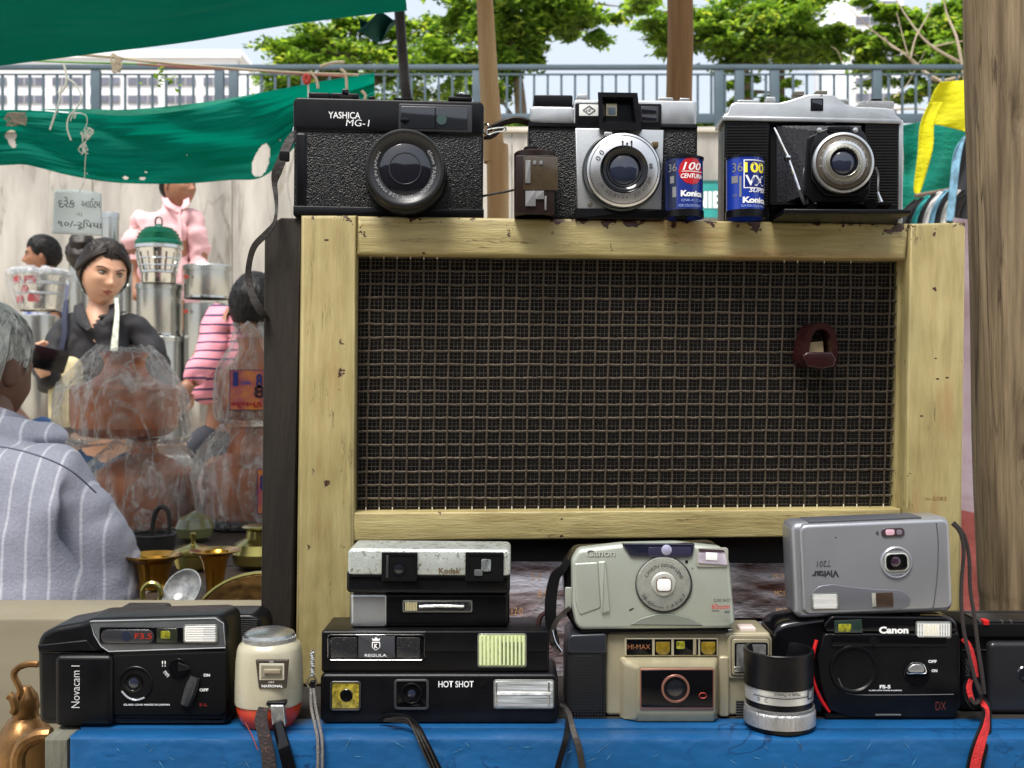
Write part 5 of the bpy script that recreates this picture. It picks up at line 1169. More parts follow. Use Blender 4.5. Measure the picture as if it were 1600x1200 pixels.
# reveal boards inside the grille opening
radio.poly('reveal_board', [(1404,400),(1420,400),(1408,800),(1396,800)], 14, 29.5, pv, .3)
back = M('grille_cloth', srgb(12,8,7), .9, bump=.5, bs=700)
radio.poly('grille_backing', [(545,390),(1425,398),(1415,806),(540,812)], 22, 29.8, back, 0)
wire = M('woven_grille_wire', srgb(74,64,52), .44, .3, var=.35, vs=300, bump=.4, bs=900)
wire2 = M('thin_grille_wire', srgb(72,66,58), .5, .25, var=.4, vs=260)
NX, NY = 41, 19
wire3 = M('glint_grille_wire', srgb(80,70,57), .42, .4, var=.5, vs=120, bump=.4, bs=900)  # brighter patches stand for glints, put into the wire colour
def gx(i, j):   # photo px of the grid crossing
    u, v = i/NX, j/NY
    a = Vector((558,401)).lerp(Vector((1413,409)), u); b = Vector((551,800)).lerp(Vector((1401,794)), u)
    return a.lerp(b, v)
for i in range(0, NX+1):
    P = []
    for k in range(NY*2+1):
        g = gx(i + .05*noise.noise(Vector((i*3.1, k*.35, 1))), k/2); P.append(radio.l(g.x, g.y, 17.2 + (.55 if (k//1) % 2 else -.1)))
    P = [p + Vector((random.uniform(-1,1)*.00012, 0, 0)) for p in P]
    o = radio.out('grille_wire', tube(P, .00080, 6), wire)
for j in range(0, NY+1):
    P = []
    for k in range(NX*2+1):
        g = gx(k/2, j + .05*noise.noise(Vector((k*.3, j*2.7, 5)))); P.append(radio.l(g.x, g.y, 16.9 + (0 if k % 2 else .75)) + Vector((0,0,-.0004*(k % 2)+random.uniform(-1,1)*.00012)))
    radio.out('grille_wire', tube(P, .00096, 6), wire if j % 3 else wire3)
for i in range(NX):
    for fr in (.36, .66):
        P = [radio.l(*gx(i+fr+.03*noise.noise(Vector((i*2., k*.5, fr*9))), k*.5), 18.6 + .3*math.sin(k*1.7)) for k in range(NY*2+1)]
        radio.out('thin_wire', tube(P, .00024, 4), wire2)
for j in range(NY):
    for fr in (.33, .64):
        P = [radio.l(*gx(k*.5, j+fr+.03*noise.noise(Vector((k*.5, j*2., fr*9)))), 18.3 + .3*math.cos(k*1.7)) for k in range(NX*2+1)]
        radio.out('thin_wire', tube(P, .00024, 4), wire2)
# bright wire ends along the lower and upper edge
wend = M('bare_wire_end', srgb(205,195,170), .4, .3)
for i in range(1, NX):
    g = gx(i, NY); a = radio.l(g.x, g.y-7, 16.0); b = radio.l(g.x, g.y+1, 15.2)
    if random.random() < .9: radio.out('wire_end', tube([a, b], .0005, 5), wend)
    g = gx(i, 0)
    if i in (1,2,3,4,5,6,32,33,35,37) : radio.out('wire_end', tube([radio.l(g.x, g.y-3, 15.2), radio.l(g.x, g.y+3, 16.2)], .0004, 5), wend)
# maroon scoop handle on the grille
maroon = M('maroon_bakelite', srgb(44,19,18), .26, coat=.3, var=.2, vs=60)
arch = [(1258,574),(1253,560),(1258,530),(1266,512),(1280,505),(1296,509),(1305,524),(1308,552),(1305,574)]
P = catmull([radio.l(x, y, 6) for x, y in arch], 5)
Po = [(p.x, p.z) for p in P]
Pi = [(a+(b-a)*.0,) for a, b in ()] 
cx_ = sum(p[0] for p in Po)/len(Po); cz_ = sum(p[1] for p in Po)/len(Po)
ins = [(cx_+(x-cx_)*.66, cz_+(z-cz_)*.74-.001) for x, z in Po]
v = []; f = []; n = len(Po)
for (x,z),(xi,zi) in zip(Po, ins):
    v += [(x-.004,.0165,z+.0005),(x,.004,z),(xi,.004,zi),(xi-.002,.0165,zi)]
for i in range(n-1):
    for k in range(4):
        a, b = i*4+k, i*4+(k+1) % 4; f.append((a, b, b+4, a+4))
f += [(0,1,2,3), tuple((n-1)*4+k for k in (3,2,1,0))]
sc_ = radio.out('scoop_arch', fixn(mesh('arch', v, f)), maroon)
radio.poly('scoop_lip', [(1254,556),(1262,550),(1300,550),(1307,560),(1304,573),(1285,577),(1262,573)], 1, 12, maroon, 1.2)
radio.poly('scoop_insert', [(1264,535),(1286,533),(1287,552),(1264,552)], 13, 16, M('cream_card', srgb(205,180,135), .7), .2)
# tuning dial
def dial_mat(lt=1.0):
    m = bpy.data.materials.new('crumpled_dial_film'); m.use_nodes = True; nt = m.node_tree; N, L = nt.nodes, nt.links; P = N['Principled BSDF']
    tc = N.new('ShaderNodeTexCoord'); mp = N.new('ShaderNodeMapping'); mp.inputs['Scale'].default_value = (1,1,5); L.new(tc.outputs['Object'], mp.inputs[0])
    n = N.new('ShaderNodeTexNoise'); n.inputs['Scale'].default_value = 14; n.inputs['Detail'].default_value = 6; n.inputs['Distortion'].default_value = .6; L.new(mp.outputs[0], n.inputs[0])
    r = N.new('ShaderNodeValToRGB'); L.new(n.outputs['Fac'], r.inputs[0]); e = r.color_ramp.elements
    e[0].position = .36; e[0].color = (*srgb(58*lt,40*lt,36*lt),1); e[1].position = .62; e[1].color = (*srgb(134*lt,132*lt,138*lt),1); x = e.new(.48); x.color = (*srgb(96*lt,88*lt,90*lt),1)  # grey streaks paint the reflections of the film into its colour
    L.new(r.outputs[0], P.inputs['Base Color']); P.inputs['Roughness'].default_value = .16; P.inputs['Coat Weight'].default_value = .6; P.inputs['Coat Roughness'].default_value = .05
    mp2 = N.new('ShaderNodeMapping'); mp2.inputs['Scale'].default_value = (1,1,2.2); L.new(tc.outputs['Object'], mp2.inputs[0])
    n2 = N.new('ShaderNodeTexNoise'); n2.inputs['Scale'].default_value = 70; n2.inputs['Detail'].default_value = 4; L.new(mp2.outputs[0], n2.inputs[0])
    b = N.new('ShaderNodeBump'); b.inputs['Strength'].default_value = .9; b.inputs['Distance'].default_value = .003; L.new(n2.outputs['Fac'], b.inputs['Height']); L.new(b.outputs[0], P.inputs['Normal'])
    return m
radio.poly('dial_panel', [(551,846),(1409,838),(1408,1085),(551,1085)], 24, 29.7, M('dark_dial_board', srgb(22,15,12), .7), 0, base=1080)
for (x0, x1, y0, y1) in ((720, 905, 878, 1075), (1120, 1236, 880, 966), (1120, 1400, 972, 1075)):
    radio.poly('dial_glass', [(x0,y0),(x1,y0),(x1,y1),(x0,y1)], 19, 23.5, dial_mat(1.45 if x0 < 1000 else 1.1), .4, rnd=1)
ink = M('amber_dial_ink', srgb(205,160,110), .5)
for t, x, y, w, h in (('5·0',838,901,15,12),('8·5',848,928,15,12),('12·0',808,955,17,12),('16·0',814,980,17,9),('M',855,956,7,9),('0',794,928,5,12),('MC/S',1217,900,17,8),('MC/S',1219,927,17,8),('MC/S',1221,954,17,8),('12·5',1163,977,17,11)):
    radio.text(t, x, y, w, h, 18.9, ink, bold=-.01, parent=None)
radio.text('m-5083', 1462, 779, 34, 6, -.15, M('brown_stamp', srgb(130,95,50), .7))
for x, y, r in ((510,375,5),(1465,592,4),(1480,590,4),(1462,560,3),(1440,650,4)):
    radio.turn('paint_dent', x, y, [(.1,-.12),(r*.6,-.10),(r,.1)], M('chip_brown', srgb(70,48,30), .8), sz=.45, seg=9)

def radio_top(px, Y):
    """height of the radio's top at a place"""
    p = radio.I @ Vector(((px-800)/F*Y, Y, ZT)); p.z = tt + .0005
    return (radio.M @ p).z
# ============================================================ things on the radio
strapm = M('dark_leather_strap', srgb(38,32,28), .55, bump=.4, bs=300, var=.3, vs=60)
# ---------------- black rangefinder
Y0 = .812
k = K('rangefinder_camera', 'black leatherette rangefinder camera with a wide dark lens, leftmost on top of the radio', 'camera', 608, Y0, radio_top(608, Y0), yaw=4, roll=.4)
k.slab('body', 460, 200, 756, 330, 0, 34, leather(), r=9, bev=1.5, base=True)
k.slab('top_plate', 459, 155, 757, 208, -1, 35, blk(), r=9, bev=1.5)
k.slab('bottom_plate', 459, 324, 757, 331, -1, 35, blk(), r=1, bev=.6, base=True)
k.slab('side_trim', 461, 206, 480, 324, -.9, 33, blk(), r=1, bev=2)
w = k.slab('viewfinder_frame', 623, 163, 738, 206, -2.2, 1, M('window_frame', (.03,.03,.033), .35), r=2, bev=.6)
k.slab('viewfinder_window', 626, 167, 731, 201, -2.6, -1, M('smoked_window', (.018,.02,.025), .08, coat=1), r=2, bev=.2)
k.slab('window_divider', 679, 168, 681, 201, -2.8, -1, blk_matte(), bev=.1)
k.disc('light_sensor', 690, 187, 8, -3.0, M('sensor_green', (.05,.085,.08), .2, coat=1), th=1.5)
k.poly('diamond_patch', [(633,182),(640,188),(633,194),(625,188)], -2.9, -2.4, blk_gloss(), .05)
k.text('YASHICA', 538, 180, 50, 10.5, -1.12, white_ink(), bold=.012)
k.text('MG-1', 559, 192, 37, 10.5, -1.12, white_ink(), bold=-.004, shear=.12)
k.slab('advance_lever', 482, 144, 516, 156, 6, 24, blk(), r=3, bev=1)
k.slab('shutter_dial', 516, 145, 561, 156, 5, 26, blk(), r=3, bev=1)
k.slab('shutter_collar', 530, 149, 551, 156, 3, 12, blk_matte(), r=2, bev=.5)
k.slab('shutter_button', 534, 139, 545, 150, 5, 10, blk_gloss(), r=2, bev=.5)
k.slab('frame_counter', 576, 150, 586, 156, 8, 14, blk(), r=3, bev=.5)
k.slab('hot_shoe', 615, 153, 645, 156, 8, 24, blk_matte(), r=.5, bev=.3)
k.slab('rewind_knob', 700, 151, 738, 157, 6, 24, blk(), r=2, bev=.6)
k.slab('rewind_crank', 712, 147, 736, 152, 9, 20, blk_matte(), r=2, bev=.5)
k.slab('rewind_pin', 718, 144, 724, 148, 12, 15, chrome(), r=1, bev=.2)
lb = k.turn('lens_barrel', 633, 264, [(55,-29),(60,-30.5),(61.5,-30),(62.5,-24),(63,-23.7),(63,-14),(65,-13),(66,-5),(67,0)], blk(), ref=-30)
k.turn('barrel_grip', 633, 264, [(61,-22),(64.2,-21.5),(64.2,-17),(62,-16)], M('ribbed_rubber', (.012,.012,.012), .6, bump=1, bs=800), ref=-30)
k.ring('filter_ring', 633, 263, 55.5, 60.8, -31.5, M('worn_black_ring', (.05,.05,.05), .25, .6), th=2)
k.turn('inner_cone', 633, 263, [(56,-30.5),(48,-27.5),(41,-26.8),(40,-25.5)], M('inner_black', (.022,.022,.024), .33), ref=-30)
k.turn('front_glass', 633, 263, [(.01,-29.5),(18,-29),(34,-27.8),(42,-26.2)], glass_dark(), ref=-29)
k.ring('glass_ring', 633, 263, 24, 25.5, -29.1, M('faint_ring', (.03,.03,.035), .3), th=.5)
k.ringtext('MADE IN JAPAN', 633, 263, 46, 5.6, -29.0, M('grey_ink', (.32,.32,.33), .5), mid=190, span=84)
k.ringtext('LENS  1:2.8', 633, 263, 46, 5.6, -29.0, MC['grey_ink'], mid=262, span=48)
k.ringtext('45mm YASHINON', 633, 263, 46, 5.6, -29.0, MC['grey_ink'], mid=352, span=96)
for x in (462, 758):
    k.cord([(x-2,197,12),(x+4,194,10),(x+6,202,9),(x+3,210,10),(x-3,206,12)], 1.6, chrome(), 'strap_lug', closed=True)
k.strap([(462,206,6),(455,216,3),(447,232,0),(440,250,-2),(432,270,-2),(429,286,-1),(431,305,-2),(432,322,-3),(431,340,-6)], [7,13,15,14,15,9,7,5,4], strapm, 1.8)
k.strap([(431,335,-8),(428,350,-9),(415,366,-9),(398,384,-8),(390,408,-6),(388,436,-5),(395,462,-7),(403,478,-8),(411,490,-6),(419,498,4)], [4,7,10,10,9,10,12,13,10,6], strapm, 1.8)
k.slab('strap_buckle', 436, 236, 452, 252, -3, 0, blk_matte(), r=3, bev=.5)

# ---------------- snapshot camera with silver face
Y1 = .818
k = K('snapshot_camera', 'silver and black viewfinder camera with square silver lens face, middle one on the radio', 'camera', 958, Y1, radio_top(958, Y1), yaw=1, roll=.4)
k.slab('body', 826, 186, 1090, 332, 0, 36, leather(), r=8, bev=2, base=True)
k.slab('top_plate', 828, 166, 898, 193, -.5, 34, silver(), r=7, bev=1.5)
k.slab('top_plate', 896, 156, 1089, 198, -1, 35, silver(), r=7, bev=1.5)
k.slab('wind_knob', 834, 148, 895, 167, 3, 28, blk(), r=3, bev=1)
k.slab('shutter_button', 902, 147, 919, 157, 6, 14, silver(), r=3, bev=.6)
k.slab('film_counter', 1028, 152, 1052, 157, 8, 20, silver(), r=2, bev=.5)
k.slab('film_counter', 1062, 153, 1078, 157, 8, 16, silver(), r=2, bev=.5)
k.slab('trim_band', 826, 192, 1090, 199, -1.4, 10, blk(), bev=.4)
k.slab('window_block', 899, 161, 1034, 200, -3.2, 2, blk(), r=3, bev=.8)
k.slab('badge', 905, 163, 935, 181, -3.7, -2.5, M('white_enamel', (.75,.76,.74), .3), r=1, bev=.2)
k.cord([(911,172,-3.9),(920.5,165.3,-3.9),(930,172,-3.9),(920.5,178.7,-3.9)], .7, black_ink(), 'badge_emblem', closed=True, smooth=1, seg=4)
k.text('Agfa', 920.5, 172, 12, 5.5, -3.8, black_ink(), rot=28)
k.slab('small_window', 1001, 166, 1029, 191, -3.9, -2, M('window_frame', None), r=2, bev=.4)
k.slab('window_glass', 1003, 168, 1026, 177, -4.2, -3, glass_dark(), r=1, bev=.2)
k.slab('window_glass', 1003, 180, 1026, 189, -4.2, -3, glass_dark(), r=1, bev=.2)
# flared finder hood: walls round an opening
ho = [(934,144),(996,145),(1003,204),(936,202)]; hi = [(941,151),(989,152),(994,193),(942,192)]
def hood(k, name, outer, inner, d0, d1, mat, back, wi=None):
    A = [k.l(x,y,d0) for x,y in outer]; B = [k.l(x,y,d0) for x,y in inner]
    cx = sum(x for x,_ in inner)/4; cy = sum(y for _,y in inner)/4
    C = [k.l(cx+(x-cx)*back, cy+(y-cy)*back, d1) for x,y in inner]; D = [k.l(x,y,d1+1) for x,y in outer]
    v = D+A+B+C; f = []
    for r in range(3):
        for i in range(4):
            j = (i+1) % 4; f.append((r*4+i, r*4+j, (r+1)*4+j, (r+1)*4+i))
    f += [(12,13,14,15),(3,2,1,0)]
    return k.out(name, fixn(mesh(name, v, f)), mat, sharp=20)
hood(k, 'finder_hood', ho, hi, -14, -5, blk(), .8)
k.slab('finder_window', 947, 162, 964, 181, -5.4, -4.8, M('bright_window', srgb(225,215,185), .1, coat=1), r=1, bev=.1)
k.slab('finder_eyepiece', 951, 168, 962, 179, -5.8, -5.2, M('window_blue', srgb(130,150,165), .1), r=1, bev=.1)
k.poly('face_plate', [(899,200),(1037,203),(1033,331),(903,331)], -7, 1, M('bright_face_metal', (.62,.63,.63), .33, .8, bump=.05, bs=900, var=.08, vs=30, wear=.70, wcol=(.2,.19,.17), wscale=120), .6, base=330)
k.slab('lower_edge', 899, 326, 1038, 332, -7.6, 0, blk(), bev=.3, base=True)
k.turn('shutter_housing', 972, 267, [(60,-12),(62,-11.4),(62,-7)], M('dark_green_grey', (.05,.06,.055), .4, .5), ref=-12)
k.turn('focus_ring', 975, 265, [(36,-19),(37.5,-20),(54,-18.6),(57.5,-17.6),(58,-16),(58,-12)], M('focus_silver', (.66,.66,.66), .28, .9, var=.06, vs=60), ref=-19)
k.ring('groove_ring', 975, 265, 53.2, 54, -18.9, black_ink(), th=.4)
k.turn('lens_cone', 976, 264, [(36.5,-20.3),(34,-19),(28,-17),(24,-16.4),(23,-14)], blk_gloss(), ref=-20)
k.ring('lens_ring', 976, 264, 26, 27.2, -17.6, M('faint_ring', None), th=.4)
k.turn('front_glass', 976, 264, [(.01,-17.6),(12,-17.2),(21,-16.2),(24,-15.4)], glass_blue(), ref=-17)
for t, a, sp in (('8',8,None),('10 8',338,None),('5 · 7',320,None),('3.5  8',300,None),('4  12',272,None),('5  20',254,None),('10  30',236,None),('feet  2',215,None),('0 0',150,22)):
    k.ringtext(t, 975, 265, 43 if sp is None else 44, 5 if sp is None else 8, -20.2, black_ink(), mid=a, span=sp or 12)
for x in (973, 980, 987):
    k.slab('figure_symbol', x-1, 222 if x != 980 else 225, x+1.2, 231, -20.4, -19.2, black_ink(), bev=.05)
    k.disc('figure_symbol', x, 221 if x != 980 else 224, 1.6, -20.4, black_ink(), th=1)
k.slab('focus_tab', 944, 206, 957, 213, -14, -8, silver(), r=2, bev=.4)
k.slab('focus_tab', 1019, 221, 1029, 230, -14, -8, M('brass_tab', srgb(110,95,70), .4, .8), r=2, bev=.4)
k.turn('screw', 922, 320, [(.01,-7.5),(3.5,-7.4),(4,-7)], M('old_screw', (.2,.18,.14), .4, .8), seg=12)
k.strap([(832,196,8),(822,190,4),(806,187,2),(790,190,2),(776,196,4),(764,202,8)], [7,12,13,12,10,8], strapm, 2, hint=(0,-.5,-.8))
k.strap([(757,216,10),(768,213,6),(778,205,3),(787,199,2)], [5,8,8,4], strapm, 1.6)
k.cord([(761,203,3),(773,200,1),(788,199,0),(790,204,0),(775,206,1),(762,210,3)], 1.2, chrome(), 'strap_buckle', closed=True)
k.cord([(752,307,6),(770,303,5),(788,300,5),(806,296,5)], 1.9, strapm, 'strap_end')

# ---------------- folding camera
Y2 = .822
k = K('folding_camera', 'old folding bellows camera with silver top and ribbed black sides, rightmost on the radio', 'camera', 1270, Y2, radio_top(1270, Y2), yaw=-1.5, roll=.5)
k.slab('body', 1131, 182, 1411, 336, 4, 34, blk(), r=6, bev=2, base=True)
k.slab('side_panel', 1132, 186, 1203, 335, 0, 8, blk(), r=5, bev=1.5, base=True)
k.slab('side_panel', 1351, 186, 1405, 335, 0, 8, blk(), r=3, bev=1.5, base=True)
k.slab('silver_edge', 1404, 186, 1411.5, 334, -.2, 30, silver(), r=3, bev=1, base=True)
ribm = M('rib_black', (.012,.012,.012), .35)
for (xa, xb) in ((1135,1199),(1355,1402)):
    for i in range(30):
        y = 189.5+i*4.5
        k.out('rib', tube([k.l(xa,y,-.1), k.l(xb,y,-.1)], .0006, 5), ribm)
k.slab('recess_wall', 1203, 188, 1351, 334, 3, 5, blk_matte(), bev=.1, base=True)
k.slab('recess_lip', 1202, 186, 1352, 193, -.6, 4, blk(), bev=.3)
k.slab('maker_tab', 1290, 190.5, 1303, 192.5, -1, 0, silver(), bev=.1)
k.poly('top_plate', [(1130,179),(1136,177),(1142,162),(1150,159),(1218,160),(1234,156),(1262,147),(1270,146),(1302,147),(1312,154),(1322,162),(1340,166),(1386,168),(1398,170),(1401,180),(1408,184),(1409,190),(1130,184)], -1, 33, silver(), 1.4, rnd=3)
k.poly('top_plate_lip', [(1129,181),(1409,186),(1409,193),(1129,188)], -2, 34, silver(), .6)
k.slab('finder_frame', 1267, 153.5, 1286.5, 173, -1.6, 0, blk_matte(), r=1, bev=.2)
k.slab('finder_window', 1269, 155.5, 1285, 171, -1.9, -1, glass_dark(), r=1, bev=.1)
k.slab('release_button', 1197, 151, 1212, 161, 6, 14, silver(), r=2, bev=.5)
k.slab('accessory_shoe', 1241, 142.5, 1257, 148, 8, 18, M('old_screw', None), r=1, bev=.4)
k.slab('accessory_shoe', 1275, 141.5, 1293, 147, 8, 20, M('old_screw', None), r=1, bev=.4)
k.slab('flat_button', 1152, 156, 1186, 161, 6, 20, silver(), r=2, bev=.4)
k.slab('flat_button', 1310, 154, 1326, 160, 8, 16, silver(), r=2, bev=.4)
k.slab('wind_knob', 1344, 157, 1398, 169, 1, 26, M('knurled_metal', (.45,.45,.45), .35, .8, bump=1, bs=700, stretch=(3,3,.2)), r=4, bev=1)
k.slab('wind_knob_cap', 1362, 154, 1378, 158, 8, 18, blk(), r=1, bev=.4)
# bellows
bel = M('bellows_leather', (.018,.018,.022), .3, bump=.4, bs=500)
rings = []
for i in range(13):
    t = i/12; d = 4 - 30*t
    g = 2.5 if i % 2 else -1.5
    x0, x1, y0, y1 = 1212+(1262-1212)*t-g, 1345-(1345-1352)*t*0-8*t+g, 197+6*t-g*.8, 322-20*t+g*.6
    q = [k.l(x, y, d) for x, y in ((x0,y0),(x1,y0),(x1,y1),(x0,y1))]; rings.append(q)
k.out('bellows', loft(rings), bel, sharp=15)
k.poly('lens_board', [(1262,214),(1290,203),(1330,203),(1352,212),(1360,300),(1350,316),(1268,316),(1256,300)], -30, -27, blk(), .8, rnd=5)
k.poly('shutter_case', [(1276,207),(1296,199),(1318,196),(1342,200),(1352,208),(1360,236),(1360,290),(1340,306),(1290,306),(1268,280),(1266,236)], -33, -30, blk_gloss(), .8, rnd=6)
k.slab('shutter_cap', 1294, 197, 1330, 206, -35, -31, blk(), r=2, bev=.5)
for x, y in ((1281,203),(1337,203)): k.turn('screw', x, y, [(.01,-35),(4,-34.6),(4.4,-32)], silver(), seg=14)
k.turn('outer_ring', 1318, 254, [(42,-36),(44,-37.2),(47.5,-36.6),(48,-35),(48,-31)], M('aluminium_ring', (.55,.57,.58), .3, .85), ref=-36)
k.turn('scale_ring', 1318, 254, [(33,-38.6),(34,-39),(41,-38.4),(42,-37.4),(42,-34)], M('bronze_scale', srgb(112,104,92), .38, .8), ref=-38)
k.turn('focus_ring', 1319, 253, [(28,-41.5),(29,-42),(33,-41.6),(34.5,-40.6),(35,-38)], M('focus_silver', None), ref=-41)
k.turn('bezel', 1319, 253, [(21.5,-43.2),(23,-44),(28,-43.4),(29,-42.4),(29,-40)], M('warm_silver', srgb(190,186,172), .28, .9), ref=-43)
k.turn('lens_cone', 1319, 253, [(22,-43.6),(20,-42.5),(18,-41)], blk_gloss(), ref=-43)
k.turn('front_glass', 1319, 253, [(.01,-43.4),(10,-43),(17,-42),(20,-41)], glass_blue(), ref=-43)
k.ringtext('AGFA APOTAR 1:4,5/85', 1319, 253, 24, 3.2, -44.1, black_ink(), mid=20, span=200)
k.ringtext('VARIO', 1318, 254, 43.2, 5, -37.3, black_ink(), mid=272, span=34, inv=True)
k.ringtext('1 2 3 4 6 8 10 15 30', 1318, 254, 36, 3.6, -39.2, M('grey_ink', None), mid=90, span=200)
k.cord([(1210,200,-2),(1216,212,-6),(1224,230,-14),(1231,244,-20)], [1.4,2,2.2,2.6], chrome(), 'strut')
k.turn('strut_joint', 1232, 246, [(.01,-24),(4,-23.6),(5,-22),(5,-19)], chrome(), seg=16)
k.cord([(1232,247,-21),(1242,275,-24),(1250,297,-26)], [3,3.2,2.4], chrome(), 'strut')
k.cord([(1248,296,-25),(1254,310,-26),(1258,320,-26)], [3,3.4,3], M('worn_black_ring', None), 'strut')
k.cord([(1258,262,-27),(1256,280,-27),(1262,298,-27),(1262,318,-27)], 2, M('worn_black_ring', None), 'brace')
k.cord([(1272,290,-29),(1270,304,-29),(1274,318,-28)], 1.8, silver(), 'brace')
k.cord([(1367,262,-20),(1372,275,-22),(1372,300,-26),(1377,317,-27)], [3,2.4,2.2,4], M('worn_black_ring', None), 'brace')
k.cord([(1371,300,-28),(1376,316,-28)], [2.2,4.2], chrome(), 'strut')
for x in (1269, 1361): k.disc('hinge_plate', x, 319, 9, -27, blk_gloss(), th=3)
pts = [(1206,322),(1392,322),(1372,338),(1250,338),(1206,334)]
P0 = k.l(1210,330,0); dz = .0004
me = prism2([(k.l(1208,0,0).x, .0006), (k.l(1396,0,0).x, .0006), (k.l(1396,0,0).x, .0038), (k.l(1208,0,0).x, .0038)], -.044, .004, .001)
k.out('folding_door', me, blk())
k.slab('door_rim', 1204, 316, 1394, 321, -8, 2, blk(), bev=.4)

# ---------------- canisters
def wrap_patch(k, name, x0, y0, x1, y1, cx, rpx, mat, lift=.00012, parent=None, n=14):
    """label patch bent round an upright cylinder (front side); x in px from the axis"""
    q = k.sc(cx, 600, 0); c = k.l(cx, y0, 0); r = rpx*q+lift
    za, zb = k.l(cx, y0, 0).z, k.l(cx, y1, 0).z; v = []; f = []
    a0, a1 = math.asin(max(-1,min(1,(x0-cx)/rpx))), math.asin(max(-1,min(1,(x1-cx)/rpx)))
    for i in range(n+1):
        a = a0+(a1-a0)*i/n; X = c.x+r*math.sin(a); Yc = -r*math.cos(a); X2 = c.x+(r-.0003)*math.sin(a); Y2 = -(r-.0003)*math.cos(a)
        v += [(X,Yc,za),(X,Yc,zb),(X2,Y2,zb),(X2,Y2,za)]
        if i: b = (i-1)*4; f += [(b+t, b+(t+1) % 4, b+4+(t+1) % 4, b+4+t) for t in range(4)]
    f += [(0,1,2,3), (n*4+3,n*4+2,n*4+1,n*4)]
    return k.out(name, fixn(mesh(name, v, f)), mat, parent)
YC = .808
brown = M('dark_brown_tin', srgb(40,26,22), .35, .3, var=.3, vs=60)
k = K('film_canister', 'dark bare film canister with film strip sticking out, left of the silver faced camera', 'film canister', 833, YC, radio_top(833, YC))
k.up('can', 835, [(30,None),(32,None),(32,241),(30,239),(.01,239)], 0, brown)
k.up('spool_tip', 829, [(11,240),(11,232),(9,230),(.01,230)], 0, blk_matte())
k.up('spool_tip', 831, [(17,240),(17,237),(.01,237)], 0, M('brown_cap', srgb(60,36,30), .4))
k.slab('film_leader', 818, 245, 872, 297, -20, -19.4, M('olive_film', srgb(66,56,42), .22, coat=.5, var=.15, vs=100), r=1, bev=.1)
gm = M('label_grey', srgb(120,120,122), .4)
for a in ((821,250,829,286),(833,251,838,257),(843,251,848,257),(821,298,837,322),(837,298,850,311),(851,306,854,328)):
    k.slab('label_block', *a, -20.6, -20.1, gm, bev=.05)
k.slab('label_plate', 806, 243, 866, 336, -19.2, -15, M('brown_label', srgb(32,20,17), .35), r=2, bev=.3, base=True)

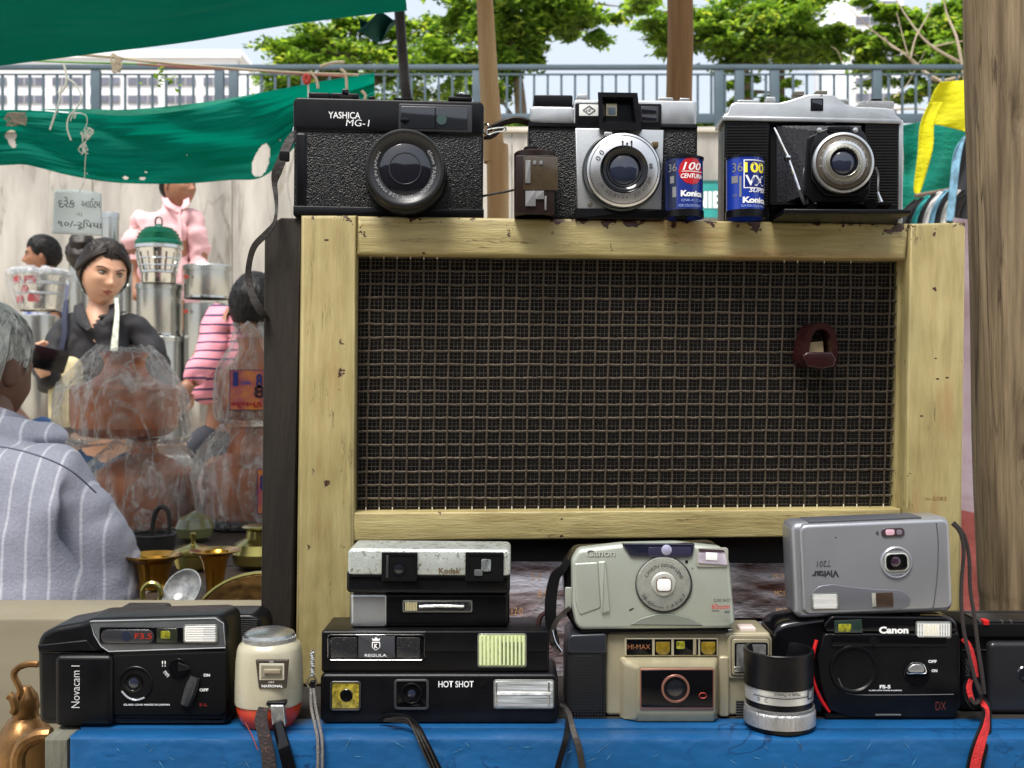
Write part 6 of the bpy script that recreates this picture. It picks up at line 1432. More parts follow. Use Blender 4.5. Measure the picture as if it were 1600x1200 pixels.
bluel = M('label_blue', srgb(22,52,150), .3, coat=.4); dkb = M('label_dark', srgb(24,32,60), .35)
YV = .806
for cx, top, nm, lab in ((1069,251,'centuria','blue film canister with red disc on its label, beside the silver faced camera'),(1164,249,'vx','blue film canister with yellow 100 on its label, in front of the folding camera')):
    k = K('film_canister', lab, 'film canister', cx, YV, radio_top(cx, YV), group='blue film canisters')
    rp = 29
    k.up('can', cx, [(rp-1,None),(rp,None),(rp,top-1)], 0, bluel if nm == 'vx' else M('label_navy', srgb(26,44,120), .3, coat=.4))
    k.up('end_cap', cx, [(rp-.5,top+1),(rp+1.5,top+.5),(rp+1.5,top-3),(rp-2,top-4),(.01,top-4)], 0, blk())
    k.up('end_cap', cx, [(rp-1,None),(rp+1.5,None),(rp+1.5,331),(rp-.5,330)], 0, blk())
    k.up('spool_tip', cx+(0 if nm == 'vx' else -4), [(9,top-3),(9,top-9),(7,top-10),(.01,top-10)], 0, blk_matte())
    q = k.sc(cx, 600, 0); WR = (k.l(cx,300,0).x, 0, rp*q+.0003)
    d = 0
    def T(t, x, y, w, h, mat, **a): k.text(t, cx+math.asin(max(-.98,min(.98,(x-cx)/rp)))*rp, y, w, h, 0, mat, wrap=WR, **a)
    if nm == 'centuria':
        wrap_patch(k, 'side_stripe', 1041, 254, 1053, 329, cx, rp, dkb)
        T('36', 1047.5, 266, 16, 12, M('label_grey', None))
        wrap_patch(k, 'bar_mark', 1045, 279, 1050, 290, cx, rp, M('label_grey', None), .0002); wrap_patch(k, 'bar_mark', 1048, 296, 1053, 312, cx, rp, M('label_grey', None), .0002)
        # red disc bent to the can
        qd = q; me = lathe([(.0001,0),(20*qd,0)], 40)
        zc = k.l(cx, 272, 0).z; c0 = k.l(1079, 272, 0).x; a_off = math.asin((c0-WR[0])/WR[2])*WR[2]*.75
        bm = bmesh.new(); bmesh.ops.create_grid(bm, x_segments=30, y_segments=30, size=21*qd)
        bmesh.ops.delete(bm, geom=[fc for fc in bm.faces if fc.calc_center_median().length > 20.5*qd], context='FACES')
        for v_ in bm.verts:
            x, z = v_.co.x+a_off, v_.co.y; th = x/WR[2]; v_.co = (WR[0]+(WR[2]-.0001)*math.sin(th), -(WR[2]-.0001)*math.cos(th), zc+z)
        m_ = bpy.data.meshes.new('d'); bm.to_mesh(m_); bm.free(); k.out('red_disc', fixn(m_), M('label_red', srgb(176,28,36), .3, coat=.4))
        T('100', 1078, 265, 32, 12, white_ink(), shear=.25, bold=.01)
        T('CENTURIA', 1078, 280, 38, 7, white_ink(), shear=.25, bold=.02)
        T('Konica', 1078, 307, 38, 9.5, white_ink(), bold=.05)
        T('CNK-4 | C-41', 1078, 318, 36, 5, M('pale_ink', srgb(150,170,215), .5)); T('FOR COLOR PRINTS', 1075, 325.5, 38, 4, MC['pale_ink'])
        wrap_patch(k, 'white_line', 1061, 272.5, 1093, 273.5, cx, rp, white_ink(), .0003)
    else:
        T('36', 1147, 266, 18, 14, M('label_grey', None)); 
        wrap_patch(k, 'bar_mark', 1140, 279, 1148, 290, cx, rp, M('label_grey', None), .0002); wrap_patch(k, 'bar_mark', 1150, 280, 1153, 312, cx, rp, M('label_grey', None), .0002)
        wrap_patch(k, 'label_frame', 1156, 255, 1192, 299, cx, rp, white_ink(), .00015); wrap_patch(k, 'label_panel', 1157.5, 256.5, 1191, 297.5, cx, rp, M('label_deepblue', srgb(18,34,110), .3, coat=.4), .0002)
        T('100', 1175, 267, 36, 16, M('label_yellow', srgb(240,225,60), .4), bold=.03); T('VX', 1175, 287, 34, 16, white_ink(), bold=.02)
        T('SUPER', 1180, 302, 34, 6.5, white_ink(), shear=.3, bold=.02)
        T('Konica', 1176, 317, 44, 9.5, white_ink(), bold=.05); T('FILM FOR COLOR PRINTS', 1174, 326, 44, 3.6, M('pale_ink', None)); T('DX', 1144, 309, 8, 4, M('label_grey', None))

# ============================================================ things on the bench
def kb(name, label, px, Y, cat='camera', **a): return K(name, label, cat, px, Y, ZB, **a)
# ---------------- hot shot pocket camera
k = kb('pocket_camera', 'long black pocket camera with wide clear flash and square windows, bottom of the slim stack', 686, .712, group='stacked slim pocket cameras')
k.slab('body', 500, 1053, 872, 1134, 0, 42, blk(), r=9, bev=2.5, base=True)
k.slab('shutter_tab', 615, 1048.5, 630, 1054, 8, 14, silver(), r=2, bev=.3)
def window(k, x0, y0, x1, y1, d, glass, fr=None, m=3, dd=5):
    """recessed window: frame walls with a glass at the bottom"""
    k.out('window_frame', frame_mesh(k, x0, y0, x1, y1, d, m, dd), fr or M('window_frame', None))
    return k.slab('window_glass', x0+m, y0+m, x1-m, y1-m, d-.3, d+.6, glass, r=2, bev=.1)
def frame_mesh(k, x0, y0, x1, y1, d, m, dd):
    c = k.l((x0+x1)/2, (y0+y1)/2, d); q = k.sc((x0+x1)/2, (y0+y1)/2, d); w, h = (x1-x0)*q, (y1-y0)*q
    def R_(w, h, y, r): return [(x, y*.001, z) for x, z in rrect(c.x, c.z, w, h, r*q, 4)]
    M2 = 2*m*q
    return loft([R_(w,h,d+1.5,5), R_(w,h,d-.6,5), R_(w-M2*.3,h-M2*.3,d-1,5), R_(w-M2*.7,h-M2*.7,d-.8,3), R_(w-M2,h-M2,d+1.8,2)], False, False)
window(k, 516, 1064, 564, 1110, -.2, M('amber_glass', srgb(150,135,50), .12, coat=1, var=.6, vs=300))
k.turn('viewfinder_spot', 541, 1087, [(.01,-1),(9,-.9),(11,-.2)], blk_gloss())
window(k, 616, 1061, 670, 1109, -.2, blk_gloss(), m=5)
k.turn('lens', 643, 1084, [(17,-.8),(16,-1.4),(14.5,-1.4),(13,0)], blk(), ref=-1)
k.turn('lens_glass', 643, 1084, [(.01,-.8),(6,-.5),(13,.5)], glass_blue())
k.text('HOT SHOT', 712.5, 1069, 55, 10, -.25, white_ink(), bold=.012)
k.disc('sensor_hole', 753.5, 1069.5, 4.6, -.5, blk_matte(), th=.8)
refl = M('flash_reflector', (.72,.72,.68), .18, .9, var=.25, vs=120, stretch=(1,1,6)); flg = M('flash_glass', (.34,.36,.36), .08, coat=1, var=.5, vs=160, stretch=(.2,1,5))
def flash(k, x0, y0, x1, y1, d, ribs=0, vert=False, col=None, mat=None, tone=(.62,.63,.6)):
    k.slab('flash_frame', x0-2, y0-2, x1+2, y1+2, d-.6, d+2, M('flash_rim', srgb(120,122,116), .3, .5), r=4, bev=.3)
    g = k.slab('flash_window', x0, y0, x1, y1, d-.9, d+1, mat or flg, r=3, bev=.2)
    if ribs:
        rm = col or M('flash_rib', (.7,.7,.68), .12, coat=1); n = ribs
        for i in range(n):
            if vert:
                x = x0+(x1-x0)*(i+.5)/n; P = [k.l(x,y0+2,d-.95), k.l(x,y1-2,d-.95)]
            else:
                y = y0+(y1-y0)*(i+.5)/n; P = [k.l(x0+2,y,d-.95), k.l(x1-2,y,d-.95)]
            k.out('flash_rib', tube(P, .00022*(abs(x1-x0 if vert else y1-y0)/n/2)*1.15, 5), rm)
flash(k, 773, 1064, 864, 1106, -.2)
k.slab('flash_tube', 776, 1081, 861, 1087, -1.4, 0, M('tube_glass', (.75,.75,.7), .1, coat=1, var=.4, vs=90), r=2.5, bev=.5)
k.slab('flash_baffle', 774, 1066, 777, 1104, -1.3, 0, refl, bev=.1); k.slab('flash_baffle', 856, 1066, 859, 1104, -1.3, 0, refl, bev=.1)
k.strap([(592,1124,-4),(610,1119,-7),(635,1124,-14),(650,1136,-24),(662,1158,-31),(676,1186,-32),(690,1215,-32)], [5,9,12,13,13,13,13], blk_matte(), 2)
for o_ in (-3.5, 0, 3.5):
    k.strap([(600,1125+o_*.4,-5.6),(634,1126+o_,-15.6),(650+o_,1140,-27),(665+o_*1.6,1170,-33.4),(684+o_*1.6,1212,-33.8)], [1.6,2.4,2.4,2.4,2.4], strapm, 1.2, name='strap_seam')
k.strap([(872,1099,-2),(882,1103,-8),(888,1125,-18),(884,1155,-31),(874,1190,-32),(868,1215,-32)], [4,8,9,9,9,9], blk_matte(), 2)
k.strap([(876,1100,-5),(888,1112,-14),(896,1142,-29),(905,1170,-34),(912,1215,-34)], [4,7,9,10,10], strapm, 1.6)
# ---------------- REGULA
zt = lambda py, Y: H + (600-py)/F*Y
k = K('pocket_camera', 'slim black pocket camera with crowned K shield badge, second from bottom of the stack', 'camera', 679, .716, zt(1053.5, .713), group='stacked slim pocket cameras')
k.slab('body', 502, 986, 858, 1051, 0, 44, blk(), r=4, bev=1.6, base=True)
k.slab('upper_band', 664, 987, 857, 1018, -.5, 2, blk(), r=2, bev=.4)
k.out('window_trim', frame_mesh(k, 512, 991, 664, 1031, -.4, 1.6, 3), chrome())
k.slab('window_panel', 514, 993, 662, 1029, -.3, .6, blk_gloss(), r=3, bev=.1)
k.slab('badge_panel', 560, 994, 617, 1028, -1, .2, M('slate_panel', (.04,.042,.048), .35), bev=.2)
dust = M('dusty_glass', (.02,.02,.022), .15, coat=1, wear=.62, wcol=(.35,.35,.33), wscale=1200)
k.slab('window_glass', 517, 996, 558, 1027, -.8, 0, dust, r=2, bev=.1); k.slab('window_glass', 620, 996, 656, 1027, -.8, 0, dust, r=2, bev=.1)
k.poly('badge_shield', [(581,1003),(594,1003),(594,1012),(587.5,1017),(581,1012)], -1.3, -.9, white_ink(), .1, rnd=2)
k.poly('badge_field', [(582.6,1004.4),(592.4,1004.4),(592.4,1011.4),(587.5,1015.2),(582.6,1011.4)], -1.5, -1.2, blk_gloss(), .05)
k.text('K', 587.5, 1009.3, 5.6, 7, -1.6, white_ink(), bold=.06)
k.poly('badge_crown', [(582,1001.5),(581,997),(584,999),(587.5,995.5),(591,999),(594,997),(593,1001.5)], -1.3, -.9, white_ink(), .05)
k.text('REGULA', 587, 1024, 34, 4.4, -1.15, white_ink(), bold=.01)
flash(k, 748, 992, 821, 1041, -.5, 12, True, M('pale_green_rib', srgb(215,225,175), .15, coat=.5), M('green_flash_glass', srgb(165,178,120), .12, coat=1, var=.35, vs=120))
k.slab('flash_shade', 784, 1003, 818, 1038, -1.75, -.8, M('dim_green_glass', srgb(105,120,80), .15, coat=1, var=.3, vs=120), r=2, bev=.1)
# ---------------- silver ended pocket camera
k = K('pocket_camera', 'black pocket camera with plain silver left end and narrow bulb window, second from top', 'camera', 670, .726, zt(986, .716), group='stacked slim pocket cameras')
k.slab('body', 596, 926, 796, 985, 0, 40, blk(), r=9, bev=3, base=True)
k.slab('silver_end', 547, 927, 606, 984, -.4, 38, M('brushed_silver', (.6,.62,.63), .3, .8, bump=.05, bs=900, var=.08, vs=30), r=5, bev=2.5, base=True)
k.slab('bulb_frame', 629, 938, 738, 957, -.9, 1, M('flash_rim', None), r=2.5, bev=.3)
k.slab('bulb_window', 631, 940, 736, 955, -1.1, 0, dust, r=2, bev=.2)
k.cord([(655,948,-1.3),(690,947,-1.5),(725,948,-1.3)], 2.6, M('bulb_glass', (.35,.36,.35), .1, coat=1, var=.6, vs=400), 'flash_bulb')
for i in range(8): k.out('bulb_rib', tube([k.l(634+i*2.4, 941, -1.2), k.l(634+i*2.4, 954, -1.2)], .0004, 5), M('cream_rib', srgb(190,180,140), .4))
# ---------------- KODAK
k = K('pocket_camera', 'worn silver and black pocket camera with two square windows, on top of the slim stack', 'camera', 670, .72, zt(925.8, .726), group='stacked slim pocket cameras', roll=.5)
corr = M('corroded_metal', (.56,.60,.57), .42, .65, bump=.25, bs=900, var=.12, vs=40, wear=.56, wcol=(.20,.21,.15), wscale=220)
k.slab('lower_body', 541, 892, 797, 926, 1, 42, blk(), r=4, bev=2.5, base=True)
k.slab('upper_shell', 543, 858, 798, 901, 0, 40, corr, r=8, bev=2.2)
k.slab('shell_joint', 545, 899, 797, 903, -.3, 30, blk_matte(), bev=.3)
for x0, x1 in ((596, 652), (727, 787)):
    k.slab('window_block', x0, 863, x1, 908, -1.6, 2, blk(), r=2, bev=.5)
    hood(k, 'window_recess', [(x0+3,866),(x1-2,866),(x1-2,905),(x0+3,905)], [(x0+6,868),(x1-4,868),(x1-4,903),(x0+6,903)], -2.2, -1.7, blk_matte(), .97)
k.turn('lens', 623, 888, [(.01,-2.4),(4,-2.2),(9,-1.6)], glass_dark()); k.ring('lens_ring', 623, 888, 9, 11, -2.2, blk_matte())
k.slab('lens_strip', 603, 868, 607, 903, -2.4, -1.6, M('dark_strip', (.03,.03,.03), .4), bev=.1)
k.slab('finder_glass', 752, 874, 767, 893, -2.6, -1.8, M('grey_mirror', srgb(110,115,115), .1, coat=1, var=.6, vs=200), r=2, bev=.2)
k.slab('finder_lens', 741, 890, 754, 900, -2.6, -1.8, M('dusty_grey', srgb(85,88,88), .2), r=2, bev=.2)
k.text('Kodak', 702.5, 892, 34, 9, -.35, M('bronze_ink', srgb(95,80,58), .5), bold=.03)

# ---------------- lens
k = kb('camera_lens', 'loose camera lens standing front down with black hood end up, beside the beige camera', 1217, .709, cat='lens')
kn = M('knurled_alu', (.5,.5,.5), .35, .85, bump=.6, bs=600, var=.2, vs=80, stretch=(1,1,.3))
k.up('lens_mount', 1219, [(50,None),(52,None),(53,1128),(51,1125)], 0, blk())
k.up('silver_ring', 1218, [(52,1127),(55,1126),(55,1108),(54,1104),(52,1102)], 0, kn)
k.up('black_barrel', 1217, [(51,1104),(51,1088)], 0, blk())
k.up('knurl_ring', 1217.5, [(51,1104),(53.6,1103),(53.6,1099),(51,1098)], 0, M('fine_knurl', (.3,.3,.3), .4, .8, bump=1, bs=1200, stretch=(2,2,.1)))
k.up('scale_ring', 1217, [(50,1089),(52,1088.5),(52,1076),(51,1075.5),(52,1075),(52,1067),(50,1066)], 0, M('scale_silver', (.62,.63,.62), .35, .7, var=.1, vs=50))
k.up('hood', 1216.5, [(50,1068),(53,1067),(53.5,1050),(53.5,1022),(54,1020),(54,1014),(53.2,1013),(49,1013),(48,1020),(45,1055),(.01,1056)], 0, blk())
q = k.sc(1217,600,0); WR = (k.l(1217,1075,0).x, 0, 52*q+.0002)
k.text('Made in Poland', 1218, 1071.5, 40, 4.5, 0, black_ink(), wrap=WR, rot=180); k.text('C', 1185, 1082, 5, 6, 0, black_ink(), wrap=WR)
k.text('0', 1172, 1082, 4, 6, 0, black_ink(), wrap=WR)
wrap_patch(k, 'scale_line', 1172, 1076.5, 1262, 1077.8, 1217, 52, black_ink(), .0002)
wrap_patch(k, 'logo_plate', 1251, 1068, 1262, 1082, 1217, 52, black_ink(), .0002); wrap_patch(k, 'logo_plate', 1253, 1070, 1260, 1080, 1217, 52, M('scale_silver', None), .0003)

# ---------------- HI-MAX
champ = M('champagne_plastic', srgb(158,150,124), .34, .35, bump=.08, bs=1500, var=.06, vs=30, coat=.15)
k = kb('compact_camera', 'champagne compact camera with black studded grip, under the silver zoom camera', 1045, .728)
k.slab('body', 946, 988, 1205, 1135, 0, 40, champ, r=7, bev=2.2, base=True)
gr = M('grip_rubber', (.011,.011,.012), .5)
k.slab('grip', 884, 1008, 948, 1135, -4, 38, gr, r=14, bev=6, base=True)
v = []; bmg = bmesh.new()
for i in range(13):
    for j in range(24):
        x, y = 889+i*4.6, 1026+j*4.5; c = k.l(x, y, -4.1 + (2.6*((i-6)/7)**4)); q = k.sc(x, y, 0)
        m = bmesh.ops.create_cube(bmg, size=1); bmesh.ops.scale(bmg, vec=(3.0*q,.0010,2.9*q), verts=m['verts']); bmesh.ops.translate(bmg, vec=c, verts=m['verts'])
m_ = bpy.data.meshes.new('g'); bmg.to_mesh(m_); bmg.free(); k.out('grip_studs', m_, gr, kind='stuff', sharp=None)
k.poly('grip_cap', [(886,1000),(892,992),(948,990),(948,1022),(887,1022)], -5, 38, M('blue_black', (.018,.02,.025), .28), 1.5, rnd=5)
k.slab('window_bank', 976, 997, 1122, 1025, -1.6, 1, M('champagne_trim', srgb(190,182,155), .3, .4), r=2, bev=.4)
amb = M('amber_lens', srgb(120,100,30), .1, coat=1, var=.35, vs=200)
k.slab('name_window', 979, 999, 1019, 1023.5, -1.9, 0, blk_gloss(), bev=.1)
k.slab('sensor_window', 1023, 999, 1049, 1023.5, -1.9, 0, blk_gloss(), bev=.1); k.slab('viewfinder_window', 1053, 999, 1091, 1023.5, -1.9, 0, blk_gloss(), bev=.1); k.slab('sensor_window', 1094, 999, 1120, 1023.5, -1.9, 0, blk_gloss(), bev=.1)
k.poly('amber_cell', [(1025,1003),(1047,1003),(1047,1018),(1042,1023),(1030,1023),(1025,1018)], -2.4, -1.6, amb, .3, rnd=2)
k.poly('amber_cell', [(1096,1003),(1118,1003),(1118,1018),(1113,1023),(1101,1023),(1096,1018)], -2.4, -1.6, amb, .3, rnd=2)
k.slab('green_prism', 1057, 1002, 1070, 1014, -2.3, -1.7, M('olive_glass', srgb(130,130,40), .1, coat=1, var=.6, vs=400), r=2, bev=.1)
k.slab('finder_side', 1083, 999, 1088, 1023, -2.2, -1.7, champ, bev=.1)
k.text('HI-MAX', 998.5, 1010.5, 35, 7.5, -2.05, M('copper_ink', srgb(170,115,75), .4, .4), bold=-.005)
k.slab('front_shoulder', 974, 1030, 1120, 1050, -5, 1, champ, r=6, bev=2.5)
# the tapering lens housing
rings = []
for d, x0, x1, y0, y1, r in ((1,968,1122,1026,1134,4),(-3,969,1121,1028,1135,6),(-7,976,1120,1034,1135,8),(-12,992,1118,1040,1128,7),(-15,996,1117,1042,1116,6)):
    c = k.l((x0+x1)/2,(y0+y1)/2,d); q = k.sc((x0+x1)/2,(y0+y1)/2,d)
    rings.append([(x, d*.001, max(z,.0004)) for x, z in rrect(c.x,c.z,(x1-x0)*q,(y1-y0)*q,r*q,5)])
k.out('lens_housing', loft(rings), champ)
k.slab('panel_rim', 1000, 1045, 1116, 1109, -15.8, -14.5, M('pink_gold_trim', srgb(170,120,105), .3, .7), r=3, bev=.3)
k.slab('front_panel', 1002, 1047, 1114, 1105, -16.2, -15, blk_gloss(), r=2, bev=.2)
k.ring('lens_ring', 1055, 1075, 18.5, 22, -17.6, M('pink_gold_trim', None), th=2)
k.turn('lens_cone', 1055, 1075, [(18.8,-17.2),(14,-16.6),(13,-16.4)], blk_matte(), ref=-17); k.turn('lens_glass', 1055, 1075, [(.01,-16.9),(8,-16.7),(14,-16.3)], glass_dark(), ref=-17)
k.out('red_square', frame_mesh(k, 1092, 1082, 1104, 1091, -16.3, 1.4, 1), M('dull_red', srgb(150,55,50), .5))
k.slab('side_column', 1124, 1026, 1140, 1134, -3, 1, champ, r=4, bev=1.5, base=True)
rngs = [(1137,993,1206,1060,-2,champ,7),(1142,997,1204,1057,-2.6,M('dark_line', srgb(70,64,50), .5),5),(1143.5,998.5,1202.5,1055.5,-3.2,champ,5),(1148,1004,1200,1052,-3.8,blk_gloss(),3)]
for x0,y0,x1,y1,d,m_,r in rngs: k.slab('flash_surround', x0,y0,x1,y1,d,1,m_,r=r,bev=.4)
k.slab('flash_window', 1151, 1007, 1197, 1050, -4.2, -3, M('smoke_flash', (.12,.12,.12), .08, coat=1, var=.6, vs=90), r=2, bev=.1)
k.slab('flash_cell', 1147, 1042, 1158, 1050, -4.6, -3.6, refl, r=1, bev=.2)
for x, w_ in ((962,34),(1118,40)): k.slab('top_button', x-w_/2+8, 983, x+w_/2+8, 989, 6, 22, M('green_chrome', (.4,.45,.42), .15, .9), r=3, bev=.8)
k.slab('shutter_button', 1156, 980.5, 1182, 988.5, 4, 16, M('pale_button', srgb(205,190,185), .3), r=3, bev=.8)
for j in range(9): k.out('side_rib', tube([k.l(1150, 1096+j*4, -.6), k.l(1162, 1096+j*4, -.6)], .0006, 5), gr)

# ---------------- silver zoom compact
sil = M('silver_green_plastic', srgb(168,174,163), .36, .35, bump=.1, bs=1400, var=.04, vs=25, wear=.75, wcol=(.2,.2,.18), wscale=70, coat=.15)
k = K('compact_camera', 'silver green zoom compact camera with round lens disc, lying on the champagne camera', 'camera', 1022, .722, zt(987.5, .728), roll=-.2)
k.poly('back_half', [(880,888),(900,860),(1120,852),(1138,866),(1146,975),(1134,986),(900,986),(884,960)], 12, 42, blk(), 3, rnd=8)
k.poly('front_shell', [(893,876),(904,858),(972,850),(1058,848),(1130,856),(1141,878),(1150,974),(1146,981),(1137,983),(907,985),(899,976),(894,950)], 0, 14, sil, 3.4, rnd=7)
k.poly('black_window', [(972,850.5),(1086,849.5),(1082,870),(1076,872),(990,871),(984,869)], -1.4, 6, M('gloss_navy', (.012,.014,.03), .08, coat=1), .8, rnd=2)
k.slab('window_tint', 1013, 855, 1080, 869, -1.7, -1.2, M('navy_tint', (.03,.03,.06), .08, coat=1), r=2, bev=.1)
k.turn('viewfinder_lens', 1042, 860, [(.01,-3),(5,-2.8),(8,-2),(8.6,-1)], M('milky_lens', srgb(150,150,175), .12, coat=1))
k.slab('flash_frame', 1088, 856, 1138, 886, -.9, 1, M('champagne_trim2', srgb(150,150,140), .35), r=4, bev=.3)
k.poly('flash_window', [(1092,858),(1132,860),(1137,883),(1091,880)], -1.6, 0, M('pink_flash', srgb(190,180,195), .12, coat=1, var=.3, vs=90), .3, rnd=2)
k.poly('flash_core', [(1103,863),(1121,864),(1121,876),(1103,875)], -2, -1.4, M('bright_white', (.8,.8,.8), .2), .2)
k.poly('flash_hood', [(1092,857.5),(1131,859.5),(1133,863),(1092,862)], -2, -1.4, M('dark_maroon', srgb(60,45,52), .4), .1)
k.text('Canon', 939, 865, 45, 11, -.15, M('dark_letter', srgb(74,78,74), .5), bold=.035)
k.text('Canon', 938.2, 864.2, 45, 11, -.35, M('pale_letter', srgb(196,200,190), .4, .3), bold=.012)
k.ring('lens_groove', 1037, 913, 42.8, 44.5, -1.2, black_ink(), th=1.4)
k.turn('lens_disc', 1037, 913, [(19,-2.2),(20,-2.6),(41,-2.0),(42.5,-1.2),(42.5,0)], M('grey_disc', srgb(142,144,136), .42, .5, bump=.5, bs=1800, var=.1, vs=200), ref=-2)
k.turn('lens_collar', 1037, 913, [(11,-3.5),(12,-4),(17,-3.7),(19.5,-2.6),(20,-2)], M('pale_collar', srgb(190,192,184), .3, .4), ref=-3)
k.slab('lens_window', 1025, 903, 1050, 925, -4.6, -2.6, M('brown_rim', srgb(110,96,86), .3), r=6, bev=.3)
k.slab('lens_cover', 1027, 905, 1048.5, 923.5, -5, -3, M('bright_white', None), r=5, bev=.4)
k.ringtext('CANON ZOOM LENS', 1037, 913, 30, 5, -2.75, black_ink(), mid=88, span=140)
k.ringtext('38-60mm 1:4.5-6.7', 1037, 913, 36, 5, -2.75, black_ink(), mid=270, span=130, inv=True)
k.text('SURE SHOT', 1129, 938, 27, 5, -.12, M('dark_letter', None)); k.text('60zoom', 1126, 947.5, 28, 8, -.12, red_ink(), shear=.2); k.text('date', 1118, 954, 12, 3.5, -.12, M('dark_letter', None)); k.text('AiAF', 1136, 956, 9, 4, -.12, M('dark_letter', None), bold=.03)
k.poly('grip_ridge', [(935,878),(946,877),(953,956),(940,959)], -1.8, 1, sil, .9, rnd=2)
k.poly('grip_face', [(897,880),(935,878),(939,950),(906,962),(899,940)], -.7, 1, sil, 1.2, rnd=4)
k.poly('lower_trim', [(983,977),(1002,966),(1028,959),(1050,959),(1075,965),(1100,978)], -.9, 1, M('grey_trim', srgb(118,122,112), .4, .3), .5, rnd=4)
k.slab('base_edge', 908, 983, 1138, 987.5, 2, 30, blk(), bev=.4, base=True)
k.turn('red_eye_lamp', 1073, 878, [(.01,-.6),(2,-.5),(2.6,0)], blk_gloss(), seg=14)
k.disc('paint_chip', 1082, 888, 1, -.2, black_ink(), th=.3)
k.poly('scratch', [(983,953),(988,950),(991,951),(984,955)], -.2, .1, black_ink(), .02)
k.slab('side_latch', 883, 918, 893, 952, 10, 16, sil, r=2, bev=.5)
k.strap([(888,876,12),(878,890,10),(868,900,10),(862,925,10),(860,955,9),(862,985,9),(868,1008,6)], [8,13,16,18,18,16,14], blk_matte(), 5)
k.strap([(890,950,10),(876,962,7),(866,978,6),(862,1000,6),(874,1020,3)], [6,7,8,8,7], strapm, 2.5)
k.cord([(842,1002,14),(841,978,14),(846,962,14),(858,955,14)], 4, M('maroon_cord', srgb(52,28,28), .5), 'strap_loop')
k.cord([(863,985,4),(868,1003,2),(878,1018,1)], 1.5, chrome(), 'strap_clip')

# ---------------- black Canon compact
k = kb('compact_camera', 'glossy black compact camera with red arc on the grip, under the upside-down silver camera', 1360, .722)
k.poly('body', [(1207,985),(1222,973),(1262,966),(1300,961),(1345,958),(1478,962),(1496,970),(1502,985),(1503,1110),(1492,1126),(1216,1130),(1206,1120)], 4, 42, blk_gloss(), 5, rnd=9, base=1125)
k.poly('front_cover', [(1288,990),(1500,990),(1502,1104),(1490,1122),(1330,1122),(1296,1110),(1282,1070),(1278,1030)], -1.2, 6, blk(), 1.2, rnd=6)
k.poly('top_window', [(1300,962),(1478,964),(1494,972),(1499,988),(1290,988),(1288,975)], -1, 8, blk_gloss(), 1.5, rnd=5)
k.poly('viewfinder_window', [(1304,970),(1346,968),(1348,988.5),(1304,989)], -1.6, 0, M('dark_green_glass', srgb(38,52,48), .08, coat=1), .2, rnd=1)
k.slab('viewfinder_core', 1310, 975, 1330, 987, -1.9, -1.4, M('olive_glass', None), r=2, bev=.1)
k.text('Canon', 1396.5, 984.5, 46, 11, -1.3, M('bright_white', None), bold=.045)
flash(k, 1433, 973, 1485, 996, -1.1, 13, True)
k.slab('flash_glow', 1442, 976, 1468, 994, -2.3, -1.4, M('cream_glass', srgb(225,218,195), .15, coat=1), r=2, bev=.1)
k.cord([(1276,1000,2),(1269,1030,1),(1270,1060,1),(1281,1090,1),(1296,1112,1)], 2.9, M('red_plastic', srgb(190,30,32), .3), 'red_arc')
k.turn('lens_well', 1334, 1046, [(38,-1.5),(37,-2.4),(34,-2.4),(28,.6),(20,1.8),(.01,2)], blk(), ref=-2)
k.turn('lens_cover', 1336, 1047, [(.01,-1.2),(20,-1.0),(21,0)], M('soft_black', (.016,.016,.018), .25), ref=-1)
k.slab('upper_panel', 1300, 992, 1480, 1010, -1.8, 0, blk_gloss(), r=1, bev=.3)
k.turn('small_badge', 1366, 1003, [(.01,-2.1),(7,-2),(7.4,-1.6)], blk(), seg=20)
k.disc('switch_dial', 1433, 1054, 20, -2.2, blk_gloss(), th=3)
k.out('switch_rim', tube([k.l(x,y,-3) for x,y in ((1418,1052),(1419,1043),(1425,1037),(1434,1035),(1442,1038),(1446,1045),(1446,1052),(1432,1052))], .0004, 6, True, 4), chrome())
k.poly('switch_lever', [(1419,1045),(1427,1038),(1440,1038),(1445,1046),(1444,1051),(1421,1051)], -4, -2, silver(), .5, rnd=4)
k.text('OFF', 1457, 1033.5, 13, 4.6, -1.35, white_ink(), bold=.03); k.text('ON', 1460, 1048, 9, 4.6, -1.35, white_ink(), bold=.03)
k.text('FS-5', 1383, 1073, 17, 5.6, -1.35, white_ink(), bold=.04); k.text('GLASS LENS MADE IN JAPAN', 1383, 1079, 52, 2.4, -1.35, white_ink(), bold=.03)
k.text('DX', 1470, 1103, 16, 13, -1.35, M('rust_ink', srgb(95,45,32), .5), bold=-.01)
k.cord([(1310,1060,-1.4),(1318,1076,-1.4),(1332,1085,-1.4),(1400,1086,-1.4),(1490,1085,-1.4)], .7, M('grey_line', (.1,.1,.1), .3), 'panel_line')
k.slab('lower_catch', 1368, 1116, 1408, 1118.5, -1.8, 0, M('grey_line', None), bev=.1)
k.slab('lower_plate', 1290, 1116, 1490, 1130, -.6, 4, blk_matte(), bev=.4, base=True)

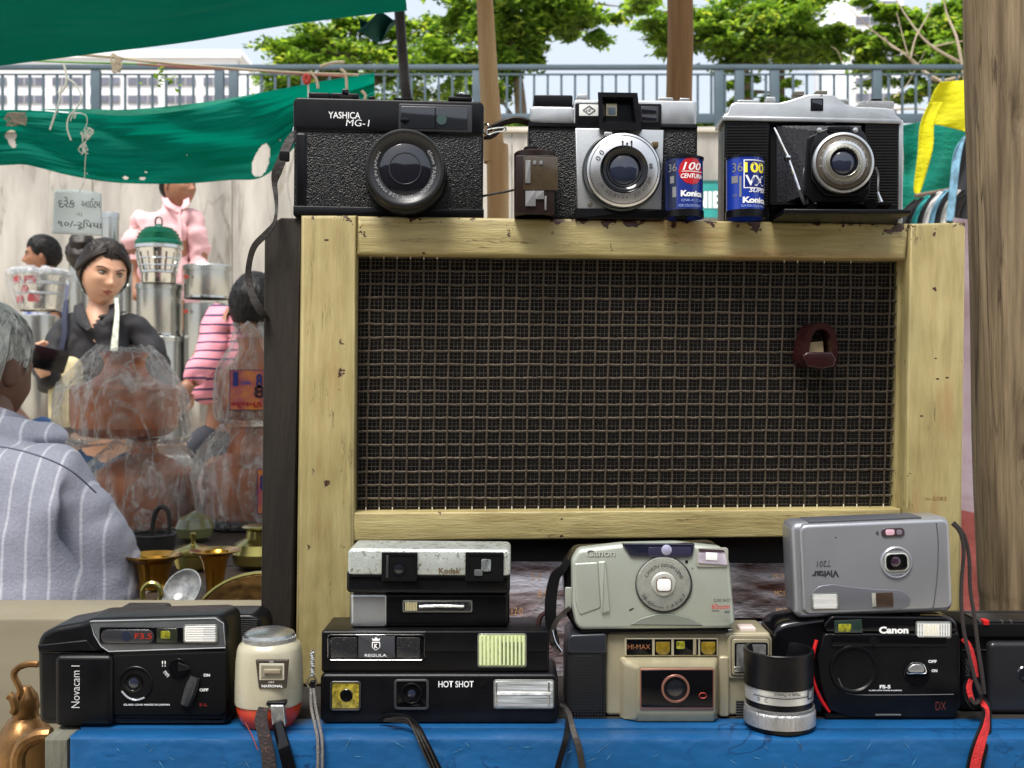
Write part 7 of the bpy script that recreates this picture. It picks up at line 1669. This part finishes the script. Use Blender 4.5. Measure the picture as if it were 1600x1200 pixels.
# ---------------- silver VIVITAR upside down
viv = M('silver_blue_plastic', srgb(150,152,158), .3, .55, bump=.06, bs=2000, var=.04, vs=20, coat=.3)
k = K('compact_camera', 'silver compact camera lying upside down on the black camera with the red arc', 'camera', 1362, .722, zt(964, .722), roll=-2.4)
k.slab('body', 1239, 812, 1487, 962, 2, 30, viv, r=13, bev=4)
k.slab('front_cover', 1252, 815, 1487, 957, -2, 8, viv, r=12, bev=2.6)
k.cord([(1463,817,-2.1),(1466,850,-2.1),(1464,905,-2.1),(1458,952,-2.1)], .8, M('seam_grey', srgb(70,72,78), .5), 'panel_seam')
k.slab('edge_strip', 1263, 811, 1440, 814, 3, 26, M('seam_grey', None), r=1, bev=.3)
k.slab('red_eye_window', 1377, 825, 1414, 839, -2.7, 0, M('dark_pill', srgb(62,50,56), .2, coat=1), r=7, bev=.3)
k.slab('red_eye_lamp', 1384, 827.5, 1398, 836.5, -3.1, -2, M('pink_lamp', srgb(205,165,180), .15, coat=1), r=3, bev=.3); k.slab('timer_lamp', 1401, 828, 1410, 836, -3.1, -2, M('smoke_lamp', srgb(110,105,115), .2), r=3, bev=.2)
k.turn('lens_ring', 1401, 879, [(22,-3.2),(23,-3.4),(24.5,-3),(25.5,-2.2),(25.5,-1)], viv, ref=-3)
k.turn('lens_disc', 1401, 879, [(.01,-2.9),(22,-2.9),(22.5,-2)], M('disc_silver', srgb(160,163,170), .35, .5), ref=-2.9)
k.slab('lens_surround', 1383, 864.5, 1420, 893, -3.7, -2, M('pale_collar', None), r=8, bev=.4)
k.slab('lens_window', 1385, 866, 1418, 891, -4.2, -3, blk_gloss(), r=8, bev=.3)
k.turn('lens_glass', 1400, 878, [(.01,-4.9),(6,-4.7),(8,-4.2),(9,-4)], M('violet_glass', (.03,.015,.03), .05, coat=1)); k.ring('inner_ring', 1400, 878, 9, 10.5, -4.6, blk_matte())
k.text('Vivitar', 1290, 897, 42, 11, -2.25, M('dark_letter2', srgb(40,40,46), .5), rot=180, bold=.035); k.text('T201', 1287, 881, 22, 9, -2.25, M('dark_letter2', None), rot=180, shear=.15, bold=-.004)
k.text('FOCUS FREE', 1402, 899, 20, 2.8, -3.1, M('dark_letter2', None)); k.text('VIVITAR LENS', 1400, 859, 20, 2.8, -3.1, M('dark_letter2', None), rot=180)
k.poly('lower_panel', [(1268,927),(1279,916),(1300,913),(1330,917),(1370,921),(1405,922),(1418,928),(1424,936),(1420,946),(1410,952),(1268,953)], -2.6, 0, M('slate_silver', srgb(118,120,128), .3, .5), .4, rnd=6)
k.slab('viewfinder_window', 1364, 926, 1396, 949, -3.2, -1, M('brown_glass', srgb(60,48,40), .08, coat=1, var=.4, vs=60), r=2, bev=.2); k.slab('finder_strip', 1363, 927, 1369, 948, -3.5, -2, M('champagne_trim2', None), bev=.1)
flash(k, 1270, 929, 1309, 951, -2.6, 12, False)
k.text('4', 1370.5, 833, 5, 8, -2.2, black_ink())
k.disc('speck', 1306, 840, 1.2, -2.15, black_ink(), th=.2)
k.turn('foot', 1432, 960, [(.01,4),(6,4),(6,12)], blk(), seg=12)
braid = M('braided_cord', (.02,.014,.012), .7, bump=1, bs=900, stretch=(1,1,2))
lp = [(1488,818,12),(1500,832,10),(1506,860,8),(1503,900,6),(1502,940,3),(1506,985,-2),(1516,1030,-6),(1524,1062,-8),(1532,1084,-10)]
k.cord(lp, 3.0, braid, 'wrist_cord'); k.cord([(1490,816,14),(1506,836,12),(1514,870,10),(1516,920,7),(1522,960,2),(1528,1010,-4),(1534,1050,-8),(1538,1084,-9)], 3.0, braid, 'wrist_cord')

# ---------------- black camera at the right edge
k = kb('compact_camera', 'black camera cut by the right edge, with a red tab on its top', 1590, .735)
k.slab('body', 1500, 975, 1690, 1130, 4, 50, blk(), r=5, bev=2, base=True)
k.slab('upper_cover', 1502, 974, 1690, 996, 1, 40, blk_matte(), r=2, bev=1)
k.slab('front_cover', 1546, 1004, 1692, 1128, -3, 6, M('soft_black', None), r=9, bev=3, base=True)
k.slab('chrome_line', 1504, 1015, 1546, 1017, 3, 6, M('worn_black_ring', None), bev=.2)
k.slab('red_tab', 1537, 969, 1546, 977, 0, 6, M('red_plastic', None), r=1, bev=.3)
k.slab('top_ridge', 1532, 971, 1690, 976, 2, 30, blk(), r=1, bev=.4)
for x in (1532, 1566, 1580): k.slab('ridge_joint', x, 970, x+1.5, 976, 1.5, 6, M('grey_line', None), bev=.1)
k.turn('lens', 1602, 1053, [(.01,-4),(10,-3.8),(12,-3)], glass_dark())
k.text('sonic', 1511, 1043, 28, 8, 3.2, M('grey_ink2', (.09,.09,.09), .5), rot=90)
redst = M('red_webbing', srgb(190,34,36), .75, bump=1, bs=900, var=.15, vs=300)
k.strap([(1504,998,-6),(1513,1008,-9),(1520,1030,-11),(1525,1058,-13)], [8,9,10,8], redst, 1.5, name='red_strap')
k.strap([(1520,1060,-13),(1512,1074,-15),(1515,1092,-17),(1526,1105,-20)], [12,15,16,14], blk_matte(), 2, name='strap_loop')
k.strap([(1517,1062,-16),(1514,1076,-18),(1519,1096,-20)], [7,9,8], redst, 1, name='red_strap')
k.strap([(1530,1090,-16),(1540,1108,-22),(1541,1132,-38),(1533,1160,-50),(1525,1190,-52),(1520,1225,-52)], [14,20,24,25,26,27], blk_matte(), 1.6, name='strap_edge')
k.strap([(1531,1092,-17.5),(1540.5,1110,-23.6),(1541,1133,-39.6),(1533,1160,-51.4),(1525,1190,-53.4),(1520,1225,-53.4)], [8,11,13,14,15,15], redst, 1.6, name='red_strap')
k.cord([(1520,1060,-14),(1530,1074,-17),(1532,1090,-20),(1524,1100,-22),(1516,1090,-20)], 3, braid, 'cord_knot')

# ---------------- Novacam
k = kb('compact_camera', 'black boxy film camera with clear top window and ribbed flash, leftmost on the bench', 205, .708)
k.poly('body', [(57,1003),(64,990),(84,980),(128,972),(140,967),(340,962),(352,970),(355,985),(356,1130),(348,1139),(72,1140),(60,1128)], 0, 40, blk(), 4, rnd=8, base=1134)
k.slab('grip', 84, 1024, 176, 1136, -4, 4, blk(), r=8, bev=3.5)
k.poly('front_panel', [(176,1024),(354,1018),(353,1112),(345,1118),(176,1118)], -1.2, 2, blk_matte(), .8, rnd=3)
k.poly('grip_highlight', [(58,1008),(135,1000),(150,1018),(352,1012),(353,1019),(150,1026),(60,1020)], -.8, 2, blk(), 1, rnd=2)
clear = M('clear_smoke_cover', (.08,.085,.09), .12, coat=1, var=.3, vs=30)
k.poly('window_cover', [(140,970),(336,966),(349,974),(352,1012),(170,1018),(158,1010),(148,992)], -1.4, 2, clear, .6, rnd=5)
k.cord([(141,971,-1.6),(147,992,-1.6),(158,1010,-1.6),(170,1018,-1.6),(352,1012,-1.6),(349,974,-1.6),(336,966,-1.6)], .9, M('edge_glint', (.3,.32,.34), .15, coat=1), 'cover_edge_glint', closed=True, smooth=1)  # pale line paints the glint along the rim of the cover
k.slab('lens_strip', 155, 980, 318, 1006, -1.9, 0, blk_gloss(), r=4, bev=.2)
k.slab('meter_pill', 158, 984, 240, 1005, -2.3, -1, M('pill_black', (.03,.03,.034), .1, coat=1), r=10, bev=.3)
k.turn('meter_lens', 197, 994, [(.01,-2.8),(8,-2.7),(9,-2)], glass_blue())
k.text('F3.5', 224, 994, 27, 9, -2.45, M('led_red', srgb(150,40,30), .4), bold=.02)
k.slab('viewfinder', 245, 982, 277, 1004, -2.4, -1, M('finder_dark', srgb(40,44,34), .1, coat=1), r=1, bev=.2); k.slab('viewfinder_core', 251, 986, 266, 998, -2.7, -2, M('olive_glass', None), r=2, bev=.1)
flash(k, 288, 978, 338, 1003, -1.8, 9, False)
k.slab('flash_glow', 289, 980, 318, 1001, -2.75, -2, M('white_glow', srgb(225,222,214), .2), r=1, bev=.1)
k.turn('lens_well', 211, 1068, [(27,-1.6),(26,-2),(24,-2),(20,1),(16,2)], blk(), ref=-2)
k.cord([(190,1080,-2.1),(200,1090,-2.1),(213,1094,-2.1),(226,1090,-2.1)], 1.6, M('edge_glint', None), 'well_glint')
k.turn('lens_ring', 209, 1067, [(11,-1),(12,-1.6),(15,-1.4),(17,.5)], blk_gloss(), ref=-1); k.turn('lens_glass', 209, 1067, [(.01,-1.6),(7,-1.3),(12,-.4)], glass_blue(), ref=-1)
k.text('Novacam I', 118, 1073, 66, 13, -4.3, M('novaink', (.6,.6,.6), .5), rot=90, bold=-.008)
k.text('GLASS LENS MADE IN JAPAN', 229, 1101.5, 72, 3.6, -1.4, white_ink(), bold=.02)
k.disc('mode_dial', 278, 1044, 15, -2.6, blk_gloss(), th=3)
k.text('!!', 256, 1037, 6, 9, -1.4, white_ink()); k.text('mm', 260, 1053, 10, 5, -1.4, white_ink(), rot=-50)
k.poly('dial_pointer', [(278,1035),(296,1042),(298,1046),(278,1050)], -3, -2, blk(), .5, rnd=2)
P = [k.l(306,1056,-2.4), k.l(289,1102,-2.4)]
k.cord([(305,1058,-1.6),(300,1072,-2.2),(296,1084,-2.2),(290,1100,-1.6)], [8,10,10,8], M('switch_rubber', (.02,.02,.02), .5, bump=.9, bs=700, stretch=(.3,1,3)), 'slide_switch')
k.text('ON', 323, 1055, 10, 4.6, -1.4, white_ink(), bold=.03); k.text('OFF', 318.5, 1078, 14, 4.6, -1.4, white_ink(), bold=.03); k.text('S-L', 318, 1101, 13, 4.6, -1.4, M('led_red', None))
k.slab('top_button', 148, 962, 190, 970, 12, 28, blk(), r=3, bev=1)

# ---------------- camera behind it
k = kb('compact_camera', 'flat black camera with ribbed end, half hidden behind the leftmost camera', 300, .765)
k.poly('body', [(165,1000),(170,972),(190,962),(392,960),(405,966),(411,980),(411,1110),(165,1110)], 0, 34, blk(), 3, rnd=6, base=1100)
k.slab('top_lump', 178, 953, 250, 966, 2, 30, blk(), r=6, bev=2.5)
for j in range(11): k.out('end_rib', tube([k.l(356, 968+j*3.3, -.4), k.l(402, 969+j*3.3, -.4)], .0005, 5), ribm)
k.slab('chrome_line', 350, 1008, 392, 1010, -.6, 2, M('worn_black_ring', None), bev=.2)

# ---------------- torch-like shaver
k = K('electric_shaver', 'beige and orange round electric shaver with silver cap, between the two camera groups', 'shaver', 421, .716, ZB)
beige = M('beige_plastic', srgb(168,162,140), .28, coat=.4, bump=.05, bs=600, var=.05, vs=20, wear=.76, wcol=(.2,.18,.12), wscale=90)
k.up('lower_shell', 421, [(10,None),(24,None),(38,1128),(46,1116),(49.5,1104),(50,1094)], 0, M('orange_plastic', srgb(200,62,24), .28, coat=.4), sq=2.3)
k.up('upper_shell', 421, [(48,1096),(51.5,1094),(52,1090),(51.5,1060),(50.5,1030),(48.5,1012),(46,1005),(40,1000),(.01,1000)], 0, beige, sq=2.4)
k.up('cap_rim', 421, [(40,1003),(41,1002),(41,994),(39.5,992),(38,991)], 0, M('knurled_metal', None))
k.up('silver_cap', 421, [(40,993),(38,988),(30,984),(.01,981)], 0, M('cap_metal', (.42,.43,.42), .28, .9, var=.12, vs=60))
k.poly('switch_plate', [(399,1031),(451,1031),(447,1076),(404,1076)], -22.6, -20, M('dark_plate', srgb(58,52,44), .4), .5, rnd=2)
k.slab('switch_slot', 405, 1037, 444, 1063, -23.1, -21.5, M('pale_slot', srgb(175,170,152), .35), r=1, bev=.3)
k.slab('switch_well', 408, 1040, 441, 1060, -23.5, -22.5, M('slot_shadow', srgb(120,116,100), .4), bev=.1)
k.slab('switch_button', 412, 1046, 438, 1053, -25.2, -23, M('switch_brown', srgb(135,125,105), .4), r=1, bev=.5)
k.text('ON', 424, 1034, 6, 2.6, -22.8, white_ink()); k.text('OFF', 424, 1066, 9, 2.6, -22.8, white_ink()); k.text('NATIONAL', 425.5, 1072, 33, 4.2, -22.8, white_ink(), bold=.02)
k.slab('plug_collar', 416, 1097, 446, 1103, -25, -18, blk(), r=1, bev=.4)
k.poly('metal_plug', [(422,1102),(443,1102),(446,1135),(425,1135)], -26, -20, silver(), .8, rnd=2)
k.strap([(434,1130,-26),(439,1150,-31),(446,1175,-36),(456,1215,-38)], [17,19,20,22], blk_gloss(), 3, name='cord_strap')
k.strap([(412,1106,-25),(408,1125,-30),(413,1150,-36),(419,1180,-39),(422,1215,-40)], [16,20,20,21,22], M('woven_strap', srgb(40,32,32), .8, bump=1.2, bs=500, wear=.6, wcol=srgb(110,70,62), wscale=500), 2, name='woven_strap')
k.cord([(380,1122,-10),(386,1134,-20),(394,1150,-34),(403,1172,-38)], .8, M('rust_thread', srgb(120,50,35), .7), 'loose_thread')

# ---------------- metal wrist cord hanging left of the stack
k = K('lanyard', 'thin twisted grey metal cords hanging from a small spring beside the slim camera stack', 'cord', 490, .700, ZB-.05)
P = [k.l(488+3.2*math.cos(i*1.1), 1016+i*.55, 3*math.sin(i*1.1)-2) for i in range(76)]
k.out('spring', tube(P, .0004, 5), chrome())
k.cord([(480,1066,-2),(484,1058,-3),(491,1058,-3),(494,1065,-2),(490,1074,-3),(483,1074,-3)], 1.5, M('old_screw', None), 'split_ring', closed=True)
mm = M('grey_cord', srgb(120,116,112), .4, .5, bump=.8, bs=900)
for dx in (-3.4, 3.4):
    k.cord([(488+dx*.6,1074,-4),(490+dx,1105,-8),(496+dx,1135,-14),(500+dx,1160,-18.5),(500+dx,1215,-19)], 2.5, mm, 'cord_strand')
k.slab('cord_clip', 484, 1064, 492, 1078, -5, -2, blk(), r=2, bev=.5)
